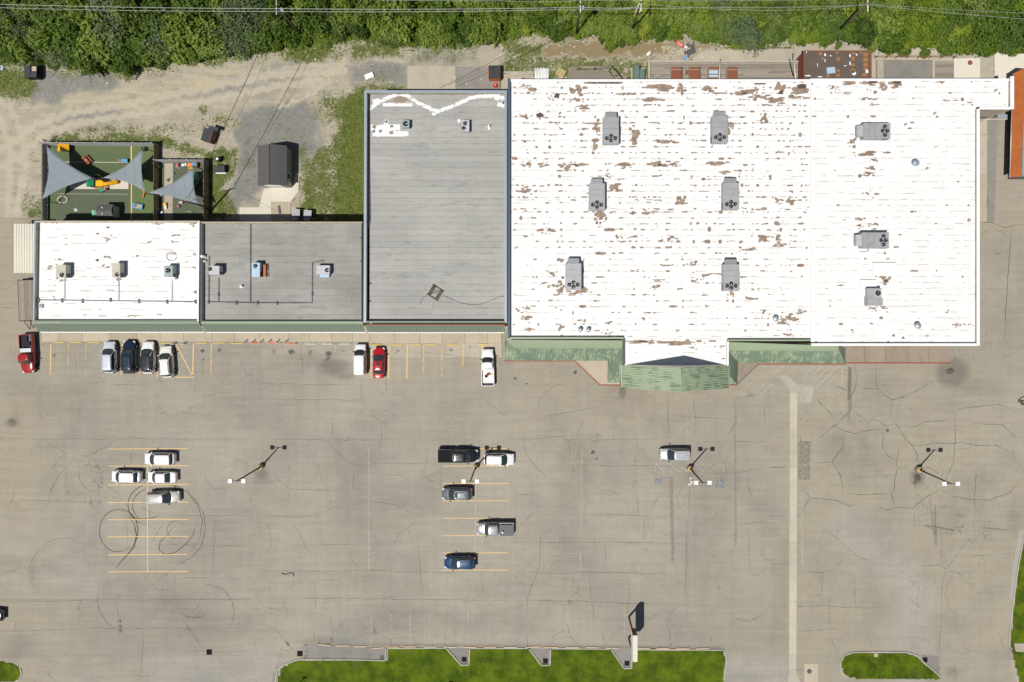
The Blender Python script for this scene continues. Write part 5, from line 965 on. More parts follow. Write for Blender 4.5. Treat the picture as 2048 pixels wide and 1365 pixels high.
# hero bare patches around the units
PT = [(1068, 180, 14, 5), (1045, 172, 12, 3), (1110, 195, 8, 5), (1150, 182, 16, 8), (1155, 200, 12, 4), (1165, 215, 18, 4), (1078, 232, 9, 5), (1048, 232, 9, 5), (1250, 188, 20, 3), (1320, 175, 30, 6), (1300, 200, 24, 5), (1360, 180, 10, 8), (1420, 176, 18, 6), (1490, 186, 20, 5), (1515, 194, 20, 4), (1505, 180, 14, 3), (1560, 175, 16, 8), (1550, 200, 22, 6), (1600, 180, 18, 10), (1590, 195, 20, 4), (1530, 240, 10, 8), (1130, 334, 18, 5), (1155, 330, 16, 4), (1085, 330, 14, 4), (1055, 330, 8, 6), (1322, 331, 16, 6), (1345, 328, 12, 4), (1250, 330, 18, 5), (1435, 328, 22, 5), (1450, 345, 18, 4), (1196, 255, 8, 18), (1190, 290, 6, 14), (1270, 275, 10, 14), (1330, 283, 24, 4), (1462, 256, 7, 10), (1362, 404, 10, 9), (1225, 375, 18, 6), (1218, 352, 6, 5), (1200, 430, 12, 10), (1196, 446, 6, 6), (1290, 426, 10, 5), (1265, 426, 8, 5), (1120, 575, 8, 18), (1150, 584, 24, 4), (1170, 578, 8, 6), (1105, 571, 14, 4), (1105, 548, 10, 4), (1120, 520, 10, 5), (1462, 588, 8, 7), (1530, 625, 8, 5), (1527, 475, 18, 6), (1580, 405, 10, 8), (1558, 403, 8, 5), (1558, 478, 10, 5), (1565, 490, 16, 4), (1565, 645, 12, 5), (1585, 635, 14, 6), (1604, 625, 8, 5), (1580, 670, 12, 3), (1058, 618, 9, 5), (1035, 620, 5, 4), (1055, 635, 12, 6), (1060, 660, 12, 3), (1120, 657, 8, 5), (1165, 643, 10, 3), (1220, 645, 9, 3), (1215, 668, 10, 3), (1315, 573, 12, 4), (1318, 560, 12, 3), (1385, 528, 8, 5), (1387, 562, 8, 4), (1420, 549, 26, 2.5), (1500, 500, 22, 3), (1500, 598, 16, 4), (1275, 685, 30, 4), (1310, 684, 22, 4), (1360, 688, 40, 5), (1440, 694, 9, 3), (1100, 460, 12, 4), (1080, 460, 8, 5), (1052, 472, 10, 3), (1055, 380, 12, 5), (1345, 476, 14, 4), (1270, 474, 9, 3), (1235, 474, 6, 4)]

DK = [(1205, 166.5, 42, 1.5), (1520, 168, 14, 1.4), (1080, 230, 6, 4), (1114, 192, 5, 4), (1490, 188, 4, 2), (1562, 186, 5, 3), (1605, 172, 8, 4), (1320, 330, 4, 1.5), (1150, 330, 4, 1.5)]
def dens4(x, y):
    d = .50 + .30 * (y < 225) + .24 * (225 <= y < 350) * (1 if x < 1330 else .8) + .10 * (x > 1480)
    return d * (.75 if y > 500 else 1) * (.6 if 1130 < x < 1200 and y > 380 else 1)
white_sheet(b4, 1017.5, 1621.6, 159.5, 678.0, ZR4, 1.55, 8, dens4, hero=PT, dark=DK, lanes=(1040, 1067, 1100, 1165, 1198, 1256, 1300, 1344, 1372, 1412, 1470, 1496), faint=.42)
white_sheet(b4, 1247.8, 1455.2, 678.3, 731.5, ZR4 - .004, 1.7, 9, lambda x, y: .04 + .25 * (y < 690) + .1 * (y > 715), hero=((1275, 685, 30, 3.5), (1310, 684, 22, 3.5), (1360, 687, 40, 4), (1440, 694, 9, 3), (1385, 696, 6, 3)), dark=((1282, 683, 5, 1.5), (1291, 683, 4, 1.5)), faint=.4)
P5 = [(1700, 166, 22, 5), (1740, 164, 20, 6), (1765, 170, 8, 9), (1790, 170, 14, 8), (1883, 164, 12, 3), (1750, 183, 8, 4), (1740, 198, 14, 2.5), (1745, 210, 12, 2), (1706, 282, 8, 6), (1708, 293, 6, 4), (1740, 308, 24, 5), (1745, 320, 12, 3), (1743, 336, 17, 4), (1740, 346, 17, 2.5), (1735, 352, 8, 4), (1752, 388, 6, 4), (1735, 388, 5, 3), (1717, 439, 13, 4), (1745, 449, 15, 2), (1716, 453, 10, 3), (1772, 560, 11, 8), (1762, 554, 12, 3), (1745, 617, 9, 5), (1768, 616, 8, 3), (1912, 650, 8, 3), (1940, 650, 10, 1.6), (1938, 440, 5, 4), (1892, 200, 8, 3), (1940, 205, 10, 2), (1920, 200, 10, 3), (1682, 571, 6, 1.6), (1690, 188, 4, 3), (1665, 175, 7, 4)]
white_sheet(b4, 1622.2, 2019.5, 158.5, 688.5, ZR5, 1.6, 10, lambda x, y: .06 + .12 * (y < 200) + .05 * (1720 < x < 1760 and 270 < y < 470), hero=P5, dark=((1745, 164, 7, 2.6), (1796, 164, 7, 3), (1772, 562, 3, 2)), lanes=(1640, 1700, 1765, 1795, 1815), faint=.5, keep=lambda cx, cy: (cx < 1952.5) | (cy < 215))

# vertical lap seams on the right roof (clean lanes)
# ---- green canopies of the store
cn = thing('green_canopy', 'long faded green metal canopy left of the gabled porch on the white store', 'canopy', P(1130, 700))
def slope(root, pts, m, rib=None, name='panel', t=.05):
    b = MB(); b.plate([P(*p) for p in pts], t); o = b.build(name, m, root)
    if rib:
        n, (a0, a1), (e0, e1) = rib; b = MB()
        for k in range(n + 1):
            f = k / n; t_ = P(*a0).lerp(P(*a1), f) + Vector((0, 0, .02)); e_ = P(*e0).lerp(P(*e1), f) + Vector((0, 0, .02))
            b.tube([t_, e_], .022, 4)
        b.build('standing_seams', m, o, kind='stuff')
    return o
z0, z1, z2 = 5.55, 4.75, 3.0
slope(cn, [(1013, 680, z0), (1247, 681.5, z0), (1243.5, 697.5, z1), (1031, 697.5, z1)], M['gtop'], (58, ((1020, 680, z0), (1247, 681.5, z0)), ((1031, 697.5, z1), (1243.5, 697.5, z1))), 'upper_panel')
slope(cn, [(1031, 697.7, z1), (1243.5, 697.7, z1), (1215.5, 722, z2), (1009, 721.5, z2)], M['gmf'], (46, ((1033, 697.7, z1), (1240, 697.7, z1)), ((1010, 721.5, z2), (1214, 722, z2))), 'lower_panel')
slope(cn, [(1013, 680, z0), (1031, 697.6, z1), (1009, 721.3, z2), (1008.5, 684, z2)], M['gmf'], None, 'hip_panel')
slope(cn, [(1011, 655, 5.4), (1015, 655, 5.4), (1013, 680, z0), (1008.5, 684, z2), (1008.5, 655, z2)], M['gtop'], None, 'side_panel')
slope(cn, [(1243.6, 697.7, z1), (1243, 750, z1), (1215, 765, z2), (1215.5, 722.2, z2)], M['gmf'], (14, ((1243.6, 700, z1), (1243, 750, z1)), ((1215.5, 722, z2), (1215, 765, z2))), 'return_panel')
slope(cn, [(1243, 750.2, z1), (1242, 766.5, z2 + .1), (1215, 765.3, z2)], M['gmf'], None, 'end_panel')
b = MB(); b.tube([P(1031, 697.6, z1 + .03), P(1009, 721.5, z2 + .03)], .05, 5); b.tube([P(1243, 750, z1 + .03), P(1215, 765.2, z2 + .03)], .05, 5); b.build('hip_cap', M['gtop'], cn)
for x, y in ((1014, 718), (1080, 718), (1150, 718), (1210, 718), (1218, 762)):
    q = P(x, y, 2.9); b = MB(); b.cyl((q.x, q.y, .1), .07, 2.82, 8); b.build('post', M['white'], cn)
cr_ = thing('green_canopy', 'streaky green metal canopy right of the gabled porch with hipped east end', 'canopy', P(1570, 705))
slope(cr_, [(1456, 684.6, z0), (1676.5, 692.5, z0), (1677, 703.5, z1), (1458, 702, z1)], M['gtop'], (54, ((1456, 684.6, z0), (1676.5, 692.5, z0)), ((1458, 702, z1), (1677, 703.5, z1))), 'upper_panel')
slope(cr_, [(1458, 702.2, z1), (1677, 703.7, z1), (1690.5, 727.5, z2), (1475, 725.5, z2)], M['gmf'], (48, ((1460, 702.2, z1), (1676, 703.7, z1)), ((1476, 725.5, z2), (1690, 727.5, z2))), 'lower_panel')
slope(cr_, [(1676.5, 692.7, z0), (1690.5, 694.5, z2), (1690.6, 727.4, z2), (1677.1, 703.6, z1)], M['gm'], None, 'hip_panel')  # east end in the darker green, its shade put into the colour
slope(cr_, [(1458, 702.2, z1), (1475, 725.6, z2), (1474.5, 768.5, z2), (1458, 752, z1)], M['gm'], (14, ((1458, 704, z1), (1458, 752, z1)), ((1475, 726, z2), (1474.6, 768, z2))), 'return_panel')  # east-facing slope takes the darker green to paint in its shade
slope(cr_, [(1458, 752.3, z1), (1474.5, 768.8, z2), (1457, 768, z2 + .1)], M['gmf'], None, 'end_panel')
b = MB(); b.tube([P(1677, 703.6, z1 + .03), P(1690.5, 727.5, z2 + .03)], .05, 5); b.tube([P(1458, 702, z1 + .02), P(1475, 725.6, z2 + .03)], .04, 5); b.tube([P(1458, 752, z1 + .03), P(1474.6, 768.7, z2 + .03)], .05, 5); b.build('hip_cap', M['gtop'], cr_)
for x, y in ((1684, 722), (1620, 722), (1550, 722), (1480, 722), (1473, 765)):
    q = P(x, y, 2.9); b = MB(); b.cyl((q.x, q.y, .1), .07, 2.82, 8); b.build('post', M['white'], cr_)
# ---- gabled porch
pg = thing('gabled_porch', 'green metal gabled entrance porch projecting from the white store', 'porch', P(1337, 745))
ze, zr = 5.2, 9.5
xl, xr = P(1243.5, 0, ze).x, P(1458, 0, ze).x; xm = (xl + xr) / 2; ybk = P(0, 731, ze).y; yft = P(0, 776, ze).y
for nm, xa, m in (('roof_slope', xl, 'gmfx'), ('roof_slope', xr, 'gmfx')):
    b = MB(); b.plate([(xa, ybk, ze), (xm, ybk, zr), (xm, yft, zr), (xa, yft, ze)], .07); o = b.build(nm, M[m], pg)
    b = MB(); n = 13
    for k in range(n + 1):
        y = ybk + (yft - ybk) * k / n; b.tube([(xa, y, ze + .03), (xm, y, zr + .03)], .025, 4)
    b.build('standing_seams', M[m], o, kind='stuff')
b = MB(); b.tube([(xm, ybk, zr + .04), (xm, yft, zr + .04)], .08, 6); b.build('ridge_cap', M['gtop'], pg)
for y in (ybk + .05, yft - .0):
    b = MB(); s_ = -1 if y < ybk else 1
    b.add([(xl + .1, y - .06, ze - .5), (xr - .1, y - .06, ze - .5), (xr - .1, y - .06, ze), (xm, y - .06, zr - .09), (xl + .1, y - .06, ze), (xl + .1, y + .06, ze - .5), (xr - .1, y + .06, ze - .5), (xr - .1, y + .06, ze), (xm, y + .06, zr - .09), (xl + .1, y + .06, ze)], [(0, 1, 2, 3, 4), (9, 8, 7, 6, 5), (0, 5, 6, 1), (1, 6, 7, 2), (2, 7, 8, 3), (3, 8, 9, 4), (4, 9, 5, 0)]); b.build('gable_wall', M['cream'], pg)
for x in (xl + .5, xm - 3, xm + 3, xr - .5): b = MB(); b.slab(x - .25, x + .25, yft + .1, yft + .6, .1, ze - .5); b.build('column', M['brick'], pg)
for xa, s_ in ((xl, -1), (xr, 1)): b = MB(); b.slab(xa - .05, xa + .05, yft, ybk, ze - .12, ze - .02); b.build('gutter', M['cream'], pg)
# ---------------- orange-roofed neighbour at the right edge
og = thing('orange_roofed_building', 'neighbouring building edge with orange metal roof along the side lane', 'building', P(2060, 250))
ze, zr = 2.4, 3.4
A, B, Cc, D = P(2026.5, 147, ze), P(2020.5, 356, ze), P(2042.5, 353, zr), P(2050, 135, zr)
n = 12
for k in range(n):
    f0, f1 = k / n + .003, (k + 1) / n - .003
    b = MB(); b.plate([A.lerp(B, f0), A.lerp(B, f1), D.lerp(Cc, f1), D.lerp(Cc, f0)], .05); b.build('roof_panel', M['orangeroof'], og)
b = MB(); b.plate([A.lerp(B, .002) + Vector((.02, 0, -.06)), A.lerp(B, .998) + Vector((.02, 0, -.06)), D.lerp(Cc, .998) + Vector((0, 0, -.06)), D.lerp(Cc, .002) + Vector((0, 0, -.06))], .02); b.build('roof_deck', M['orangeroof'], og)
b = MB(); b.prism([(A.x + 1.25, A.y - .2), (B.x + 1.25, B.y + .2), (B.x + 9, B.y + .2), (A.x + 9, A.y - .2)], -.05, ze - .12); b.build('wall', M['dark'], og)
b = MB(); b.prism([(D.x + .05, D.y - .1), (Cc.x + .05, Cc.y + .1), (B.x + 9, B.y + .2), (A.x + 9, A.y - .2)], ze - .1, zr + .05); b.build('flat_roof', M['coping'], og)
b = MB(); b.tube([A + Vector((-.04, 0, -.04)), B + Vector((-.04, 0, -.04))], .06, 6); b.build('gutter', M['steel'], og)
# ================================================================== ROOFTOP EQUIPMENT
FAN = {}
def fan(parent, c, r, m_ring='dark'):
    """round fan opening: dark well, ring, three blades, hub (thing > fan > ring/blade/hub)"""
    b = MB(); b.lathe([(r, -.0), (r, .012), (.02, .012)], c, 18); f = b.build('fan', M['rubber'], parent)
    b = MB(); b.lathe([(r * .98, .0), (r * 1.06, .0), (r * 1.06, .05), (r * .98, .05), (r * .98, .0)], c, 18); b.build('ring', M[m_ring], f)
    a0 = R.random() * 6
    for k in range(3):
        a = a0 + k * 2 * PI / 3; b = MB()
        pts = [(.18, -.16), (.9, -.30), (.92, .18), (.2, .12)]
        q = [Vector((c[0] + r * (x * math.cos(a) - y * math.sin(a)), c[1] + r * (x * math.sin(a) + y * math.cos(a)), c[2] + .022 + (.02 if y > 0 else 0))) for x, y in pts]
        b.plate(q, .006); b.build('blade', M['coping'] if k == 0 else M['dark'], f)  # first blade paler, a glint painted into its colour
    b = MB(); b.cyl((c[0], c[1], c[2] + .012), r * .2, .04, 8); b.build('hub', M['dark'], f)
def big_rtu(px, py, rz, label, z=ZR4, L=3.75, W=2.2, group=None):
    h = 1.35; c = P(px, py, z + h); t = thing('rooftop_unit', label, 'air conditioner', (c.x, c.y, z), 0, group)
    ORG[t.name] = Vector((0, 0, 0))
    def B(name, m, x0, x1, y0, y1, z0, z1, parent=None, top=1):
        b = MB(); b.box(((x0 + x1) / 2, (y0 + y1) / 2, (z0 + z1) / 2), (x1 - x0, y1 - y0, z1 - z0), 0, top); o = b.build(name, M[m], parent or t); return o
    B('curb', 'white', -W / 2 + .15, W / 2 - .15, -L / 2 + .15, L / 2 - .2, .0, .25)
    hs = B('housing', 'rtu', -W / 2, W / 2, -L / 2, L / 2, .25, h)
    for k, y in enumerate((-L / 2 + 1.05, .25, 1.0)): B('lid_seam', 'dark', -W / 2 - .004, W / 2 + .004, y - .012, y + .012, .3, h + .004, hs)
    b = MB()                                         # intake hood at the north end
    yh = L / 2
    b.add([(-W * .36, yh + .02, .55), (W * .36, yh + .02, .55), (W * .36, yh + .75, .6), (-W * .36, yh + .75, .6), (-W * .36, yh + .02, h - .05), (W * .36, yh + .02, h - .05), (W * .36, yh + .72, h - .3), (-W * .36, yh + .72, h - .3)], [(3, 2, 1, 0), (4, 5, 6, 7), (0, 1, 5, 4), (1, 2, 6, 5), (2, 3, 7, 6), (3, 0, 4, 7)]); b.build('intake_hood', M['rtu'], t)
    B('coil_panel', 'dark', -W / 2 - .01, -W / 2 + .0, -L / 2 + .1, -L / 2 + .95, .35, h - .15); B('coil_panel', 'dark', W / 2, W / 2 + .01, -L / 2 + .1, -L / 2 + .95, .35, h - .15)
    sx_ = R.choice((-1, 1)); b = MB(); b.tube([(sx_ * W / 2, .6, .5), (sx_ * (W / 2 + .35), .6, .5), (sx_ * (W / 2 + .4), .6, .06), (sx_ * (W / 2 + .4), R.uniform(-1.5, 2.5), .06)], .035, 5); b.build('conduit', M['dark'], t)
    for fx, fy in ((-.58, -1.12), (0, -.80), (.58, -1.12), (0, -1.42)): fan(t, (fx, fy, h + .004), .27)
    t.rotation_euler = (0, 0, rz)
    ORG[t.name] = c
    return t
for x, y, rz, l, zz in ((1222, 261, 0, 'big grey four-fan rooftop unit with a stained hood at the north-west of the white roof', ZR4), (1440, 259, 0, 'big grey four-fan rooftop unit with a bare patch along its east side only', ZR4), (1194, 394, 0, 'big grey four-fan rooftop unit with brown patches trailing from its south end', ZR4), (1462, 393, 0, 'big grey four-fan rooftop unit in the middle of the white roof, clean roof around it', ZR4), (1147, 554, 0, 'big grey four-fan rooftop unit ringed by a brown patch at its fan end', ZR4), (1462.5, 556, 0, 'big grey four-fan rooftop unit with one round brown patch below its fans', ZR4), (1754, 262, rad(90), 'big grey four-fan rooftop unit lying east to west above a long brown streak', ZR5), (1751, 481, rad(90), 'big grey four-fan rooftop unit lying east to west near the small stepped unit', ZR5)): big_rtu(x, y, rz, l, zz)
# stepped single-fan unit
t = thing('rooftop_unit', 'grey stepped rooftop unit with one large fan on the white roof', 'air conditioner', P(1751, 594, ZR5)); c = P(1750, 594, ZR5 + 1.1); b = MB(); b.slab(c.x - 1.03, c.x + .92, c.y - .2, c.y + 1.2, ZR5 + .1, ZR5 + 1.1); b.build('housing', M['rtu'], t); b = MB(); b.slab(c.x - 1.028, c.x + 1.12, c.y - 1.25, c.y - .203, ZR5 + .1, ZR5 + 1.08); b.build('lower_housing', M['rtu'], t); b = MB(); b.slab(c.x - .1, c.x + .9, c.y + .05, c.y + 1.0, ZR5 + 1.102, ZR5 + 1.13); b.build('fan_plate', M['rtu2'], t); fan(t, (c.x + .4, c.y + .52, ZR5 + 1.133), .38)
# flat hatch kerbs on the white roof
for x0, x1, y0, y1, l in ((1743, 1790, 526, 552, 'low white roof curb, larger of two, north of the stepped unit'), (1719, 1751, 560, 592, 'low white roof curb, partly behind the stepped unit')):
    A, B = P(x0, y0, ZR5), P(x1, y1, ZR5); b = MB(); b.slab(A.x, B.x, B.y, A.y, ZR5 - .01, ZR5 + .3); b.slab(A.x + .1, B.x - .1, B.y + .1, A.y - .1, ZR5 + .302, ZR5 + .32); b.build('roof_curb', M['copew'], None, l, 'roof curb')
def mushroom(px, py, z, r, label, m='steel', h=.6):
    c = P(px, py, z + h); t = thing('roof_vent', label, 'vent', (c.x, c.y, z))
    b = MB(); b.slab(c.x - r * .8, c.x + r * .8, c.y - r * .8, c.y + r * .8, z + .0, z + .12); b.build('curb', M['white'], t)
    b = MB(); b.cyl((c.x, c.y, z + .12), r * .65, h * .6, 14); b.build('neck', M[m], t)
    b = MB(); b.lathe([(r, h * .62), (r * 1.02, h * .75), (r * .7, h * .95), (r * .15, h)], (c.x, c.y, z), 16); b.build('cap', M[m], t)
mushroom(1833.5, 325, ZR5, .5, 'dark grey round exhaust fan on the eastern white roof', 'coping', .8); mushroom(1553, 638, ZR4, .42, 'round metal vent cap beside a brown streak on the white roof', 'steel', .8); mushroom(1838, 652, ZR5, .45, 'round metal vent cap near the south-east corner of the white roof', 'steel', .8); mushroom(1160.5, 660, ZR4, .33, 'round turbine vent on a small frame, western of a pair', 'steel', .8); mushroom(1176.5, 660.5, ZR4, .33, 'round turbine vent on a small frame, eastern of a pair', 'steel', .8)
def pipe_vent(px, py, z, r, h, label, m='dark', group=None):
    c = P(px, py, z); b = MB(); b.lathe([(r * 1.8, 0), (r * 1.2, .06), (r, .08), (r, h), (r * .6, h), (r * .6, h - .05)], c, 10); b.build('vent_pipe', M[m], None, label, 'vent pipe', group)
for x, y, z in ((1119, 228, ZR4), (1990, 182, ZR5), (1868, 228, ZR5), (1853, 338, ZR5), (1810, 250, ZR5), (1623, 170, ZR5), (1786, 672, ZR5), (1805, 677, ZR5)): pipe_vent(x, y, z, .09, .5, 'thin dark vent pipe standing on the white store roof', 'coping', 'vent pipes on the store roof')
for x, y in ((772, 245), (747, 264), (760, 264)): pipe_vent(x, y, ZR2, .12, .5, 'short pipe on the white-smeared corner of the tall grey roof', 'coping', 'pipes in the white smear')
pipe_vent(978, 254, ZR2, .13, .6, 'white pipe alone east of the twin-fan unit on the grey roof', 'white'); pipe_vent(484, 573.5, ZR1, .16, .55, 'white stub vent on the dark grey roof between two pipes', 'white'); pipe_vent(195, 521, ZR1, .1, .3, 'tiny dark pipe on the low white roof', 'dark'); pipe_vent(195.5, 468, ZR1, .07, .3, 'tiny dark pipe near the north edge of the low white roof', 'dark')
pipe_vent(408.5, 514, ZR1, .2, .8, 'white capped flue at the party wall of the dark grey roof', 'white'); pipe_vent(411.5, 523, ZR1, .14, .5, 'smaller cream flue beside the white flue at the party wall', 'cream')
b = MB(); q = P(83, 613, ZR1); b.box((q.x, q.y, ZR1 + .1), (.62, .48, .2)); b.box((q.x, q.y, ZR1 + .215), (.52, .38, .03)); b.build('roof_hatch', M['coping'], None, 'small blue-grey roof hatch on the low white roof', 'hatch')
# package units on the low roofs
def pack(px, py, z, w_, d_, h, m, label, fx, fy, fr=.28, extra=None):
    c = P(px, py, z + h); t = thing('rooftop_unit', label, 'air conditioner', (c.x, c.y, z))
    b = MB(); b.slab(c.x - w_ / 2 + .1, c.x + w_ / 2 - .1, c.y - d_ / 2 + .1, c.y + d_ / 2 - .1, z, z + .16); b.build('curb', M['steel'], t)
    b = MB(); b.slab(c.x - w_ / 2, c.x + w_ / 2, c.y - d_ / 2, c.y + d_ / 2, z + .16, z + h); hs = b.build('housing', M[m], t)
    b = MB(); b.slab(c.x + w_ / 2, c.x + w_ / 2 + .012, c.y - d_ / 2 + .05, c.y - d_ / 2 + .05 + d_ * .32, z + .25, z + h - .1); b.build('coil_panel', M['dark'], t)
    b = MB(); b.slab(c.x - w_ / 2 - .006, c.x + w_ / 2 + .006, c.y + (fy * d_ * .5) * .2 - .01, c.y + (fy * d_ * .5) * .2 + .01, z + .3, z + h + .004); b.build('lid_seam', M['dark'], hs)
    fan(t, (c.x + fx * w_ / 2, c.y + fy * d_ / 2, z + h + .004), fr)
    return t, c
pack(121.5, 543, ZR1, 1.40, 1.85, 1.25, 'rtu2', 'beige rooftop unit with a rusty leak stain beside it on the low white roof', .25, -.55, .30); pack(232, 541, ZR1, 1.1, 2.05, 1.25, 'rtu2', 'tall narrow beige rooftop unit, between the stained and the green-grey ones', .3, -.6, .28)
t, c = pack(337, 543, ZR1, 1.2, 1.6, 1.2, 'rtu5', 'green-grey rooftop unit with looping cables on the low white roof', -.1, .15, .33); b = MB(); b.slab(c.x - .45, c.x + .6, c.y - 1.15, c.y - .82, ZR1 + .1, ZR1 + .7); b.build('intake_hood', M['white'], t)
pack(428, 541, ZR1, 1.5, 1.25, 1.35, 'rtu3', 'lilac-grey rooftop unit at the party wall of the dark grey roof', -.75, .3, .28); t, c = pack(511.5, 540, ZR1, 1.15, 2.0, 1.2, 'rtu4', 'pale blue rooftop unit with an orange duct beside it', -.1, .55, .29)
b = MB(); b.slab(c.x + .80, c.x + 1.15, c.y - .95, c.y + .75, ZR1 + .05, ZR1 + .55); b.build('duct', M['orangeroof'], t); b = MB(); b.tube([(c.x + 1.3, c.y + .95, ZR1 + .15), (c.x + 1.35, c.y - .9, ZR1 + .15)], .05, 5); b.build('conduit', M['steel'], t)
t, c = pack(646, 540, ZR1, 1.85, 1.25, 1.0, 'rtu3', 'lilac rooftop unit alone at the east of the dark grey roof', .62, -.1, .29); b = MB(); b.slab(c.x - .6, c.x + .7, c.y - 1.05, c.y - .65, ZR1 + .1, ZR1 + .5); b.build('intake_hood', M['rtu4'], t)
t, c = pack(811, 248, ZR2, 1.05, 1.05, .9, 'rtu5', 'small round-topped condenser on the white smear of the tall grey roof', 0, 0, .36); t, c = pack(931, 252, ZR2, 1.05, 1.6, .9, 'rtu3', 'twin-fan condenser standing on the tall grey roof', -.1, .45, .28); fan(t, (c.x - .25, c.y - .35, ZR2 + .904), .28)
# gas pipes
def pipe(name, pts, z, r, m, label, sup=(), cat='pipe'):
    t = thing(name, label, cat, P(*pts[0], z)); b = MB(); b.tube([P(x, y, z + .16) for x, y in pts], r, 6); b.build('pipe_run', M[m], t)
    for x, y in sup: q = P(x, y, z + .1); b = MB(); b.box((q.x, q.y, z + .09), (.2, .55, .18), .1); b.build('support', M['dark'], t)
pipe('gas_pipe', [(68, 600.5), (150, 601.5), (240, 602.5), (396, 604)], ZR1, .06, 'coping', 'long thick pipe crossing the low white roof on blocks', ((77, 601), (124, 601.5), (165, 602.5), (221, 600.5), (278, 603), (334, 604), (391, 604)))
for pts in ([(129, 556), (128.5, 600)], [(237, 558), (237, 601)], [(344, 558), (343.5, 602.5)]): pipe('branch_pipe', pts, ZR1, .04, 'coping', 'thin branch pipe from a unit to the long pipe on the low white roof'); 
for o in bpy.data.objects:
    if o.name.startswith('branch_pipe'): o['group'] = 'branch pipes on the low white roof'
pipe('gas_pipe', [(418, 512), (417, 600), (416, 604), (500, 606), (560, 606.5), (624, 606.5), (624.5, 525), (648, 522)], ZR1, .045, 'dark', 'thin dark pipe bent in a U on the dark grey roof', ((417, 604), (473, 606), (515, 606), (554, 606.5), (624.5, 588)))
pipe('gas_pipe', [(501, 447), (500.5, 605)], ZR1, .045, 'dark', 'straight thin pipe down the middle of the dark grey roof', ()); pipe('branch_pipe', [(437.5, 556), (436.8, 605)], ZR1, .04, 'dark', 'short thin pipe below the lilac unit at the party wall', ((437, 589),)); pipe('gas_pipe', [(738, 224), (738.5, 330), (740, 440), (737, 460)], ZR2, .04, 'dark', 'thin dark pipe along the west parapet of the tall grey roof')
# antenna sled with cable
t = thing('antenna_sled', 'square antenna sled ballasted with brown pavers on the grey roof', 'antenna mount', P(871, 585, ZR2)); c = P(871, 585.5, ZR2); a = rad(-38)
def rot(x, y): return (c.x + x * math.cos(a + PI / 2 + .1) - y * math.sin(a + PI / 2 + .1), c.y + x * math.sin(a + PI / 2 + .1) + y * math.cos(a + PI / 2 + .1))
for s_ in (-1, 1):
    for k in range(4): q = rot((k - 1.5) * .38, s_ * .62); b = MB(); b.box((q[0], q[1], ZR2 + .09), (.36, .5, .08), a + PI / 2 + .1); b.build('paver', M['clay'], t)
    p0, p1 = rot(-s_ * .0 + s_ * .8, -.95), rot(s_ * .8, .95); b = MB(); b.tube([(p0[0], p0[1], ZR2 + .1), (p1[0], p1[1], ZR2 + .1)], .05, 5); b.build('frame_bar', M['black'], t)
q = rot(0, -.1); b = MB(); b.tube([(q[0], q[1], ZR2 + .05), (q[0], q[1], ZR2 + 1.4)], .04, 6); b.build('mast', M['black'], t); p1 = rot(.7, .6); p2 = rot(-.7, .6)
for p_ in (p1, p2): b = MB(); b.tube([(q[0], q[1], ZR2 + 1.1), (p_[0], p_[1], ZR2 + .12)], .025, 4); b.build('brace', M['black'], t)
def wire(name, pts, r, m, label, cat='cable'):
    b = MB(); b.tube(pts, r, 4); return b.build(name, M[m], None, label, cat)
wire('roof_cable', [P(x, y, ZR2 + .05) for x, y in ((885, 591), (905, 600), (925, 607), (940, 610), (962, 609), (985, 600), (1000, 593), (1012, 592.5))], .022, 'wireb', 'long thin cable curling east across the grey roof from the antenna'); wire('roof_cable', [P(x, y, ZR2 + .05) for x, y in ((856, 590), (848, 594), (841, 603), (840, 610))], .02, 'wireb', 'short thin cable curling west from the antenna mount')
# conduit loops near the green-grey unit
wire('conduit_loop', [P(343 + 10 * math.cos(t_), 513 + 9 * math.sin(t_), ZR1 + .06) for t_ in np.linspace(.2, 6, 18)], .03, 'dark', 'loop of dark cable beside the green-grey rooftop unit')
# ================================================================== LOT FURNITURE
def lamp_post(bx, by, hx, hy, label, h=8.4):
    base = P(bx, by); top = P(hx, hy, h); t = thing('lamp_post', label, 'lamp post', base)
    b = MB(); b.lathe([(.42, 0), (.42, .72), (.36, .78), (.02, .78)], (base.x, base.y, 0), 18); b.build('concrete_base', M['lampbase'], t)
    b = MB(); b.tube([(base.x, base.y, .78), (base.x, base.y, h - .1)], [.115, .085], 8); b.build('pole', M['black'], t)
    b = MB(); b.slab(base.x - .14, base.x + .14, base.y - .14, base.y + .14, .78, .82); b.build('base_plate', M['dark'], t)
    b = MB(); b.tube([(base.x - .66, base.y, h - .16), (base.x + .66, base.y, h - .16)], .045, 6); b.build('crossarm', M['dark'], t)
    for s_ in (-1, 1):
        b = MB(); b.slab(base.x + s_ * .92 - .28, base.x + s_ * .92 + .28, base.y - .28, base.y + .28, h - .26, h); hd = b.build('lamp_head', M['white'], t)
        b = MB(); b.slab(base.x + s_ * .92 - .22, base.x + s_ * .92 + .22, base.y - .22, base.y + .22, h - .29, h - .262); b.build('lens', M['lampglass'], hd)
    b = MB(); b.slab(base.x + .1, base.x + .2, base.y - .1, base.y + .1, 1.3, 1.7); b.build('control_box', M['dark'], t)
    return t
lamp_post(523, 933, 474, 966, 'twin-head lamp post on a yellow base in empty asphalt near the doughnut tyre marks'); lamp_post(952, 933.5, 941, 965, 'twin-head lamp post between the black pickup and white car'); lamp_post(1379, 936, 1406, 970, 'twin-head lamp post beside the silver minivan and faded hatching'); lamp_post(1835, 938, 1907, 973, 'twin-head lamp post among the branching cracks')
def bollard(px, py, h, m, label, group):
    c = P(px, py); t = thing('bollard', label, 'bollard', c, 0, group); b = MB(); b.cyl((c.x, c.y, 0), .075, h, 10); b.build('tube', M[m], t); b = MB(); b.lathe([(.075, 0), (.06, .04), (.02, .055)], (c.x, c.y, h), 10); b.build('dome_cap', M['white'], t)
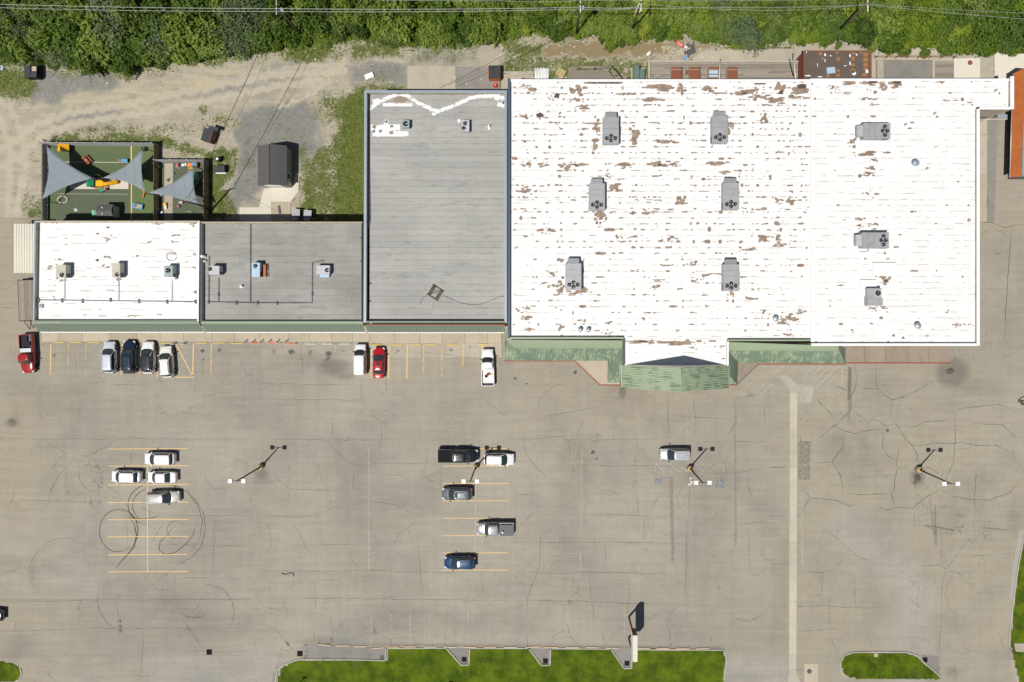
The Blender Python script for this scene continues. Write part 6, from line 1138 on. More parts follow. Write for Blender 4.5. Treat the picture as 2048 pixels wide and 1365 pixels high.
for x in (347.5, 352, 367.5, 372): bollard(x, 688, 1.0, 'white', 'short white bollard at the head of the hatched bay', 'white bollards')
for x in (492.3, 508, 523.8, 540, 556, 573): bollard(x, 683.5, 1.15, 'cream', 'slim cream bollard in the row behind the orange wheel stops', 'bollards at the orange stops')
# pylon sign
ps = thing('pylon_sign', 'tall boxy pylon sign on two posts beside the lawn pocket', 'sign', P(1257, 1255)); xa, xb = P(1255, 0).x, P(1263.5, 0).x; ya, yb = P(0, 1231.7).y, P(0, 1281.5).y
b = MB(); b.slab(xa, xb, yb, ya, 3.94, 6.08); cab = b.build('cabinet', M['cream'], ps)
b = MB(); b.slab(xa + .02, xb - .02, ya + .002, ya + .02, 3.96, 6.06); b.build('end_panel', M['rust'], cab)  # north end browned, its shaded look put into the panel colour
for x_ in (xa - .02, xb + .002): b = MB(); b.slab(x_, x_ + .018, yb + .1, ya - .1, 4.04, 5.98); b.build('face_panel', M['white'], cab)
for y_ in (1234, 1276): q = P(1257.5, y_); b = MB(); b.slab(q.x - .11, q.x + .11, q.y - .11, q.y + .11, 0, 3.94); b.build('post', M['rust'], ps)
# manhole-like valve lids near the left lane
for x, y, r, l in ((239, 1243, .24, 'round green-rimmed valve lid, northernmost of three in line on the asphalt'), (239.5, 1254, .26, 'round dark valve lid, middle of three in line on the asphalt'), (239.5, 1263, .28, 'round grey valve lid, southernmost of three in line on the asphalt')): q = P(x, y); b = MB(); b.lathe([(r, 0), (r, .05), (r * .7, .09), (r * .3, .09), (.02, .07)], (q.x, q.y, .0), 14); b.build('valve_lid', M['dkconc'], None, l, 'valve lid')
wire('tyre_scrap', [P(x, y) + Vector((0, 0, .05)) for x, y in ((563, 1147), (572, 1149), (580, 1146), (587, 1147), (587, 1153))], .05, 'rubber', 'curled strip of black tyre scrap lying on the asphalt', 'scrap')
b = MB(); 
for k in range(5): q = P(1380.5 + R.uniform(-2, 3), 956 + k * 3.2); b.box((q.x, q.y, .07), (R.uniform(.25, .5), R.uniform(.2, .4), .14), R.random() * 3)
b.build('concrete_rubble', M['cream'], None, 'broken cream concrete chunks beside the lamp post with faded hatching', 'rubble')
# stand-in frame for an unidentified dark shape at the right edge
t = thing('standin_frame', 'stand-in black tubular frame with a red bar at the right kerb of the lot', 'barrier', P(2045, 803)); 
b = MB(); b.tube([P(2034, 803.5) + Vector((0, 0, .6)), P(2042, 798) + Vector((0, 0, .9)), P(2062, 793) + Vector((0, 0, .9))], .07, 6); b.tube([P(2034, 803.5) + Vector((0, 0, .6)), P(2062, 806) + Vector((0, 0, .6))], .07, 6); b.build('frame', M['black'], t)
b = MB(); b.tube([P(2040, 809) + Vector((0, 0, .3)), P(2062, 812) + Vector((0, 0, .3))], .08, 6); b.build('bar', M['rust'], t)
for x, y in ((2036, 803.5), (2058, 806), (2058, 794)): q = P(x, y); b = MB(); b.tube([(q.x, q.y, 0), (q.x, q.y, .62)], .05, 6); b.build('leg', M['black'], t)
# small posts whose shadows fall on the lawn
for x, y, h, l in ((598, 1368, 3.4, 'dark slim signpost at the west end of the lawn'), (893, 1374, 2.6, 'dark slim signpost behind the middle of the lawn')):
    q = P(x, y); t = thing('signpost', l, 'signpost', q); b = MB(); b.tube([(q.x, q.y, 0), (q.x, q.y, h)], .06, 6); b.build('post', M['dark'], t); b = MB(); b.slab(q.x - .3, q.x + .3, q.y - .04, q.y + .04, h - .7, h - .1); b.build('plate', M['dark'], t)
# ================================================================== VEHICLES
def wheel(parent, x, y, r=.34, wd=.22):
    s_ = 1 if y > 0 else -1
    b = MB(); b.lathe([(r * .62, -wd / 2), (r * .93, -wd / 2), (r, -wd / 2 + .04), (r, wd / 2 - .04), (r * .93, wd / 2), (r * .62, wd / 2)], (x, y, r), 20, True, 'y'); w_ = b.build('wheel', M['rubber'], parent)
    b = MB(); b.lathe([(.05, -.02), (r * .6, -.02), (r * .63, .01), (r * .55, .0), (.05, .015)] , (x, y + s_ * (wd / 2 - .01), r), 16, True, 'y'); b.build('rim', M['chrome'], w_)
def interp(x, pts):
    if x <= pts[0][0]: return pts[0][1]
    for (a, u), (b, v) in zip(pts[:-1], pts[1:]):
        if x <= b:
            f = (x - a) / (b - a); f = f * f * (3 - 2 * f) * .5 + f * .5
            return u + (v - u) * f
    return pts[-1][1]
def vehicle(name, label, cat, loc, rz, paint, L=4.6, W=1.84, Ht=1.66, kind='suv', cowl=None, wt=None, re=None, rb=None, zb=1.05, zh=.88, roofm=None, rails=False, sunroof=None, ribs=0, bed=None, tumble=.76, rear_r=.22, mirror='black', stripe=None):
    t = thing(name, label, cat, loc); ORG[t.name] = Vector((0, 0, 0))
    h = L / 2
    cfg = dict(sedan=(.55, .26, -.36, -.70), suv=(.52, .16, -.80, -.94), hatch=(.58, .28, -.66, -.90), minivan=(.50, .08, -.92, -.965), van=(.62, .28, -.955, -.985), pickup=(.54, .30, -.04, -.09), coupe=(.50, .10, -.50, -.76))[kind]
    cowl, wt, re, rb = [c_ * h if v_ is None else v_ for c_, v_ in zip(cfg, (cowl, wt, re, rb))]
    ztail = zb if kind not in ('sedan', 'coupe') else zb + .02
    tops = [(-h, ztail - .12), (-h + .10, ztail - .02), (-h + .3, ztail), (rb, zb + .02), (cowl, zb), (h * .80, zh), (h - .12, zh - .10), (h, zh - .26)]
    tops = sorted(tops)
    xs = sorted(set([-h, -h + .03, -h + .09, -h + .2, -h + .4, -h + .8, -h * .5, -h * .25, 0, h * .25, h * .45, h * .6, h * .75, h - .45, h - .25, h - .12, h - .05, h]))
    x_min = -h if bed is None else bed
    xs = [x for x in xs if x > x_min + .02]; xs = [x_min] + xs
    pts = []; hwf = lambda x: W / 2 * (1 - (.42 if x > 0 else rear_r) * abs(x / h) ** 8 - (.06 if x > 0 else .03) * abs(x / h) ** 3)
    prof = lambda w_, z: [(.80 * w_, .24), (.955 * w_, .30), (.985 * w_, .45), (1.0 * w_, .62), (.985 * w_, z * .86), (.945 * w_, z - .06), (.86 * w_, z - .012), (.62 * w_, z + .012), (.30 * w_, z + .03), (0, z + .035)]
    m_ = 19
    for x in xs:
        w_ = hwf(x); z = interp(x, tops); pr = prof(w_, z)
        pts += [(x, -a, b_) for a, b_ in pr] + [(x, a, b_) for a, b_ in pr[-2::-1]]
    fs = []
    for i in range(len(xs) - 1):
        for j in range(m_ - 1): fs.append((i * m_ + j, (i + 1) * m_ + j, (i + 1) * m_ + j + 1, i * m_ + j + 1))
        fs.append((i * m_ + m_ - 1, (i + 1) * m_ + m_ - 1, (i + 1) * m_, i * m_))
    b = MB(); b.add(pts, fs, True); n = len(xs); b.add([pts[k] for k in range(m_)], [tuple(range(m_ - 1, -1, -1))][::-1]); b.add([pts[(n - 1) * m_ + k] for k in range(m_)], [tuple(range(m_))])
    body = b.build('body', paint, t)
    # hood shut line, grille, plate area
    b = MB(); zc = interp(h - .08, tops); b.box((h - .02, 0, .52), (.08, W * .62, .22)); b.build('grille', M['black'], t)
    b = MB(); b.box((h - .03, 0, .33), (.10, W * .72, .13)); b.build('front_bumper', M['dark'] if kind in ('pickup', 'van') else paint, t)
    for s_ in (-1, 1):
        b = MB(); x = h - .22; b.box((x, s_ * W * .36, interp(x, tops) - .10), (.34, .26, .15), s_ * -.45); b.build('headlight', M['lampglass'], t)
        x = -h + .06; b = MB(); b.box((x, s_ * W * .40, zb - .18), (.14, .17, .34 if kind in ('suv', 'minivan', 'van', 'hatch') else .2), s_ * .3); b.build('taillight', M['tail'], t)
    # greenhouse
    wb = W / 2 * .90; wr = W / 2 * tumble; zt = Ht - .075
    fb = .10 if kind != 'van' else .06
    lo = [(cowl + fb, 0), (cowl + fb * .75, wb * .5), (cowl - .04, wb * .86), (cowl - .20, wb * .985), (cowl * .3 + rb * .7 if False else (cowl + rb) / 2, wb * 1.0), (rb + .25, wb * .97), (rb + .06, wb * .84), (rb, wb * .45), (rb - .02, 0)]
    up = [(wt + fb * .8, 0), (wt + fb * .6, wr * .5), (wt, wr * .86), (wt - .10, wr * .97), ((wt + re) / 2, wr), (re + .18, wr * .97), (re + .03, wr * .86), (re, wr * .45), (re - .01, 0)]
    zl = [interp(x, tops) + .005 if False else zb - .005 for x, y in lo]
    if bed is not None: lo = [(max(x, bed + .01), y) for x, y in lo]; up = [(max(x, bed + .05), y) for x, y in up]
    def pane(nm, idx, both=True):
        for s_ in ((-1, 1) if both else (0,)):
            b = MB()
            if s_ == 0:
                ii = idx; A = [(lo[i][0], -lo[i][1]) for i in ii[::-1]] + [lo[i] for i in ii if lo[i][1] > 0]; U = [(up[i][0], -up[i][1]) for i in ii[::-1]] + [up[i] for i in ii if up[i][1] > 0]
            else: A = [(lo[i][0], s_ * lo[i][1]) for i in idx]; U = [(up[i][0], s_ * up[i][1]) for i in idx]
            k = len(A); V = [(x, y, zb - .02) for x, y in A] + [((x * .5 + u[0] * .5), (y * .5 + u[1] * .5) * 1.012, (zb + zt) / 2 + .02) for (x, y), u in zip(A, U)] + [(x, y, zt) for x, y in U]
            b.add(V, [(r_ * k + i, r_ * k + i + 1, (r_ + 1) * k + i + 1, (r_ + 1) * k + i) for r_ in range(2) for i in range(k - 1)], True); b.build(nm, M['glass'], t)
    pane('windshield', [0, 1, 2, 3], False); pane('side_window', [3, 4, 5]); pane('rear_window', [8, 7, 6, 5], False)
    # roof panel
    ring = [(u[0], -u[1]) for u in up[::-1]][:-1] + up[0:-1]
    ring = [(u[0], u[1]) for u in up] + [(u[0], -u[1]) for u in up[-2:0:-1]]
    cx = (wt + re) / 2; b = MB(); k = len(ring)
    V = [(cx + (x - cx) * 1.01, y * 1.03, zt - .03) for x, y in ring] + [(cx + (x - cx) * 1.0, y * 1.0, zt + .02) for x, y in ring] + [(cx + (x - cx) * .86, y * .8, zt + .055) for x, y in ring] + [(cx + (x - cx) * .5, y * .35, zt + .075) for x, y in ring]
    F_ = [(r_ * k + (i + 1) % k, r_ * k + i, (r_ + 1) * k + i, (r_ + 1) * k + (i + 1) % k)[::-1] for r_ in range(3) for i in range(k)] + [tuple(3 * k + i for i in range(k))]
    b.add(V, F_, True); rf = b.build('roof', roofm or paint, t)
    # pillars
    for s_ in (-1, 1):
        for i, r_ in ((3, .038), (5, .045)):
            a_ = Vector((lo[i][0], s_ * lo[i][1], zb)); c_ = Vector((up[i][0], s_ * up[i][1], zt)); m__ = (a_ + c_) / 2 + Vector((0, s_ * .01, .02)); b = MB(); b.tube([a_, m__, c_], r_, 5); b.build('pillar', paint, t)
        i = 4; a_ = Vector((lo[i][0], s_ * lo[i][1] * 1.0, zb)); c_ = Vector((up[i][0], s_ * up[i][1], zt)); b = MB(); b.tube([a_, (a_ + c_) / 2 + Vector((0, s_ * .015, .02)), c_], .03, 5); b.build('pillar', M['black'], t)
        b = MB(); b.box((cowl - .22, s_ * (W / 2 + .07), zb + .06), (.12, .22, .16), s_ * .2); b.build('mirror', M[mirror] if mirror != 'paint' else paint, t)
        wx = h * .62
        for x in (wx, -wx * .98):
            b = MB(); b.lathe([(.40, -.03), (.42, -.03), (.42, .03), (.40, .03)], (x, s_ * (W / 2 - .035), .36), 18, True, 'y'); b.build('wheel_arch', M['black'], t); wheel(t, x, s_ * (W / 2 - .12))
        if rails:
            b = MB(); b.tube([(wt - .25, s_ * wr * .86, zt + .06), (wt - .4, s_ * wr * .86, zt + .10), (re + .35, s_ * wr * .86, zt + .10), (re + .2, s_ * wr * .86, zt + .06)], .025, 5); b.build('roof_rail', M['dark'] if rails == 'dark' else M['steel'], t)
        b = MB(); b.box(((cowl + rb) / 2 + .35, s_ * (W / 2 * .985), zb * .8), (.2, .03, .035)); b.build('door_handle', M['dark'], t)
    if sunroof:
        x0, x1 = sunroof; b = MB(); b.box(((x0 + x1) / 2, 0, zt + .075), (abs(x1 - x0), wr * 1.1, .012)); b.build('sunroof', M['glass'], rf)
    for k in range(ribs): y = (k - (ribs - 1) / 2) * wr * 1.5 / ribs; b = MB(); b.tube([(wt - .25, y, zt + .07), (re + .2, y, zt + .07)], .018, 4); b.build('roof_rib', roofm or paint, rf)
    b = MB(); b.tube([(cowl + .02, -.5, zb + .035), (cowl + .05, 0, zb + .045), (cowl + .02, .5, zb + .035)], .03, 4); b.build('cowl_panel', M['black'], t)
    if kind in ('suv', 'hatch', 'minivan'): b = MB(); b.box((re + .6, 0, zt + .085), (.12, .04, .05)); b.build('roof_antenna', M['dark'], t)
    # pickup bed
    if bed is not None:
        fw = W / 2; th = .10; z1_ = zb + .0
        for s_ in (-1, 1):
            b = MB(); b.slab(-h + .06, bed - .02, s_ * (fw - th / 2) - th / 2, s_ * (fw - th / 2) + th / 2, .42, z1_); b.build('bed_side', paint, t)
        b = MB(); b.slab(-h + .06, bed - .02, -fw + th, fw - th, .55, .66); b.build('bed_floor', M['dark'], t)
        b = MB(); b.slab(-h, -h + .075, -fw + .02, fw - .02, .45, z1_ - .01); b.build('tailgate', paint, t); b = MB(); b.slab(bed - .1, bed - .03, -fw + th, fw - th, .6, z1_); b.build('bed_front', paint, t)
        b = MB(); b.slab(-h - .09, -h + .05, -fw * .9, fw * .9, .36, .52); b.build('rear_bumper', M['chrome'], t)
    t.rotation_euler = (0, 0, rz); t.location = loc
    ORG[t.name] = Vector(loc)
    return t
def extra(t, name, m, mb_): 
    """part added in the vehicle's own axes"""
    o = bpy.data.objects.new(name, mb_.mesh(name, M[m] if isinstance(m, str) else m, (0, 0, 0))); link(o, t); return o
CP = lambda n, c, me=0., r=.18: paint_car('car_paint_' + n, c, me, r)
pw = CP('white', (.80, .80, .80)); pw2 = CP('pearl', (.76, .75, .72)); psil = CP('silver', (.44, .455, .47), .12, .22); pblue = CP('navy', (.010, .022, .048), .0); pbk = CP('black', (.010, .013, .018)); pgrey = CP('grey', (.13, .145, .16), .12, .22); pred = CP('red', (.42, .012, .018)); pdred = CP('dark_red', (.33, .02, .02)); pbeige = CP('champagne', (.46, .445, .42), .1, .22); pcob = CP('cobalt', (.008, .050, .135), .0); psb = CP('silver_blue', (.60, .64, .71), .1, .22)
G = lambda x, y, z=.9: (lambda v: Vector((v.x, v.y, 0)))(P(x, y, z))
UP, LEFT, RIGHT, DOWN = rad(90), rad(180), 0.0, rad(-90)
v1 = vehicle('pickup_truck', 'red pickup with a pale toolbox in its bed beside the trailer', 'pickup', G(54, 708), DOWN + rad(3), pdred, 5.75, 1.95, 1.82, 'pickup', zb=1.12, zh=1.0, bed=-.15, re=.0, rb=-.08, wt=.95, cowl=1.4, tumble=.80)
b = MB(); b.slab(-.82, -.26, -.82, .82, .9, 1.2); extra(v1, 'toolbox', 'steel', b); b = MB(); b.slab(-2.7, -1.0, -.8, .1, .68, .86); b.box((-1.4, .3, .8), (.6, .5, .25), .4); extra(v1, 'bed_load', 'black', b)
vehicle('parked_car', 'silver-blue crossover next to the navy one before the white shop roof', 'car', G(218, 715), UP, psb, 4.7, 1.82, 1.62, 'suv', rails=True, mirror='paint')
vehicle('parked_car', 'dark navy car with a long glass roof parked between silver and black-roofed cars', 'car', G(257.5, 714.5), UP, pblue, 4.9, 1.90, 1.72, 'suv', sunroof=(.12, -1.15), rails='dark')
vehicle('parked_car', 'white-bonneted car with black roof parked between navy and white cars', 'car', G(295.5, 715.5), UP, pw, 4.75, 1.86, 1.66, 'suv', roofm=CP('roof_black', (.030, .034, .04)))
vehicle('parked_car', 'white car with dark roof rails parked slightly crooked at the hatched bay', 'car', G(332.5, 724), UP + rad(4), pw2, 4.7, 1.86, 1.68, 'suv', rails='dark', mirror='paint')
vehicle('cargo_van', 'small white panel van beside the red coupe', 'van', G(720.5, 719.5), UP, pw, 4.55, 1.76, 1.85, 'van', zb=1.15, zh=.98, tumble=.82, ribs=4, rear_r=.06)
vehicle('parked_car', 'bright red coupe with a small sunroof beside the white van', 'car', G(757.3, 726), UP - rad(1), pred, 4.6, 1.76, 1.38, 'coupe', zb=.92, zh=.74, sunroof=(.02, -.38), tumble=.70)
v8 = vehicle('pickup_truck', 'white pickup with scattered cargo in its open bed near the green canopy', 'pickup', G(975.3, 735.5), UP + rad(1), pw, 5.5, 1.90, 1.75, 'pickup', zb=1.08, zh=.98, bed=-.30, re=-.06, rb=-.22, wt=.78, cowl=1.48, tumble=.8)
b = MB(); b.slab(-2.3, -.42, -.8, .8, .665, .70); extra(v8, 'bed_liner', 'trash', b); b = MB(); b.lathe([(.22, 0), (.22, .16), (.1, .16), (.1, 0)], (-1.3, .25, .70), 14); extra(v8, 'spare_tyre', 'rubber', b); b = MB(); b.box((-1.0, -.1, .8), (.4, .5, .2), .3); extra(v8, 'toolbag', 'rust', b); b = MB(); b.box((-1.0, -.6, .76), (.25, .3, .12), .8); extra(v8, 'crate', 'yellow', b)
vehicle('parked_car', 'white estate car in the yellow-lined bays, one bay north of the white saloon', 'car', G(318, 918.5), LEFT, pw, 4.55, 1.82, 1.58, 'suv', mirror='paint')
vehicle('parked_car', 'white hatchback with red tail lamps facing outward, back to the white saloon', 'car', G(251, 954), LEFT - rad(1), pw, 4.4, 1.76, 1.5, 'hatch', mirror='paint')
vehicle('parked_car', 'white four-door saloon with a short boot in the yellow-lined bays', 'car', G(322, 955.5), LEFT, pw, 4.35, 1.72, 1.44, 'sedan', zb=.94, zh=.78, mirror='paint')
vehicle('parked_car', 'champagne minivan with a ribbed roof parked over the tyre marks', 'minivan', G(327, 995.5), RIGHT + rad(2), pbeige, 4.7, 1.84, 1.72, 'minivan', ribs=4)
v13 = vehicle('pickup_truck', 'long black pickup with a covered bed near the lamp post', 'pickup', G(916, 912), RIGHT, pbk, 6.0, 2.0, 1.9, 'pickup', zb=1.16, zh=1.06, bed=-.82, re=-.66, rb=-.76, wt=1.14, cowl=1.8, tumble=.8)
b = MB(); b.slab(-2.92, -.88, -.93, .93, 1.165, 1.20); extra(v13, 'tonneau_cover', M['rubber'], b)
vehicle('parked_car', 'white crossover nosed toward the lamp post across from the black pickup', 'car', G(998, 919.5), RIGHT - rad(1), pw, 4.5, 1.86, 1.64, 'suv', rails=True)
vehicle('parked_car', 'dark grey crossover with a sunroof and roof rails', 'car', G(914, 988.5), LEFT, pgrey, 4.5, 1.82, 1.68, 'suv', sunroof=(.26, -.18), rails=True)
v16 = vehicle('pickup_truck', 'silver pickup with a grey bed cover and dark hood scoop', 'pickup', G(990, 1058.5), LEFT, CP('gunmetal', (.29, .30, .31), .12, .22), 5.5, 1.92, 1.82, 'pickup', zb=1.12, zh=1.02, bed=-.70, re=-.5, rb=-.62, wt=.9, cowl=1.5, tumble=.8)
b = MB(); b.slab(-2.72, -.74, -.70, .955, 1.122, 1.15); extra(v16, 'bed_mat', 'dark', b); b = MB(); b.lathe([(.13, 0), (.15, .3), (.1, .32)], (-1.15, .35, 1.15), 10); extra(v16, 'bucket', 'white', b); b = MB(); b.box((1.35, .0, 1.13), (.25, .7, .06)); b.box((1.9, .42, 1.08), (.4, .1, .04), .3); b.box((1.9, -.42, 1.08), (.4, .1, .04), -.3); extra(v16, 'hood_scoop', 'black', b)
vehicle('parked_car', 'cobalt blue crossover parked alone at the end of the yellow bays', 'car', G(919.5, 1126.5), LEFT, pcob, 4.65, 1.86, 1.66, 'suv', rails=True)
vehicle('parked_car', 'silver minivan parked alone beside the faded hatching', 'minivan', G(1350, 909.5), LEFT, psil, 4.55, 1.82, 1.72, 'minivan', ribs=3)
vehicle('parked_car', 'dark navy saloon tail added in place of a vehicle shadow at the west entrance', 'car', G(-26, 1232, .8), LEFT, pblue, 4.6, 1.45 + .3, 1.42, 'sedan', zb=.92, zh=.78)  # added saloon; its dark tail replaces the shadow of an unseen vehicle
# flatbed trailer beside the white shop
t = thing('flatbed_trailer', 'plank-decked flatbed trailer parked along the white shop wall', 'trailer', G(62, 600, .6)); zt = .75
A = [P(35.5, 561, zt), P(68, 560, zt), P(70, 641, zt), P(38.5, 642, zt)]
n = 11
for k in range(n):
    f0, f1 = k / n + .004, (k + 1) / n - .004; b = MB(); b.plate([A[0].lerp(A[1], f0), A[0].lerp(A[1], f1), A[3].lerp(A[2], f1), A[3].lerp(A[2], f0)], .05); b.build('plank', M['wood'], t)
b = MB()
for i in range(4): b.tube([A[i] + Vector((0, 0, -.02)), A[(i + 1) % 4] + Vector((0, 0, -.02))], .06, 4)
b.build('frame', M['black'], t)
q = P(60, 659, .5); b = MB(); b.tube([A[3].lerp(A[2], .25) + Vector((0, 0, -.08)), Vector((q.x, q.y, .5))], .05, 5); b.tube([A[3].lerp(A[2], .75) + Vector((0, 0, -.08)), Vector((q.x, q.y, .5))], .05, 5); b.tube([A[3].lerp(A[2], .42).lerp(q, .45), A[3].lerp(A[2], .58).lerp(q, .45)], .03, 4); b.build('drawbar', M['black'], t)
for f in (.45, .58):
    for s_, e in ((0, A[0].lerp(A[3], f)), (1, A[1].lerp(A[2], f))): b = MB(); b.lathe([(.2, -.1), (.32, -.1), (.33, .1), (.2, .1)], (e.x + (.2 if s_ == 0 else -.2), e.y, .34), 16, True, 'y'); o = b.build('wheel', M['rubber'], t)
q = P(54, 559, .5); b = MB(); b.slab(q.x - .3, q.x + 1.1, q.y - .05, q.y + .1, .3, .6); b.build('ramp_gate', M['black'], t)
# lean-to canopy
t = thing('carport', 'cream ribbed metal carport against the end of the white shop', 'carport', P(50, 500)); zl, zh_ = 2.5, 3.0
n = 8
for k in range(n):
    x0, x1 = 27.5 + 42 * k / n, 27.5 + 42 * (k + 1) / n; a0 = zl + (zh_ - zl) * math.sin(PI * .5 * k / n); a1 = zl + (zh_ - zl) * math.sin(PI * .5 * (k + 1) / n)
    b = MB(); b.plate([P(x0 + .15, 448, a0), P(x1 - .15, 448, a1), P(x1 - .15, 546.5, a1), P(x0 + .15, 546.5, a0)], .04); b.build('roof_panel', M['cream'], t)
    b = MB(); b.tube([P(x1, 448, a1 + .02), P(x1, 546.5, a1 + .02)], .03, 4); b.build('rib', M['cream'], t)
for x, y in ((29, 449), (29, 497), (29, 545)): q = P(x, y, 2.4); b = MB(); b.tube([(q.x, q.y, 0), (q.x, q.y, 2.42)], .05, 6); b.build('post', M['steel'], t)
for y in (455, 540): b = MB(); b.tube([P(29, y, 2.4), P(69, y, 2.85)], .04, 5); b.build('beam', M['steel'], t)
# ================================================================== PLAYGROUND
pgd = thing('playground_turf', '', '', P(240, 370)); pgd['kind'] = 'structure'
for poly, m, z1 in (([(96, 288), (262, 288), (262, 445), (96, 445)], 'turf3', .004), ([(262.4, 288), (318, 288), (318, 445), (262.4, 445)], 'turf2', .006), ([(112, 379), (257, 379), (257, 444), (112, 444)], 'turf', .009), ([(140, 360), (257, 360), (257, 378.4), (140, 378.4)], 'pad', .010), ([(318.5, 322), (418, 322), (418, 445), (318.5, 445)], 'turf', .003), ([(329, 327), (346, 327), (345, 445), (328, 445)], 'conc', .010)): cslab('turf_panel', poly, m, pgd, z1=z1)
for pts, m, w_ in (([(262.5, 292), (263, 445)], 'liney', .16), ([(98, 324), (255, 325.5)], 'linew', .1), ([(115, 388), (257, 389)], 'linew', .05), ([(377, 326), (377, 345)], 'linew', .06)): d = DEC(); d.ribbon(pts, w_, .014, .7, step=.5); d.build('painted_line', M[m], pgd)
def plank_fence(name, label, a, b_, h, m, pw_=.19, gap=.01, rail_side=1, posts=True):
    A, B = P(*a), P(*b_); t = thing(name, label, 'fence', A.lerp(B, .5)); L = (B - A).length; d_ = (B - A).normalized(); ang = math.atan2(d_.y, d_.x); n = int(L / pw_)
    for k in range(n): q = A.lerp(B, (k + .5) / n); bb_ = MB(); bb_.box((q.x, q.y, h / 2 + R.uniform(-.02, .02)), (L / n - gap, .03, h), ang); bb_.build('board', M[m], t)
    nn = Vector((-d_.y, d_.x, 0)) * .05 * rail_side
    for z in (.35, h - .12): bb_ = MB(); bb_.tube([A + nn + Vector((0, 0, z)), B + nn + Vector((0, 0, z))], .04, 4); bb_.build('rail', M[m], t)
    if posts:
        k_ = max(1, int(L / 2.4))
        for k in range(k_ + 1): q = A.lerp(B, k / k_) + nn * 2; bb_ = MB(); bb_.box((q.x, q.y, h / 2 + .05), (.1, .1, h + .1), ang); bb_.build('post', M[m], t)
    return t
M['palefence'] = mat('pale_fence_boards', (.46, .47, .48), .85, var=.15, scale=3, objvar=.1)
plank_fence('board_fence', 'grey board fence along the west side of the playground', (94.5, 445), (95.5, 290), 1.25, 'greywood', rail_side=-1); plank_fence('board_fence', 'pale board fence along the north side of the large play yard', (95.5, 291.5), (318, 292.5), 2.0, 'palefence'); plank_fence('board_fence', 'brown board fence between the large and the small play yard', (318, 445), (318.5, 293.5), 1.5, 'brownwood'); plank_fence('board_fence', 'pale board fence along the north side of the small play yard', (319.5, 325), (417.5, 325), 1.7, 'palefence'); plank_fence('board_fence', 'brown board fence along the east side of the small play yard', (417.8, 445), (418.2, 326), 1.7, 'brownwood')
for a, b_, l in (((97, 287), (86, 279.5), 'dark timber sticking out at the north-west fence corner'), ((105, 287), (113, 272), 'dark timber brace north of the playground fence')): wire('timber_brace', [P(*a) + Vector((0, 0, .6)), P(*b_) + Vector((0, 0, .1))], .06, 'black', l, 'timber')
def sail(label, corners, sag=.16):
    pts = [P(*c) for c in corners]; cen = sum(pts, Vector()) / 3; t = thing('shade_sail', label, 'shade sail', (cen.x, cen.y, 0)); n = 12; V = []; Fc = []; idx = {}
    for i in range(n + 1):
        for j in range(n + 1 - i):
            u, v = i / n, j / n; w_ = 1 - u - v; p = pts[0] * w_ + pts[1] * u + pts[2] * v
            pull = 4 * (u * v * (1 - w_) ** 2 * (w_ < 1e-9) + 0)
            e = [(w_, u, v)]; 
            s_ = 0
            for a_, b2, c2 in ((u, v, w_), (v, w_, u), (w_, u, v)): s_ += 4 * a_ * b2 * max(0, 1 - 3 * c2) ** 1.5
            k = sag * s_ * 1.25; p = p.lerp(cen, k); p.z -= .35 * (1 - max(u, v, w_)) ; idx[(i, j)] = len(V); V.append(p)
    for i in range(n):
        for j in range(n - i):
            Fc.append((idx[(i, j)], idx[(i + 1, j)], idx[(i, j + 1)]))
            if i + j < n - 1: Fc.append((idx[(i + 1, j)], idx[(i + 1, j + 1)], idx[(i, j + 1)]))
    b = MB(); b.add(V, Fc, True); o = b.build('cloth', M['sail'], t); so_ = o.modifiers.new('thick', 'SOLIDIFY'); so_.thickness = .015
    for i in (3, 6, 9):
        b = MB(); b.tube([V[idx[(i, j)]] + Vector((0, 0, .012)) for j in range(n + 1 - i)], .012, 4); b.build('seam', M['coping'], o)
    for k3 in range(3):
        ed = [V[idx[(i, 0)]] for i in range(n + 1)] if k3 == 0 else ([V[idx[(0, j)]] for j in range(n + 1)] if k3 == 1 else [V[idx[(i, n - i)]] for i in range(n + 1)]); b = MB(); b.tube(ed, .022, 4); b.build('hem', M['rtu'], o)
    for p in pts:
        d_ = (Vector((p.x, p.y, 0)) - Vector((cen.x, cen.y, 0))).normalized(); q = p + d_ * .25; b = MB(); b.tube([(q.x, q.y, 0), (q.x, q.y, p.z + .15)], .06, 8); b.build('post', M['dark'], t); b = MB(); b.tube([p, q + Vector((0, 0, .08))], .015, 4); b.build('cable', M['steel'], t)
    return t
sail('grey triangular shade sail over the west of the large play yard', [(93, 292, 3.2), (186, 357, 2.9), (85.5, 398, 3.2)]); sail('grey triangular shade sail over the east of the large play yard', [(286, 299, 3.2), (207, 356, 2.9), (291, 384, 3.0)], .2); sail('grey triangular shade sail over the small play yard', [(388, 336, 3.0), (297, 386, 3.0), (399, 414, 3.0)], .17)
def toy(name, label, px, py, parts, rz=0.0, cat='toy'):
    q = P(px, py); t = thing(name, label, cat, q); ORG[t.name] = Vector((0, 0, 0))
    for nm, m, fn in parts:
        b = MB(); fn(b); b.build(nm, M[m], t)
    t.rotation_euler = (0, 0, rz); ORG[t.name] = q; return t
def BX(x, y, z, a, b_, c_, r=0): return lambda m: m.box((x, y, z), (a, b_, c_), r)
def GB(w_, d_, z0, z1): return lambda m: m.add([(-w_ / 2, -d_ / 2, z0), (w_ / 2, -d_ / 2, z0), (w_ / 2, d_ / 2, z0), (-w_ / 2, d_ / 2, z0), (0, -d_ / 2, z1), (0, d_ / 2, z1)], [(3, 2, 1, 0), (0, 1, 4), (2, 3, 5), (1, 2, 5, 4), (3, 0, 4, 5)])
def LT(prof, x=0, y=0, z=0, n=14): return lambda m: m.lathe(prof, (x, y, z), n)
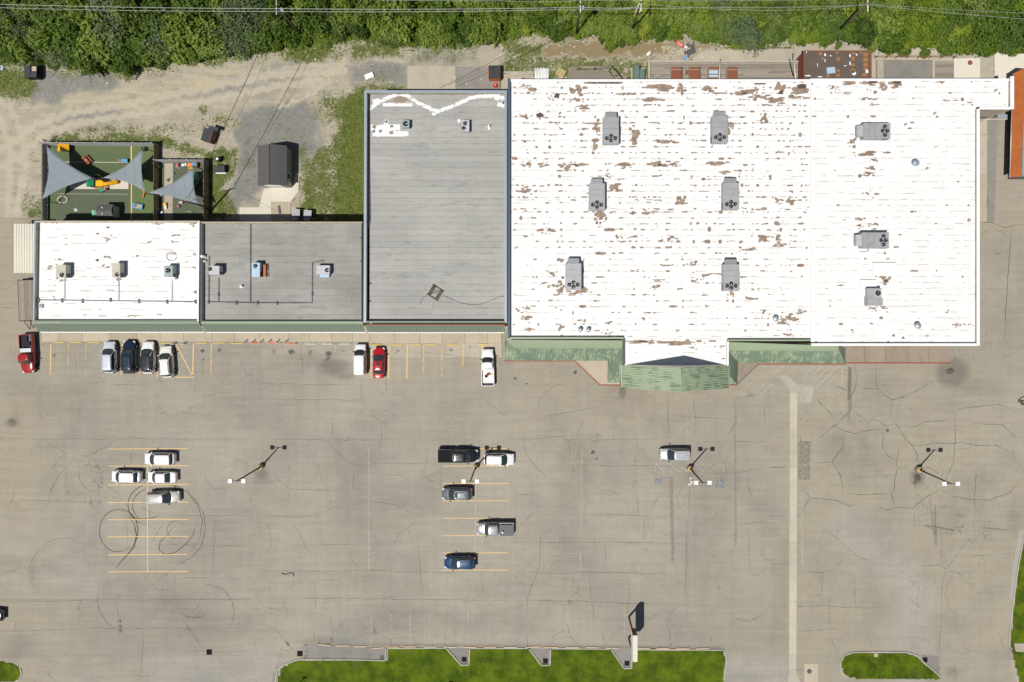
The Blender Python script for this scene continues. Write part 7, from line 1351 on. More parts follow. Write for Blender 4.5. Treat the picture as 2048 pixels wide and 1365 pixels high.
toy('toy_playhouse', 'toy playhouse with a yellow gabled roof in the yard corner', 135, 297.5, [('wall', 'dark', BX(0, 0, .45, 1.25, 1.0, .9)), ('roof', 'pye', GB(1.7, 1.25, .9, 1.45)), ('door', 'black', BX(.3, -.51, .35, .35, .02, .7))], .0, 'playhouse')
toy('picnic_table', 'red-brown toy picnic table standing askew in the yard', 176, 322, [('table_top', 'rust', BX(0, 0, .5, 1.5, .5, .06)), ('bench', 'rust', BX(0, .5, .3, 1.4, .22, .05)), ('bench', 'rust', BX(0, -.5, .3, 1.4, .22, .05)), ('leg_frame', 'black', BX(-.5, 0, .25, .06, 1.1, .06)), ('leg_frame', 'black', BX(.5, 0, .25, .06, 1.1, .06)), ('toy_cups', 'ppl', BX(.1, .1, .57, .3, .2, .08))], rad(-48), 'table')
toy('toy_table', 'small blue and brown toy table beside the sail shadow', 250, 323, [('table_top', 'pbl', BX(.2, 0, .45, .9, .5, .06)), ('side_shelf', 'brownwood', BX(-.6, 0, .35, .6, .45, .06)), ('leg', 'dark', BX(.5, .2, .22, .05, .05, .44)), ('leg', 'dark', BX(-.1, .2, .22, .05, .05, .44)), ('leg', 'dark', BX(.5, -.2, .22, .05, .05, .44)), ('leg', 'dark', BX(-.1, -.2, .22, .05, .05, .44))], 0, 'table')
q = P(126, 400); t = thing('toy_track', 'white oval ring track on the green turf', 'toy', q); b = MB(); V = []; 
for k in range(28):
    a = 2 * PI * k / 28
    for rx, ry, z in ((.62, .42, .02), (.62, .42, .16), (.84, .60, .16), (.84, .60, .02)): V.append((q.x + rx * math.cos(a), q.y + ry * math.sin(a), z))
b.add(V, [(k * 4 + j, ((k + 1) % 28) * 4 + j, ((k + 1) % 28) * 4 + (j + 1) % 4, k * 4 + (j + 1) % 4) for k in range(28) for j in range(4)]); b.build('ring', M['conc'], t); b = MB(); b.box((q.x - .2, q.y - .62, .15), (.35, .2, .3), .3); b.build('toy_car', M['dark'], t)
toy('garden_shed', 'small garden shed with a brown gabled roof by the shop wall', 226, 425.5, [('wall', 'cream', BX(0, 0, .9, 2.0, 1.6, 1.8)), ('roof', 'shingle', lambda m: m.add([(-1.15, -.98, 1.75), (1.15, -.98, 1.75), (1.15, .98, 1.75), (-1.15, .98, 1.75), (-1.15, 0, 2.25), (1.15, 0, 2.25)], [(3, 2, 1, 0), (0, 1, 5, 4), (2, 3, 4, 5), (1, 2, 5), (3, 0, 4)])), ('vent', 'trash', BX(-.3, .45, 2.05, .15, .15, .12)), ('vent', 'trash', BX(-.3, -.45, 2.05, .15, .15, .12)), ('door', 'white', BX(0, -.81, .8, .8, .02, 1.5))], 0, 'shed')
toy('toy_playhouse', 'mint playhouse peeping out from behind the garden shed', 199, 429, [('wall', 'pmint', BX(0, 0, .5, .8, .7, 1.0)), ('roof', 'pmint', GB(1.0, .9, 1.0, 1.4)), ('door', 'ppl', BX(0, .36, .4, .3, .02, .6))], 0, 'playhouse')
def conefn(m): m.lathe([(.22, 0), (.22, .03), (.12, .04), (.03, .5)], (0, 0, 0), 10)
toy('traffic_cone', 'small white cone standing alone on the dull turf', 152, 420, [('cone', 'white', conefn), ('foot', 'trash', BX(0, 0, .015, .4, .4, .03))], 0, 'cone')
# play structure
q = P(205, 370); t = thing('play_structure', 'climbing frame with yellow slide and green roof on the pale pad', 'play structure', q); ORG[t.name] = Vector((0, 0, 0))
for x in (-.7, .7):
    for y in (-.55, .55): b = MB(); b.tube([(x, y, 0), (x, y, 1.9)], .05, 6); b.build('post', M['brownwood'], t)
b = MB(); b.box((0, 0, 1.0), (1.5, 1.2, .08)); b.build('deck', M['pye'], t); b = MB(); b.add([(-1.55, -.55, 1.35), (-.45, -.55, 1.35), (-.45, .55, 1.35), (-1.55, .55, 1.35), (-1.0, -.55, 1.75), (-1.0, .55, 1.75)], [(3, 2, 1, 0), (0, 1, 4), (2, 3, 5), (1, 2, 5, 4), (3, 0, 4, 5)]); b.build('roof', M['pgr'], t)
path = [(.7, -.1, 1.15), (1.2, .0, .95), (1.7, .15, .6), (2.2, .35, .3), (2.5, .5, .2)]; b = MB(); b.tube(path, [.26, .3, .32, .34, .3], 10); b.build('slide', M['pye'], t)
for z in (.5, 1.5): b = MB(); b.tube([(-.7, .6, z), (.7, .6, z)], .04, 5); b.tube([(-.7, -.6, z), (.7, -.6, z)], .04, 5); b.build('rail', M['black'], t)
b = MB(); b.tube([(-.3, .6, 0), (-.2, 1.2, 1.6), (.5, 1.2, 1.6), (.6, .6, 0)], .05, 6); b.build('swing_arch', M['brownwood'], t); b = MB(); b.lathe([(.25, 0), (.3, .1), (.3, .3), (.2, .5)], (-.2, .7, 1.04), 10); b.build('steering_drum', M['black'], t); b = MB(); b.box((.2, -.9, .3), (.5, .4, .4), .5); b.build('step', M['pgr'], t); b = MB(); b.box((.75, -.75, .5), (.25, .3, .5), .4); b.build('seat', M['ppl'], t); ORG[t.name] = q
b = MB(); b.tube([P(286, 357, .25), P(282, 366, .25), P(284, 378, .25), P(289, 387, .25), P(285, 395, .25)], .09, 6); b.build('balance_beam', M['por'], None, 'orange zigzag balance beam at the east sail', 'balance beam')
toy('sand_table', 'blue-framed toy sand table on the bright turf', 278, 413.5, [('tray', 'pbl', BX(0, 0, .35, 1.5, .75, .1)), ('sand', 'walk', BX(.1, .02, .405, 1.0, .5, .02)), ('toys', 'dark', BX(-.3, .05, .44, .3, .3, .08, .4)), ('leg', 'white', BX(.6, .3, .15, .06, .06, .3)), ('leg', 'white', BX(-.6, .3, .15, .06, .06, .3)), ('leg', 'white', BX(.6, -.3, .15, .06, .06, .3)), ('leg', 'white', BX(-.6, -.3, .15, .06, .06, .3))], rad(-10), 'table')
toy('toy_bin', 'dark maroon toy bin in the north-east corner of the yard', 290, 300, [('bin', 'rust', BX(0, 0, .25, .5, .5, .5)), ('lid', 'black', BX(.05, 0, .53, .55, .55, .06))], 0, 'bin')
toy('garden_chair', 'black slatted toy chair in the sail shadow', 286, 344, [('seat', 'dark', BX(0, 0, .3, .5, .5, .06)), ('backrest', 'dark', BX(0, .26, .55, .5, .05, .5)), ('leg', 'black', BX(.2, .2, .15, .05, .05, .3)), ('leg', 'black', BX(-.2, .2, .15, .05, .05, .3)), ('leg', 'black', BX(.2, -.2, .15, .05, .05, .3)), ('leg', 'black', BX(-.2, -.2, .15, .05, .05, .3))], .4, 'chair')
rock = [('body', 'ppl', LT([(.12, .1), (.24, .25), (.2, .45), (.06, .55)])), ('rocker', 'white', BX(0, .2, .05, .7, .05, .08)), ('rocker', 'white', BX(0, -.2, .05, .7, .05, .08)), ('head', 'ppl', LT([(.05, 0), (.13, .08), (.05, .2)], .28, 0, .4))]
toy('rocking_toy', 'pink rocking toy at the north fence of the small yard', 357, 333, rock, 1.2); toy('push_car', 'white toy push car beside the pink rocking toy', 370, 331, [('body', 'white', BX(0, 0, .22, .7, .35, .2)), ('cab', 'white', BX(-.1, 0, .4, .35, .3, .18)), ('wheel', 'black', BX(.22, .0, .08, .16, .4, .16)), ('wheel', 'black', BX(-.22, 0, .08, .16, .4, .16))], .3)
toy('activity_table', 'orange, blue and yellow activity table at the north fence', 386, 333, [('table_top', 'por', BX(-.3, .1, .45, .6, .55, .06)), ('tray', 'pbl', BX(.28, .2, .5, .45, .5, .08)), ('shelf', 'brownwood', BX(.75, .15, .4, .35, .8, .5)), ('scoop', 'pye', BX(-.1, -.35, .3, .5, .2, .1, .3)), ('leg', 'white', BX(-.5, .3, .2, .06, .06, .42)), ('leg', 'white', BX(0, -.1, .2, .06, .06, .42))], 0, 'table')
toy('dome_climber', 'mint and dark green plastic climber under the sail edge', 393, 357, [('base', 'pgr', LT([(.95, 0), (.9, .4), (.6, .8), (.2, .95)], -.25, 0, 0, 12)), ('canopy', 'pmint', LT([(.62, .6), (.6, .9), (.4, 1.2), (.1, 1.3)], .1, .1, 0, 10)), ('slide', 'pgr', BX(-.6, -.75, .25, .45, .9, .1)), ('ladder', 'dark', BX(.3, -.9, .3, .3, .5, .5))], .2, 'climber')
for x, y, r, m, l in ((348.5, 347.5, .16, 'pbl', 'blue ball at the path edge'), (358.5, 413.5, .22, 'ppl', 'salmon ball on the dull turf')): toy('play_ball', l, x, y, [('ball', m, LT([(.02 * r, 0), (r * .6, r * .2), (r, r), (r * .6, r * 1.8), (.02 * r, 2 * r)])), ('valve', 'white', LT([(.02, 0), (.01, .015)], 0, 0, 2 * r - .005, 6))], 0, 'ball')
toy('tricycle', 'black and white tricycle on the concrete path', 338, 360, [('frame', 'dark', BX(0, 0, .25, .5, .1, .1)), ('wheel', 'white', BX(.25, 0, .15, .25, .05, .3)), ('wheel', 'black', BX(-.2, .15, .1, .2, .05, .2)), ('wheel', 'black', BX(-.2, -.15, .1, .2, .05, .2)), ('seat', 'dark', BX(-.1, 0, .35, .2, .2, .06))], .8, 'tricycle'); toy('push_car', 'yellow and white toy car on the concrete path', 332, 411, [('body', 'pye', BX(0, .1, .25, .45, .4, .25)), ('hood', 'white', BX(0, -.35, .2, .4, .45, .2)), ('wheel', 'black', BX(.22, -.4, .08, .06, .16, .16)), ('wheel', 'black', BX(.22, .2, .08, .06, .16, .16))], .1); toy('toy_horse', 'pink and white toy horse on the dull turf', 363, 406, [('body', 'ppl', BX(0, 0, .3, .5, .22, .25)), ('head', 'white', BX(.3, .05, .45, .22, .14, .2)), ('leg', 'white', BX(.15, 0, .1, .08, .2, .2)), ('leg', 'white', BX(-.15, 0, .1, .08, .2, .2))], -.5); toy('toy_blocks', 'blue and white toy blocks by the brown divider fence', 321, 427, [('block', 'pbl', BX(0, 0, .15, .3, .3, .3, .3)), ('block', 'white', BX(.3, .12, .12, .25, .25, .25, .8))], 0, 'toy'); toy('toy_bench', 'yellow and blue striped toy bar on the turf near the shop wall', 380, 424, [('bar', 'pye', BX(-.15, 0, .12, .3, .1, .1)), ('bar', 'pbl', BX(.2, -.02, .12, .4, .1, .1))], -.1); toy('water_bucket', 'white and blue bucket under the small sail corner', 323, 391, [('bucket', 'white', LT([(.14, 0), (.18, .3), (.15, .3), (.12, .05)])), ('handle', 'pbl', BX(0, 0, .34, .3, .03, .03))], 0, 'bucket'); toy('plant_pot', 'green potted plant at the divider fence', 321, 335, [('pot', 'pgr', LT([(.15, 0), (.2, .3), (.17, .3)])), ('leaves', 'weed', LT([(.05, .3), (.3, .5), (.2, .8), (.02, .9)], 0, 0, 0, 7))], 0, 'plant')
# ---- gable-roofed workshop shed
q = P(552, 335); t = thing('gabled_shed', 'charcoal gable-roofed shed with white garage door on a pale pad', 'shed', q); ze, zr = 2.6, 3.75; x0, x1 = P(515.5, 0, ze).x, P(573.5, 0, ze).x; xm = (x0 + x1) / 2; y0, y1 = P(0, 372, ze).y, P(0, 292, ze).y
b = MB(); b.slab(x0 + .18, x1 - .18, y0 + .15, y1 - .15, 0, ze); b.build('wall', mat('taupe_siding', (.30, .285, .25), .8, var=.1), t)
for xa in (x0, x1):
    nb = 9
    b = MB(); b.plate([(xa, y0, ze), (xm, y0, zr), (xm, y1, zr), (xa, y1, ze)], .06); rf = b.build('roof_slope', M['shingle'], t)
    b = MB()
    for k in range(26): y = y0 + (y1 - y0) * k / 25; b.tube([(xa, y, ze + .012), (xm, y, zr + .012)], .012, 4)
    b.build('roof_seams', M['dark'], rf, kind='stuff')
b = MB(); b.tube([(xm, y0, zr + .02), (xm, y1, zr + .02)], .05, 5); b.build('ridge_cap', M['shingle'], t)
for y_, s_ in ((y0 + .16, -1), (y1 - .16, 1)): b = MB(); b.add([(x0 + .2, y_, ze - .05), (x1 - .2, y_, ze - .05), (xm, y_, zr - .1), (x0 + .2, y_ + .04 * s_, ze - .05), (x1 - .2, y_ + .04 * s_, ze - .05), (xm, y_ + .04 * s_, zr - .1)], [(0, 1, 2), (5, 4, 3), (0, 3, 4, 1), (1, 4, 5, 2), (2, 5, 3, 0)]); b.build('gable', M['cream'], t)
b = MB(); b.slab(xm - 1.3, xm + 1.2, y0 + .10, y0 + .149, .03, 2.2); b.build('garage_door', M['white'], t)
for k in range(4): b = MB(); b.slab(xm - 1.3, xm + 1.2, y0 + .092, y0 + .099, .1 + k * .52, .12 + k * .52); b.build('door_joint', M['dark'], t)
b = MB(); b.slab(x1 - .19, x1 - .14, y0 + 1.2, y0 + 2.0, 1.1, 2.0); wn = b.build('window', M['glass'], t); b = MB(); b.slab(x1 - .185, x1 - .12, y0 + 1.12, y0 + 1.19, 1.05, 2.05); b.slab(x1 - .185, x1 - .12, y0 + 2.01, y0 + 2.08, 1.05, 2.05); b.slab(x1 - .185, x1 - .12, y0 + 1.12, y0 + 2.08, 2.06, 2.12); b.build('window_frame', M['white'], wn)
b = MB(); b.slab(x1 - .19, x1 - .15, y0 + .25, y0 + .85, .05, 2.0); b.build('door', M['cream'], t)
# ================================================================== BACK YARD THINGS
def dumpster(label, px, py, w_, d_, h, body, lid, rz, extra_=None, open_=False, name='dumpster'):
    q = P(px, py); t = thing(name, label, 'dumpster', q); ORG[t.name] = Vector((0, 0, 0)); th = .05
    for (x0, x1, y0, y1) in ((-w_ / 2, w_ / 2, -d_ / 2, -d_ / 2 + th), (-w_ / 2, w_ / 2, d_ / 2 - th, d_ / 2), (-w_ / 2, -w_ / 2 + th, -d_ / 2 + th, d_ / 2 - th), (w_ / 2 - th, w_ / 2, -d_ / 2 + th, d_ / 2 - th)): b = MB(); b.slab(x0, x1, y0, y1, .12, h); b.build('side', M[body], t)
    b = MB(); b.slab(-w_ / 2 + th, w_ / 2 - th, -d_ / 2 + th, d_ / 2 - th, .12, .18); b.build('floor', M[body], t)
    for s_ in (-1, 1):
        if open_ and s_ == 1:
            b = MB(); b.slab(w_ * .05, w_ / 2 - .08, d_ * .05, d_ / 2 - .1, .2, h - .1); b.build('trash_load', M['walk'], t); b = MB(); b.slab(w_ * .02, w_ / 2, -d_ / 2, -.02, h + .002, h + .05); b.build('lid', M[lid], t); continue
        b = MB(); b.slab(s_ * w_ / 4 - w_ / 4 + .015, s_ * w_ / 4 + w_ / 4 - .015, -d_ / 2 - .03, d_ / 2 + .03, h + .002, h + .05); b.build('lid', M[lid], t)
        for k in range(3): b = MB(); b.slab(s_ * w_ / 4 - w_ / 4 + .05, s_ * w_ / 4 + w_ / 4 - .05, -d_ / 2 + d_ * (k + .5) / 3 - .03, -d_ / 2 + d_ * (k + .5) / 3 + .03, h + .05, h + .075); b.build('lid_rib', M[lid], t)
    for s_ in (-1, 1): b = MB(); b.slab(s_ * w_ / 2 + (0 if s_ > 0 else -.1), s_ * w_ / 2 + (.1 if s_ > 0 else 0), -.4, .4, h * .55, h * .7); b.build('fork_pocket', M[body], t)
    for x in (-w_ / 2 + .15, w_ / 2 - .15): b = MB(); b.slab(x - .06, x + .06, -d_ / 2 + .1, d_ / 2 - .1, 0, .12); b.build('skid', M['black'], t)
    t.rotation_euler = (0, 0, rz); ORG[t.name] = q; return t
M['blackplastic'] = mat('black_plastic_lid', (.045, .047, .052), .55, var=.2)
dumpster('black dumpster with one lid open on brown rubbish at the tree edge', 74, 149, 1.8, 1.75, 1.3, 'black', 'blackplastic', 0, open_=True); t = dumpster('maroon dumpster with black lids standing tilted on the dirt', 423, 275, 1.5, 1.9, 1.3, 'rust', 'blackplastic', rad(-17)); b = MB(); b.slab(-.2, 1.25, .98, 1.5, 1.2, 1.25); o = bpy.data.objects.new('raised_lid', b.mesh('raised_lid', M['blackplastic'], (0, 0, 0))); link(o, t)
dumpster('orange dumpster with black lids behind the tall grey shop', 990, 151, 1.75, 1.9, 1.4, 'orange', 'blackplastic', 0); dumpster('low black cart bin on a white base east of the small yard', 443, 340, 1.7, .9, .8, 'black', 'blackplastic', 0, name='trash_cart')
q = P(442.5, 346.5); b = MB(); b.box((q.x, q.y, .06), (1.6, .22, .12)); b.box((q.x, q.y, .14), (1.4, .16, .04)); b.build('plinth', M['white'], None, 'white plinth strip in front of the low black bin', 'plinth')
toy('barrel', 'dark barrel with a pale lid on the grass beside the fence', 441, 320.5, [('drum', 'black', LT([(.34, 0), (.36, .3), (.36, .7), (.34, .9)])), ('lid', 'trash', LT([(.2, 0), (.16, .04)], -.08, 0, .9))], 0, 'barrel')
for x, y, l, rz in ((597, 428, 'grey condenser cabinet with small plinth at the shop back wall', 0), (620, 430, 'grey condenser cabinet farther from the pad at the shop back wall', -.06)): toy('condenser_cabinet', l, x, y, [('housing', 'rtu', BX(0, 0, .55, 1.15, 1.1, 1.1)), ('louvre', 'black', BX(.585, 0, .55, .02, .9, .9)), ('base', 'conc', BX(0, 0, .03, 1.3, 1.25, .06)), ('conduit', 'steel', BX(-.3, -.75, .2, .9, .3, .4))], rz, 'condenser')
q = P(739, 153); toy('mattress', 'stained pale mattress dumped on the gravel', 739, 153, [('pad', 'trash', BX(0, 0, .14, 1.3, .75, .22)), ('torn_cover', 'walk', BX(-.45, -.25, .10, .6, .4, .1, .5))], rad(22), 'mattress')
toy('red_bag', 'bright red rubbish bag beside the orange dumpster', 991, 172, [('bag', 'red', LT([(.25, 0), (.38, .12), (.3, .3), (.08, .38)], 0, 0, 0, 7)), ('knot', 'white', LT([(.06, 0), (.1, .08), (.02, .12)], .05, .05, .36, 6))], 0, 'bag')
# white corrugated sheets
q = P(1083, 149); t = thing('roofing_sheets', 'crumpled white corrugated sheets propped behind the store', 'sheets', q)
for k in range(5): c = P(1072 + k * 5.6, 148 + R.uniform(-1, 1)); b = MB(); w_ = .2; b.plate([(c.x - w_, c.y - .9, .35 + k * .03), (c.x + w_, c.y - .9, .30), (c.x + w_ + R.uniform(-.05, .1), c.y + .75 + R.uniform(-.15, .15), .25), (c.x - w_, c.y + .8 + R.uniform(-.2, .1), .55)], .02); b.build('sheet', M['copew'], t)
toy('wooden_pallet', 'pale wooden pallet lying on the weeds behind the store', 1121.5, 146.5, [('slat', 'pallet', BX(0, y, .12, 1.2, .13, .025)) for y in (-.5, -.25, .0, .25, .5)] + [('bearer', 'pallet', BX(x, 0, .06, .09, 1.1, .09)) for x in (-.5, 0, .5)] if M.setdefault('pallet', mat('pale_pallet_wood', (.62, .46, .24), .85, var=.2)) else [], rad(-28), 'pallet')
# timber-walled ramp
t = thing('loading_ramp', 'weathered timber loading ramp with plank walls behind the store', 'ramp', P(1190, 150))
A0, A1, B0, B1 = P(1137, 146, .6), P(1215, 141, .6), P(1240, 175, .6), P(1137, 175, .6)
n = 9
for k in range(n):
    y = 141 + k * 3.6; x1 = 1216 + k * 2.9; b = MB(); b.plate([P(1137, y, .55), P(x1, y, .55), P(x1 + 2.6, y + 3.4, .55), P(1137, y + 3.4, .55)], .05); b.build('plank', M['wood'], t)
for pts in ([(1136, 142), (1158, 138.5)], [(1158, 138.5), (1221, 138.5)], [(1221, 138.5), (1248, 170)]):
    for z in (.35, .75, 1.1): b = MB(); a, c = P(*pts[0]), P(*pts[1]); b.tube([a + Vector((0, 0, z)), c + Vector((0, 0, z))], .08, 4); b.build('wall_board', M['wood'], t)
for x, y in ((1158, 139.5), (1188, 139.5), (1219, 139.5), (1233, 153)): q = P(x, y); b = MB(); b.box((q.x, q.y - .1, .6), (.14, .14, 1.25)); b.build('post', M['wood'], t)
toy('transformer_box', 'green utility transformer cabinet behind the store', 1275, 150, [('pad', 'conc', BX(.1, -.3, .05, 2.2, 2.6, .1)), ('cabinet', 'tgreen', BX(-.35, -.2, .75, .8, 2.2, 1.3)), ('side_cabinet', 'tgreen', BX(.5, -.4, .6, .8, 1.8, 1.0)), ('door_seam', 'dark', BX(.06, -.2, .75, .02, 2.1, 1.31)), ('handle', 'steel', BX(-.35, .92, .8, .1, .04, .2))] if M.setdefault('tgreen', mat('utility_green', (.12, .18, .15), .5, var=.12)) else [], 0, 'cabinet')
# dock: raised deck with kerb walls and four rusty compressors
dk = thing('loading_dock', 'raised plank-topped loading dock along the back of the store', 'dock', P(1450, 145)); zd = .9
b = MB(); b.prism([P(x, y, zd)[:2] for x, y in ((1301, 126), (1605, 126), (1605, 185), (1301, 185))], 0, zd - .06); b.build('base', M['dkconc'], dk)
for k in range(14):
    y = 125.5 + k * 3.2; xs_ = [1301] + sorted(R.uniform(1320, 1590) for _ in range(2)) + [1604]
    for u, v in zip(xs_[:-1], xs_[1:]): b = MB(); b.plate([P(u + .2, y, zd), P(v - .2, y, zd), P(v - .2, y + 3.0, zd), P(u + .2, y + 3.0, zd)], .05); b.build('plank', M['wood'], dk)
b = MB(); a, c = P(1299.5, 121.5, zd + .15), P(1605, 121.5, zd + .15); b.slab(a.x, c.x, a.y - .22, a.y, 0, zd + .15); b.build('front_kerb', M['kerb'], dk)
b = MB(); a, c = P(1296, 121, zd + .25), P(1300.5, 185, zd + .25); b.slab(a.x, c.x, c.y, a.y - .01, 0, zd + .25); b.build('end_wall', M['conc'], dk)
b = MB(); b.add([P(1291.5, 150, 0), P(1296, 150, 0), P(1296.5, 123, .9), P(1296.5, 160, .9), P(1291, 160, 0), P(1293, 140, 0)], [(0, 2, 3, 4)]); 
for i, (x0, x1) in enumerate(((1343, 1363), (1380, 1399.5), (1417.5, 1436.5), (1455, 1474.5))):
    zc = zd + 1.25; a, c = P(x0, 134.5, zc), P(x1, 160, zc); t = thing('compressor_unit', ['rusty compressor cabinet, westernmost of four on the dock', 'rusty compressor cabinet with clean top edge, second from the dock end wall', 'half-painted blue and rust compressor cabinet on the dock', 'rusty compressor cabinet beside the slanting pole, easternmost of four on the dock'][i], 'compressor', (a.x, a.y, zd))
    b = MB(); b.slab(a.x, c.x, c.y, a.y, zd, zc); b.build('cabinet', M['rtu2'], t)
    b = MB(); b.slab(a.x - .02, c.x + .02, c.y - .02, a.y - .42, zc + .002, zc + .03); b.build('top_panel', M['rust'], t); b = MB(); b.slab(a.x - .02, c.x + .02, a.y - .36, a.y + .02, zc + .002, zc + .04); b.build('top_edge_panel', M['rust'], t)
    if i == 2: b = MB(); b.slab(a.x + .02, c.x - .03, a.y - 1.0, a.y - .5, zc + .031, zc + .036); b.build('paint_patch', M['rtu4'], t); b = MB(); b.slab(a.x + .02, c.x - .03, a.y - 1.5, a.y - 1.15, zc + .031, zc + .036); b.build('paint_patch', M['rtu4'], t)
    b = MB(); b.slab(c.x, c.x + .02, c.y + .2, a.y - .2, zd + .2, zc - .2); b.build('coil_panel', M['black'], t)
toy('pipe_box', 'small brown junction box between two rusty compressors', 1371, 148, [('box', 'rust', BX(0, -.2, zd + .3, .35, .5, .55)), ('stem', 'steel', BX(0, -.6, zd + .3, .08, .3, .08))], 0, 'box'); wire('bent_conduit', [P(1311, 157, zd + .1), P(1311, 152, zd + .4), P(1316, 151, zd + .6), P(1320, 152, zd + .4), P(1320.5, 157, zd + .1)], .035, 'white', 'white bent conduit at the west end of the dock', 'conduit')
b = MB(); b.tube([P(1440.5, 119, 1.2), P(1438.5, 159, 2.2)], .09, 6); b.build('leaning_pole', M['cream'], None, 'pale timber pole leaning across the dock between compressors', 'pole'); b = MB(); b.tube([P(1586, 108, 1.0), P(1591, 157, 2.6)], .1, 6); b.build('leaning_pole', M['cream'], None, 'pale timber pole leaning by the rusty-roofed lean-to', 'pole'); b = MB(); b.tube([P(1579, 119, .9), P(1582, 135, 1.4), P(1587, 152, 2.0)], .08, 6); b.build('leaning_pole', M['black'], None, 'black bent pipe leaning by the rusty-roofed lean-to', 'pipe')
# rust-roofed lean-to
t = thing('lean_to', 'brown felt-roofed lean-to with orange rust patches behind the store', 'lean-to', P(1670, 140)); zr_ = 3.4
a, c = P(1607.5, 102, zr_), P(1742.5, 165, zr_); b = MB(); b.slab(a.x + .1, c.x - .1, c.y, a.y - .1, 0, zr_ - .15); b.build('wall', M['rust'], t); b = MB(); b.slab(a.x, c.x, c.y, a.y, zr_ - .15, zr_); b.build('roof', M['clay'], t)
for x0, y0, x1, y1 in ((a.x - .03, a.y - .12, c.x + .03, a.y + .03), (a.x - .03, c.y, a.x + .1, a.y - .125), (c.x - .18, c.y, c.x + .03, a.y - .125)): b = MB(); b.slab(x0, x1, y0, y1, zr_ - .2, zr_ + .07); b.build('trim', M['rust'], t)
d = DEC(); zq = zr_ + .004
for x, y, rx, ry in ((1641, 108, 5, 5), (1645, 117, 4, 4), (1674, 106, 4, 4), (1677, 118.5, 6, 6), (1677, 142, 5, 6), (1676, 151, 7, 5), (1656, 152, 7, 4), (1706, 118, 6, 7), (1706, 130, 7, 5), (1707, 107, 6, 4), (1731, 110, 8, 7), (1731, 120, 8, 7), (1731, 130, 8, 7), (1731, 138, 7, 5), (1706, 141, 8, 6), (1722, 106, 4, 4), (1729, 150, 8, 5)): d.disc(x, y, rx, ry, zq, .95, h=zr_, edge=.2)
d.build('rust_patches', M['orust'], t, kind='stuff'); d = DEC()
for x, y, rx, ry in ((1708, 147, 8, 7), (1734, 143, 5, 8), (1650, 110, 3, 4), (1661, 112, 3, 2), (1700, 112, 3, 5), (1713, 110, 3, 3), (1700, 127, 2.5, 8), (1615, 152, 10, 2), (1640, 154, 10, 2), (1690, 132, 5, 1.2), (1613, 104, 1.5, 4), (1650, 122, 1.4, 6), (1635, 130, 1.2, 6)): d.disc(x, y, rx, ry, zq + .003, .72, h=zr_, edge=.05)
d.build('pale_flaking', M['whitepatch'], t, kind='stuff')
q = P(1661, 142, zr_); b = MB(); b.box((q.x, q.y, zr_ + .2), (1.3, .9, .04), rad(8), tilt=Matrix.Rotation(rad(9), 3, 'Y')); b.box((q.x - .55, q.y - .1, zr_ + .12), (.12, .7, .2), rad(8)); b.build('metal_sheet', M['rtu4'], None, 'bent grey-blue metal sheet lying on the rusty lean-to roof', 'sheet'); pipe_vent(1706, 144, zr_, .14, .35, 'dark stub pipe on the white patch of the lean-to roof')
# sunken dock pit with rails to the east
t = thing('dock_pit', 'walled truck pit with rails and plank ramp behind the store', 'dock pit', P(1820, 135))
for x0, x1, y0, y1, m, z in ((1752, 1765, 121, 175, 'conc', .35), (1862, 1867, 121, 175, 'conc', .35), (1765, 1862, 120.5, 123, 'conc', .4), (1765.5, 1861.5, 123.2, 175, 'dkconc', .02)): a, c = P(x0, y0), P(x1, y1); b = MB(); b.slab(a.x, c.x, c.y, a.y, -.02, z); b.build('pit_wall' if z > .1 else 'pit_floor', M[m], t)
for k in range(10): y = 122 + k * 3.5; a, c = P(1869, y), P(1907, y + 3.1); b = MB(); b.slab(a.x, c.x, c.y, a.y, .0, .10); b.build('plank', M['wood'], t)
for z in (.55, 1.0): b = MB(); b.tube([P(1745, 117) + Vector((0, 0, z)), P(1908, 117) + Vector((0, 0, z))], .04, 5); b.build('rail', M['rust'], t)
for x in (1750, 1770, 1790, 1812, 1834, 1857, 1880, 1906): q = P(x, 117); b = MB(); b.tube([(q.x, q.y, 0), (q.x, q.y, 1.05)], .05, 5); b.build('rail_post', M['rust'], t)
# red sign panel in the rubble, with its lettering
q = P(1359, 89); t = thing('fallen_sign', 'fallen red sign panel with white lettering in the rubble', 'sign', q, 0); ang = rad(-34)
b = MB(); b.box((q.x, q.y, .14), (1.45, .46, .04), ang); b.build('panel', M['red'], t)
cu = bpy.data.curves.new('lettering', 'FONT'); cu.body = 'Café'; cu.size = .52; cu.align_x = 'CENTER'; cu.align_y = 'CENTER'; cu.extrude = .004; fo = bpy.data.objects.new('tmp', cu); C.objects.link(fo)
dg = bpy.context.evaluated_depsgraph_get(); me = bpy.data.meshes.new_from_object(fo.evaluated_get(dg)); bpy.data.objects.remove(fo); me.name = 'lettering'; me.materials.clear(); me.materials.append(M['white']); o = bpy.data.objects.new('lettering', me); link(o, t); o.location = (0, 0, .168); o.rotation_euler = (0, 0, ang)
q = P(1368, 93); b = MB(); b.box((q.x + .25, q.y - .15, .12), (.5, .35, .04), ang + .2); b.build('broken_corner', M['trash'], t)
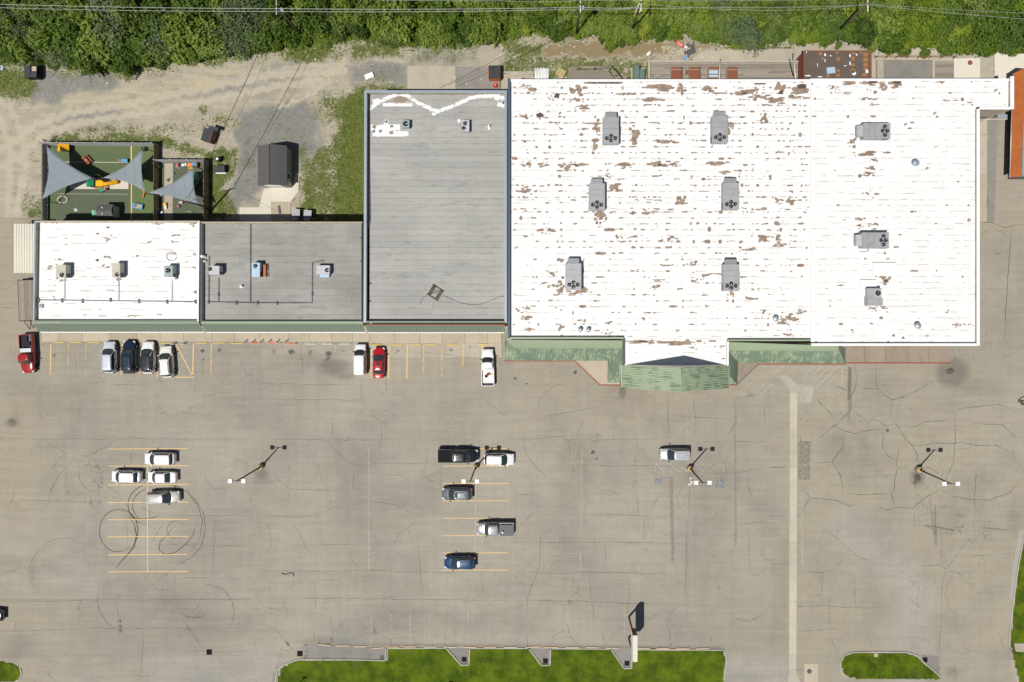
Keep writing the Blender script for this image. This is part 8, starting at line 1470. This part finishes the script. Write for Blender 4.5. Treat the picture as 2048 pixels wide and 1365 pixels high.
# rubble and litter
rb = np.random.RandomState(11)
b = MB()
for _ in range(90):
    x, y = 1362 + rb.randn() * 22, 106 + rb.randn() * 9
    if y > 120: continue
    q = P(x, y); s_ = rb.uniform(.08, .3); b.box((q.x, q.y, s_ * .2), (s_ * rb.uniform(.6, 2), s_, s_ * .5), rb.rand() * 6)
b.build('rubble_heap', M['walk'], None, kind='stuff'); 
b = MB()
for _ in range(60): x, y = 1378 + rb.randn() * 6, 102 + rb.randn() * 8; q = P(x, y); s_ = rb.uniform(.15, .5); b.box((q.x, q.y, s_ * .15), (s_, s_ * .7, s_ * .35), rb.rand() * 6)
b.build('ash_heap', M['dark'], None, kind='stuff')
b = MB()
for _ in range(230):
    k = rb.rand()
    if k < .45: x, y = rb.uniform(990, 1430), rb.uniform(66, 150)
    elif k < .8: x, y = rb.uniform(600, 1010), rb.uniform(80, 182)
    else: x, y = rb.uniform(120, 500), rb.uniform(110, 180)
    q = P(x, y); s_ = rb.uniform(.05, .15) * (1.7 if rb.rand() < .1 else 1); b.box((q.x, q.y, .03), (s_ * rb.uniform(.7, 1.6), s_, .05), rb.rand() * 6)
b.build('litter', M['trash'], None, kind='stuff')
for x, y, m, l in ((1187.5, 68.5, 'rtu4', 'crumpled pale blue tarp scrap at the weeds'), (1371, 117, 'pbl', 'blue tarp scrap at the dock corner'), (1297, 108, 'trash', 'torn pale carpet piece on the mud'), (5, 137, 'rtu4', 'pale blue-white tarp at the tree edge by the lane')): toy('tarp_scrap', l, x, y, [('sheet', m, BX(0, 0, .08, .7, .35, .08, .3)), ('fold', m, BX(.2, .12, .13, .35, .25, .06, 1.0))], R.random(), 'tarp')
b = MB(); b.tube([P(1190, 36, 1.5), P(1183, 60, .2)], .1, 6); b.build('dead_log', M['cream'], None, 'pale dead log lying at the edge of the thicket', 'log')
# ================================================================== POLES AND WIRES
def power_pole(bx, by, h, label, arm=1.2, arm_z=None, trans=False, arm_rot=0, name='utility_pole'):
    q = P(bx, by); t = thing(name, label, 'utility pole', q); b = MB(); b.tube([(q.x, q.y, 0), (q.x, q.y, h)], [.16, .11], 8); b.build('pole', M['bark'], t)
    if arm:
        z = (arm_z or h - .3); c, s_ = math.cos(arm_rot), math.sin(arm_rot); b = MB(); b.tube([(q.x - c * arm, q.y - s_ * arm, z), (q.x + c * arm, q.y + s_ * arm, z)], .075, 5); ar = b.build('crossarm', M['trash'], t)
        for k in (-.9, -.4, .4, .9): b = MB(); b.lathe([(.05, 0), (.07, .08), (.03, .18)], (q.x + c * arm * k, q.y + s_ * arm * k, z + .07), 6); b.build('insulator', M['white'], ar)
    if trans: b = MB(); b.lathe([(.2, 0), (.24, .05), (.24, .75), (.1, .85)], (q.x + .4, q.y, h - 1.8), 12); b.build('transformer', M['rtu4'], t)
    return t
def base_of(px, py, h): v = P(px, py, h); return (NX + v.x / S, NY - v.y / S)
HP = 11.0
tops = [(551, 12), (1161, 8), (1283, 4), (1738, 6)]
labs = ['wooden utility pole with a round transformer rising from the thicket behind the gravel yard', 'wooden utility pole wrapped in vines behind the store corner', 'wooden utility pole with slanted braces behind the muddy track', 'wooden utility pole behind the lean-to']
for (x, y), l, tr in zip(tops, labs, (True, True, False, False)): bx, by = base_of(x, y, HP); power_pole(bx, by, HP, l, 1.05, HP - .35, tr, rad(90))
q = P(1283, 10, HP); b = MB(); b.tube([P(1279, 6, HP - .5), P(1270, 28, HP - 1.8)], .07, 5); b.tube([P(1282, 15, HP - .5), P(1279, 26, HP - .8)], .07, 5); b.build('pole_brace', M['trash'], None, 'pair of pale slanted braces on the utility pole by the muddy track', 'brace')
def span(label, pts, r=.022, m='wire', sag=.4, n=10):
    path = []
    for a, c in zip(pts[:-1], pts[1:]):
        A, B = P(*a), P(*c)
        for k in range(n + (1 if c is pts[-1] else 0)): f = k / n; v = A.lerp(B, f); v.z -= sag * 4 * f * (1 - f); path.append(v)
    return wire('overhead_wire', path, r, m, label, 'wire')
span('upper of two pale overhead wires above the west thicket', [(-60, 7, HP), (551, 17.5, HP), (1160, 15, HP), (1290, 13.5, HP)], .032); span('lower of two pale overhead wires above the west thicket', [(-60, 14, HP - .3), (551, 23.5, HP - .3), (1160, 19, HP - .3), (1283, 16, HP - .3)], .028)
span('thin overhead wire nearest the top edge of the thicket', [(540, -6, HP), (1000, 2, HP), (1161, 1, HP), (1740, -2, HP)], .02); span('pale overhead wire east of the braced pole', [(1160, 15, HP), (1420, 15, HP), (1738, 10, HP), (2150, 45, HP)], .024); span('thin overhead wire sagging east over the thicket', [(1283, 8, HP), (1560, 22, HP), (1738, 8, HP), (2150, 30, HP)], .018); span('pale service wire slanting down from the vine-wrapped pole toward the tall grey shop', [(1155, 17, HP), (1040, 95, 8), (860, 172, 5.8)], .02); span('dark service wire slanting down to the tall grey shop', [(1155, 20, HP), (1030, 98, 8), (880, 176, 5.8)], .025, 'wireb')
# yard pole at the small play yard
power_pole(425, 418, 8.6, 'leaning-looking utility pole with short crossarm at the fence of the small play yard', .75, 8.3, False, rad(20))
span('dark wire from the yard pole to the transformer pole', [(377, 393, 8.5), (440, 270, 9), (551, 20, HP)], .04, 'wireb', .5); span('second dark wire from the yard pole toward the thicket', [(375, 395, 8.3), (500, 190, 9), (556, 25, HP)], .018, 'wireb', .6); span('dark wire from the yard pole to the back wall of the grey shop', [(377, 394, 8.2), (450, 420, 6.5), (522, 444, 5.0)], .018, 'wireb', .3); span('dark wire from the yard pole to the white shop roof', [(375, 396, 8.2), (310, 422, 6.5), (262, 443, 5.1)], .018, 'wireb', .3)  # first wire thickened in black, standing in for its own shadow line
# ================================================================== TREES
def leaf_mesh(name, seed, m, lobes, nleaf, lsz, flat=1.0, droop=.25):
    r = np.random.RandomState(seed); C_ = []
    for i in range(lobes):
        a = r.rand() * 6.283; d_ = math.sqrt(r.rand()) * .72; C_.append((d_ * math.cos(a), d_ * math.sin(a), r.uniform(.25, .95) * (1 - .55 * d_), r.uniform(.26, .48)))
    V = np.zeros((nleaf * 4, 3)); val = np.zeros(nleaf * 4)
    C_ = np.array(C_); pick = r.choice(lobes, nleaf, p=C_[:, 3] ** 2 / (C_[:, 3] ** 2).sum())
    dirs = r.randn(nleaf, 3); dirs[:, 2] = np.abs(dirs[:, 2]) * .9 - .35; dirs /= np.linalg.norm(dirs, axis=1)[:, None]
    rr = C_[pick, 3] * (r.uniform(.6, 1.1, nleaf) + .35 * (r.rand(nleaf) < .18) * r.rand(nleaf)) * (1 + .22 * np.sin(dirs[:, 0] * 7 + pick) * np.sin(dirs[:, 1] * 8 + pick * 2.0))
    cen = C_[pick, :3] + dirs * rr[:, None]; cen[:, 2] *= flat; cen[:, 2] = np.maximum(cen[:, 2], .04)
    nrm = dirs + r.randn(nleaf, 3) * .45; nrm[:, 2] += .45; nrm /= np.linalg.norm(nrm, axis=1)[:, None]
    u = np.cross(nrm, r.randn(nleaf, 3)); u /= np.linalg.norm(u, axis=1)[:, None]; v = np.cross(nrm, u)
    s_ = lsz * r.uniform(.6, 1.35, nleaf)[:, None]
    for k, (a, b_) in enumerate(((-1, 0), (0, -.5), (1, 0), (0, .5))): V[k::4] = cen + u * a * s_ + v * b_ * s_ - (np.array([0, 0, 1]) * droop * s_ * (abs(a)))
    base = r.rand(lobes)[pick] * .45 + r.rand(nleaf) * .55
    for k in range(4): val[k::4] = base
    me = bpy.data.meshes.new(name); me.vertices.add(nleaf * 4); me.vertices.foreach_set('co', V.astype(np.float32).ravel()); idx = np.arange(nleaf * 4, dtype=np.int32)
    me.loops.add(nleaf * 4); me.loops.foreach_set('vertex_index', idx); me.polygons.add(nleaf); me.polygons.foreach_set('loop_start', np.arange(0, nleaf * 4, 4, dtype=np.int32)); me.polygons.foreach_set('loop_total', np.full(nleaf, 4, dtype=np.int32)); me.update(calc_edges=True)
    at = me.attributes.new('leaf', 'FLOAT', 'POINT'); at.data.foreach_set('value', val.astype(np.float32)); me.materials.append(m)
    return me
def trunk_mesh(name, seed):
    rr = random.Random(seed); b = MB(); b.tube([(0, 0, -.1), (.02, .01, .25), (.0, .03, .55)], [.055, .042, .028], 7)
    for k in range(5):
        a = rr.random() * 6.283; z = rr.uniform(.2, .5); b.tube([(0, 0, z), (.25 * math.cos(a), .25 * math.sin(a), z + .2), (.5 * math.cos(a), .5 * math.sin(a), z + .32)], [.022, .014, .006], 5)
    return b.mesh(name, M['bark'], (0, 0, 0))
KINDS = [('leafy_tree', 'dense dark green tree in the thicket behind the buildings', 'tree', 0, 1.25), ('leafy_tree', 'mid green leafy tree in the thicket behind the buildings', 'tree', 1, 1.2), ('leafy_tree', 'feathery grey-green tree in the thicket behind the buildings', 'tree', 2, 1.25), ('viny_shrub', 'yellow-green viny shrub in the thicket behind the buildings', 'shrub', 3, .75)]
CROWN = [[leaf_mesh('crown', 100 + 10 * k + i, FOL[KINDS[k][3]], (15, 12, 17, 14)[k] + i, (3600, 3200, 4200, 3400)[k], (.085, .10, .062, .095)[k], KINDS[k][4], (.25, .25, .7, .15)[k]) for i in range(3)] for k in range(4)]
TRUNK = [trunk_mesh('trunk', 5 + i) for i in range(3)]
def plant(kind, px, py, r, hfac=1.0, row='in the thicket'):
    """crown centred on photo pixel at about 0.6 of its height"""
    i = R.randrange(3); r *= 1.06; nm, lab, cat, _, fl = KINDS[kind]; hgt = r * fl * hfac
    c = P(px, py, hgt * .7); o = bpy.data.objects.new(nm, None); C.objects.link(o); o.empty_display_size = .3; o.location = (c.x, c.y, 0); o.rotation_euler = (0, 0, R.random() * 6.283)
    seg = 'beyond the gravel yard' if px < 560 else ('behind the tall grey shop' if px < 1010 else ('behind the muddy track' if px < 1430 else 'behind the concrete yard')); tag(o, lab.replace('in the thicket behind the buildings', row + ' ' + seg), cat, ('dark green trees ', 'mid green trees ', 'grey-green trees ', 'vine mounds ')[kind] + row + ' ' + seg); cr = bpy.data.objects.new('crown', CROWN[kind][i]); link(cr, o); k = R.uniform(.82, 1.2); cr.scale = (r * k, r / k, r * hfac); tk = bpy.data.objects.new('trunk', TRUNK[i]); link(tk, o); tk.scale = (r * .9, r * .9, r * hfac * 1.1)
rt = random.Random(21)
def kind_at(x):
    k = rt.random()
    if x < 560: return 0 if k < .42 else (1 if k < .72 else 2)
    if x < 1000: return 1 if k < .5 else (0 if k < .8 else 3)
    if x < 1380: return 1 if k < .5 else 3
    return 3 if k < .45 else (1 if k < .8 else 0)
x = -90.0
while x < 2140:                                    # front row against the yard
    T = float(treeline(np.array([x]))[0]); r = rt.uniform(1.5, 2.2) * (1.2 if x < 560 else .95); plant(kind_at(x), x, T - r / S * .85 + rt.uniform(-5, 3), r, rt.uniform(.8, 1.1), 'at the thicket edge'); x += r / S * rt.uniform(1.0, 1.35)
x = -100.0
while x < 2150:                                    # middle row
    T = float(treeline(np.array([x]))[0]); r = rt.uniform(1.7, 3.2) * (1.05 if x < 560 else .88); plant(kind_at(x), x, T - 44 + rt.uniform(-8, 8) - (6 if x < 560 else 0), r, rt.uniform(.95, 1.3) * (1 if x < 1000 else .8), 'in mid thicket'); x += r / S * rt.uniform(.95, 1.25)
for base, lo_, hi_ in ((-8, 2.2, 3.2), (-48, 2.4, 3.4), (-92, 2.6, 3.4)):      # rows at and beyond the top edge
    x = -110.0
    while x < 2160:
        r = rt.uniform(lo_, hi_); plant(kind_at(x), x, base + 22 + rt.uniform(-10, 10), r, rt.uniform(1.0, 1.35) * (1 if x < 1000 else .75), 'under the wires in the thicket'); x += r / S * rt.uniform(1.0, 1.35)
x = -80.0
while x < 2130:                                    # low scrub in front
    T = float(treeline(np.array([x]))[0])
    if rt.random() < (.8 if x < 1430 else .35): r = rt.uniform(.5, 1.0); plant(rt.choice((1, 3, 0)), x, T + rt.uniform(-8, 8), r, .7, 'as low scrub before the thicket')
    x += rt.uniform(14, 30)
plant(2, 1476, 42, 3.6, .9); plant(2, 1490, 70, 1.6, .8); plant(1, 977, 57, 2.3, 1.1); plant(3, 1225, 62, 2.1, .9); plant(2, 215, 72, 2.8, 1.2)
# ground cover: weeds on the yard, densest where the soil is grassy
rs = np.random.RandomState(3); n = 110000
X = rs.uniform(-60, 2100, n); Y = rs.uniform(60, 455, n); f = FIELD(X, Y); g = f['zone'][:, 0]
clump = px_noise(X, Y, 14, 31) + px_noise(X, Y, 40, 32)
bad = polymask(X, Y, LOT, 1) + polymask(X, Y, [(815, 130), (1000, 130), (1000, 185), (815, 185)], 1) + polymask(X, Y, [(90, 286), (422, 286), (422, 450), (90, 450)], 1) * (1 - polymask(X, Y, [(322, 280), (422, 280), (422, 322), (322, 322)], 1)) + polymask(X, Y, [(479, 415), (520, 407), (530, 370), (600, 345), (598, 385), (582, 404), (582, 450), (479, 450)], 2) + polymask(X, Y, [(1380, 98), (1600, 98), (1600, 170), (1380, 170)], 1) + polymask(X, Y, [(1585, 60), (2050, 60), (2050, 220), (1585, 220)], 1) + (Y > 440) * (X > 66)
k = (rs.rand(n) < np.clip(g * .75 + clump * .22 - .12, 0.0, 1)) & (bad < .3)
X = X[k]; Y = Y[k]; g = g[k]; m = len(X)
x = (X - NX) * S; y = -(Y - NY) * S; a = rs.rand(m) * 6.283; edge = 1 - sstep(Y, treeline(X) + 4, treeline(X) + 30); l = rs.uniform(.06, .2, m) * (0.7 + .6 * g) * (1 + 1.3 * edge); w_ = l * .5
V = np.zeros((m * 3, 3)); V[0::3] = np.stack([x - np.sin(a) * w_, y + np.cos(a) * w_, np.full(m, -.03)], 1); V[1::3] = np.stack([x + np.sin(a) * w_, y - np.cos(a) * w_, np.full(m, -.03)], 1); V[2::3] = np.stack([x + np.cos(a) * l, y + np.sin(a) * l, l * .7], 1)
me = bpy.data.meshes.new('yard_weeds'); me.vertices.add(m * 3); me.vertices.foreach_set('co', V.astype(np.float32).ravel()); me.loops.add(m * 3); me.loops.foreach_set('vertex_index', np.arange(m * 3, dtype=np.int32)); me.polygons.add(m); me.polygons.foreach_set('loop_start', np.arange(0, m * 3, 3, dtype=np.int32)); me.polygons.foreach_set('loop_total', np.full(m, 3, dtype=np.int32)); me.update(calc_edges=True)
at = me.attributes.new('leaf', 'FLOAT', 'POINT'); at.data.foreach_set('value', np.repeat(rs.rand(m), 3).astype(np.float32)); me.materials.append(FOL[1]); o = bpy.data.objects.new('yard_weeds', me); C.objects.link(o); tag(o, kind='stuff')
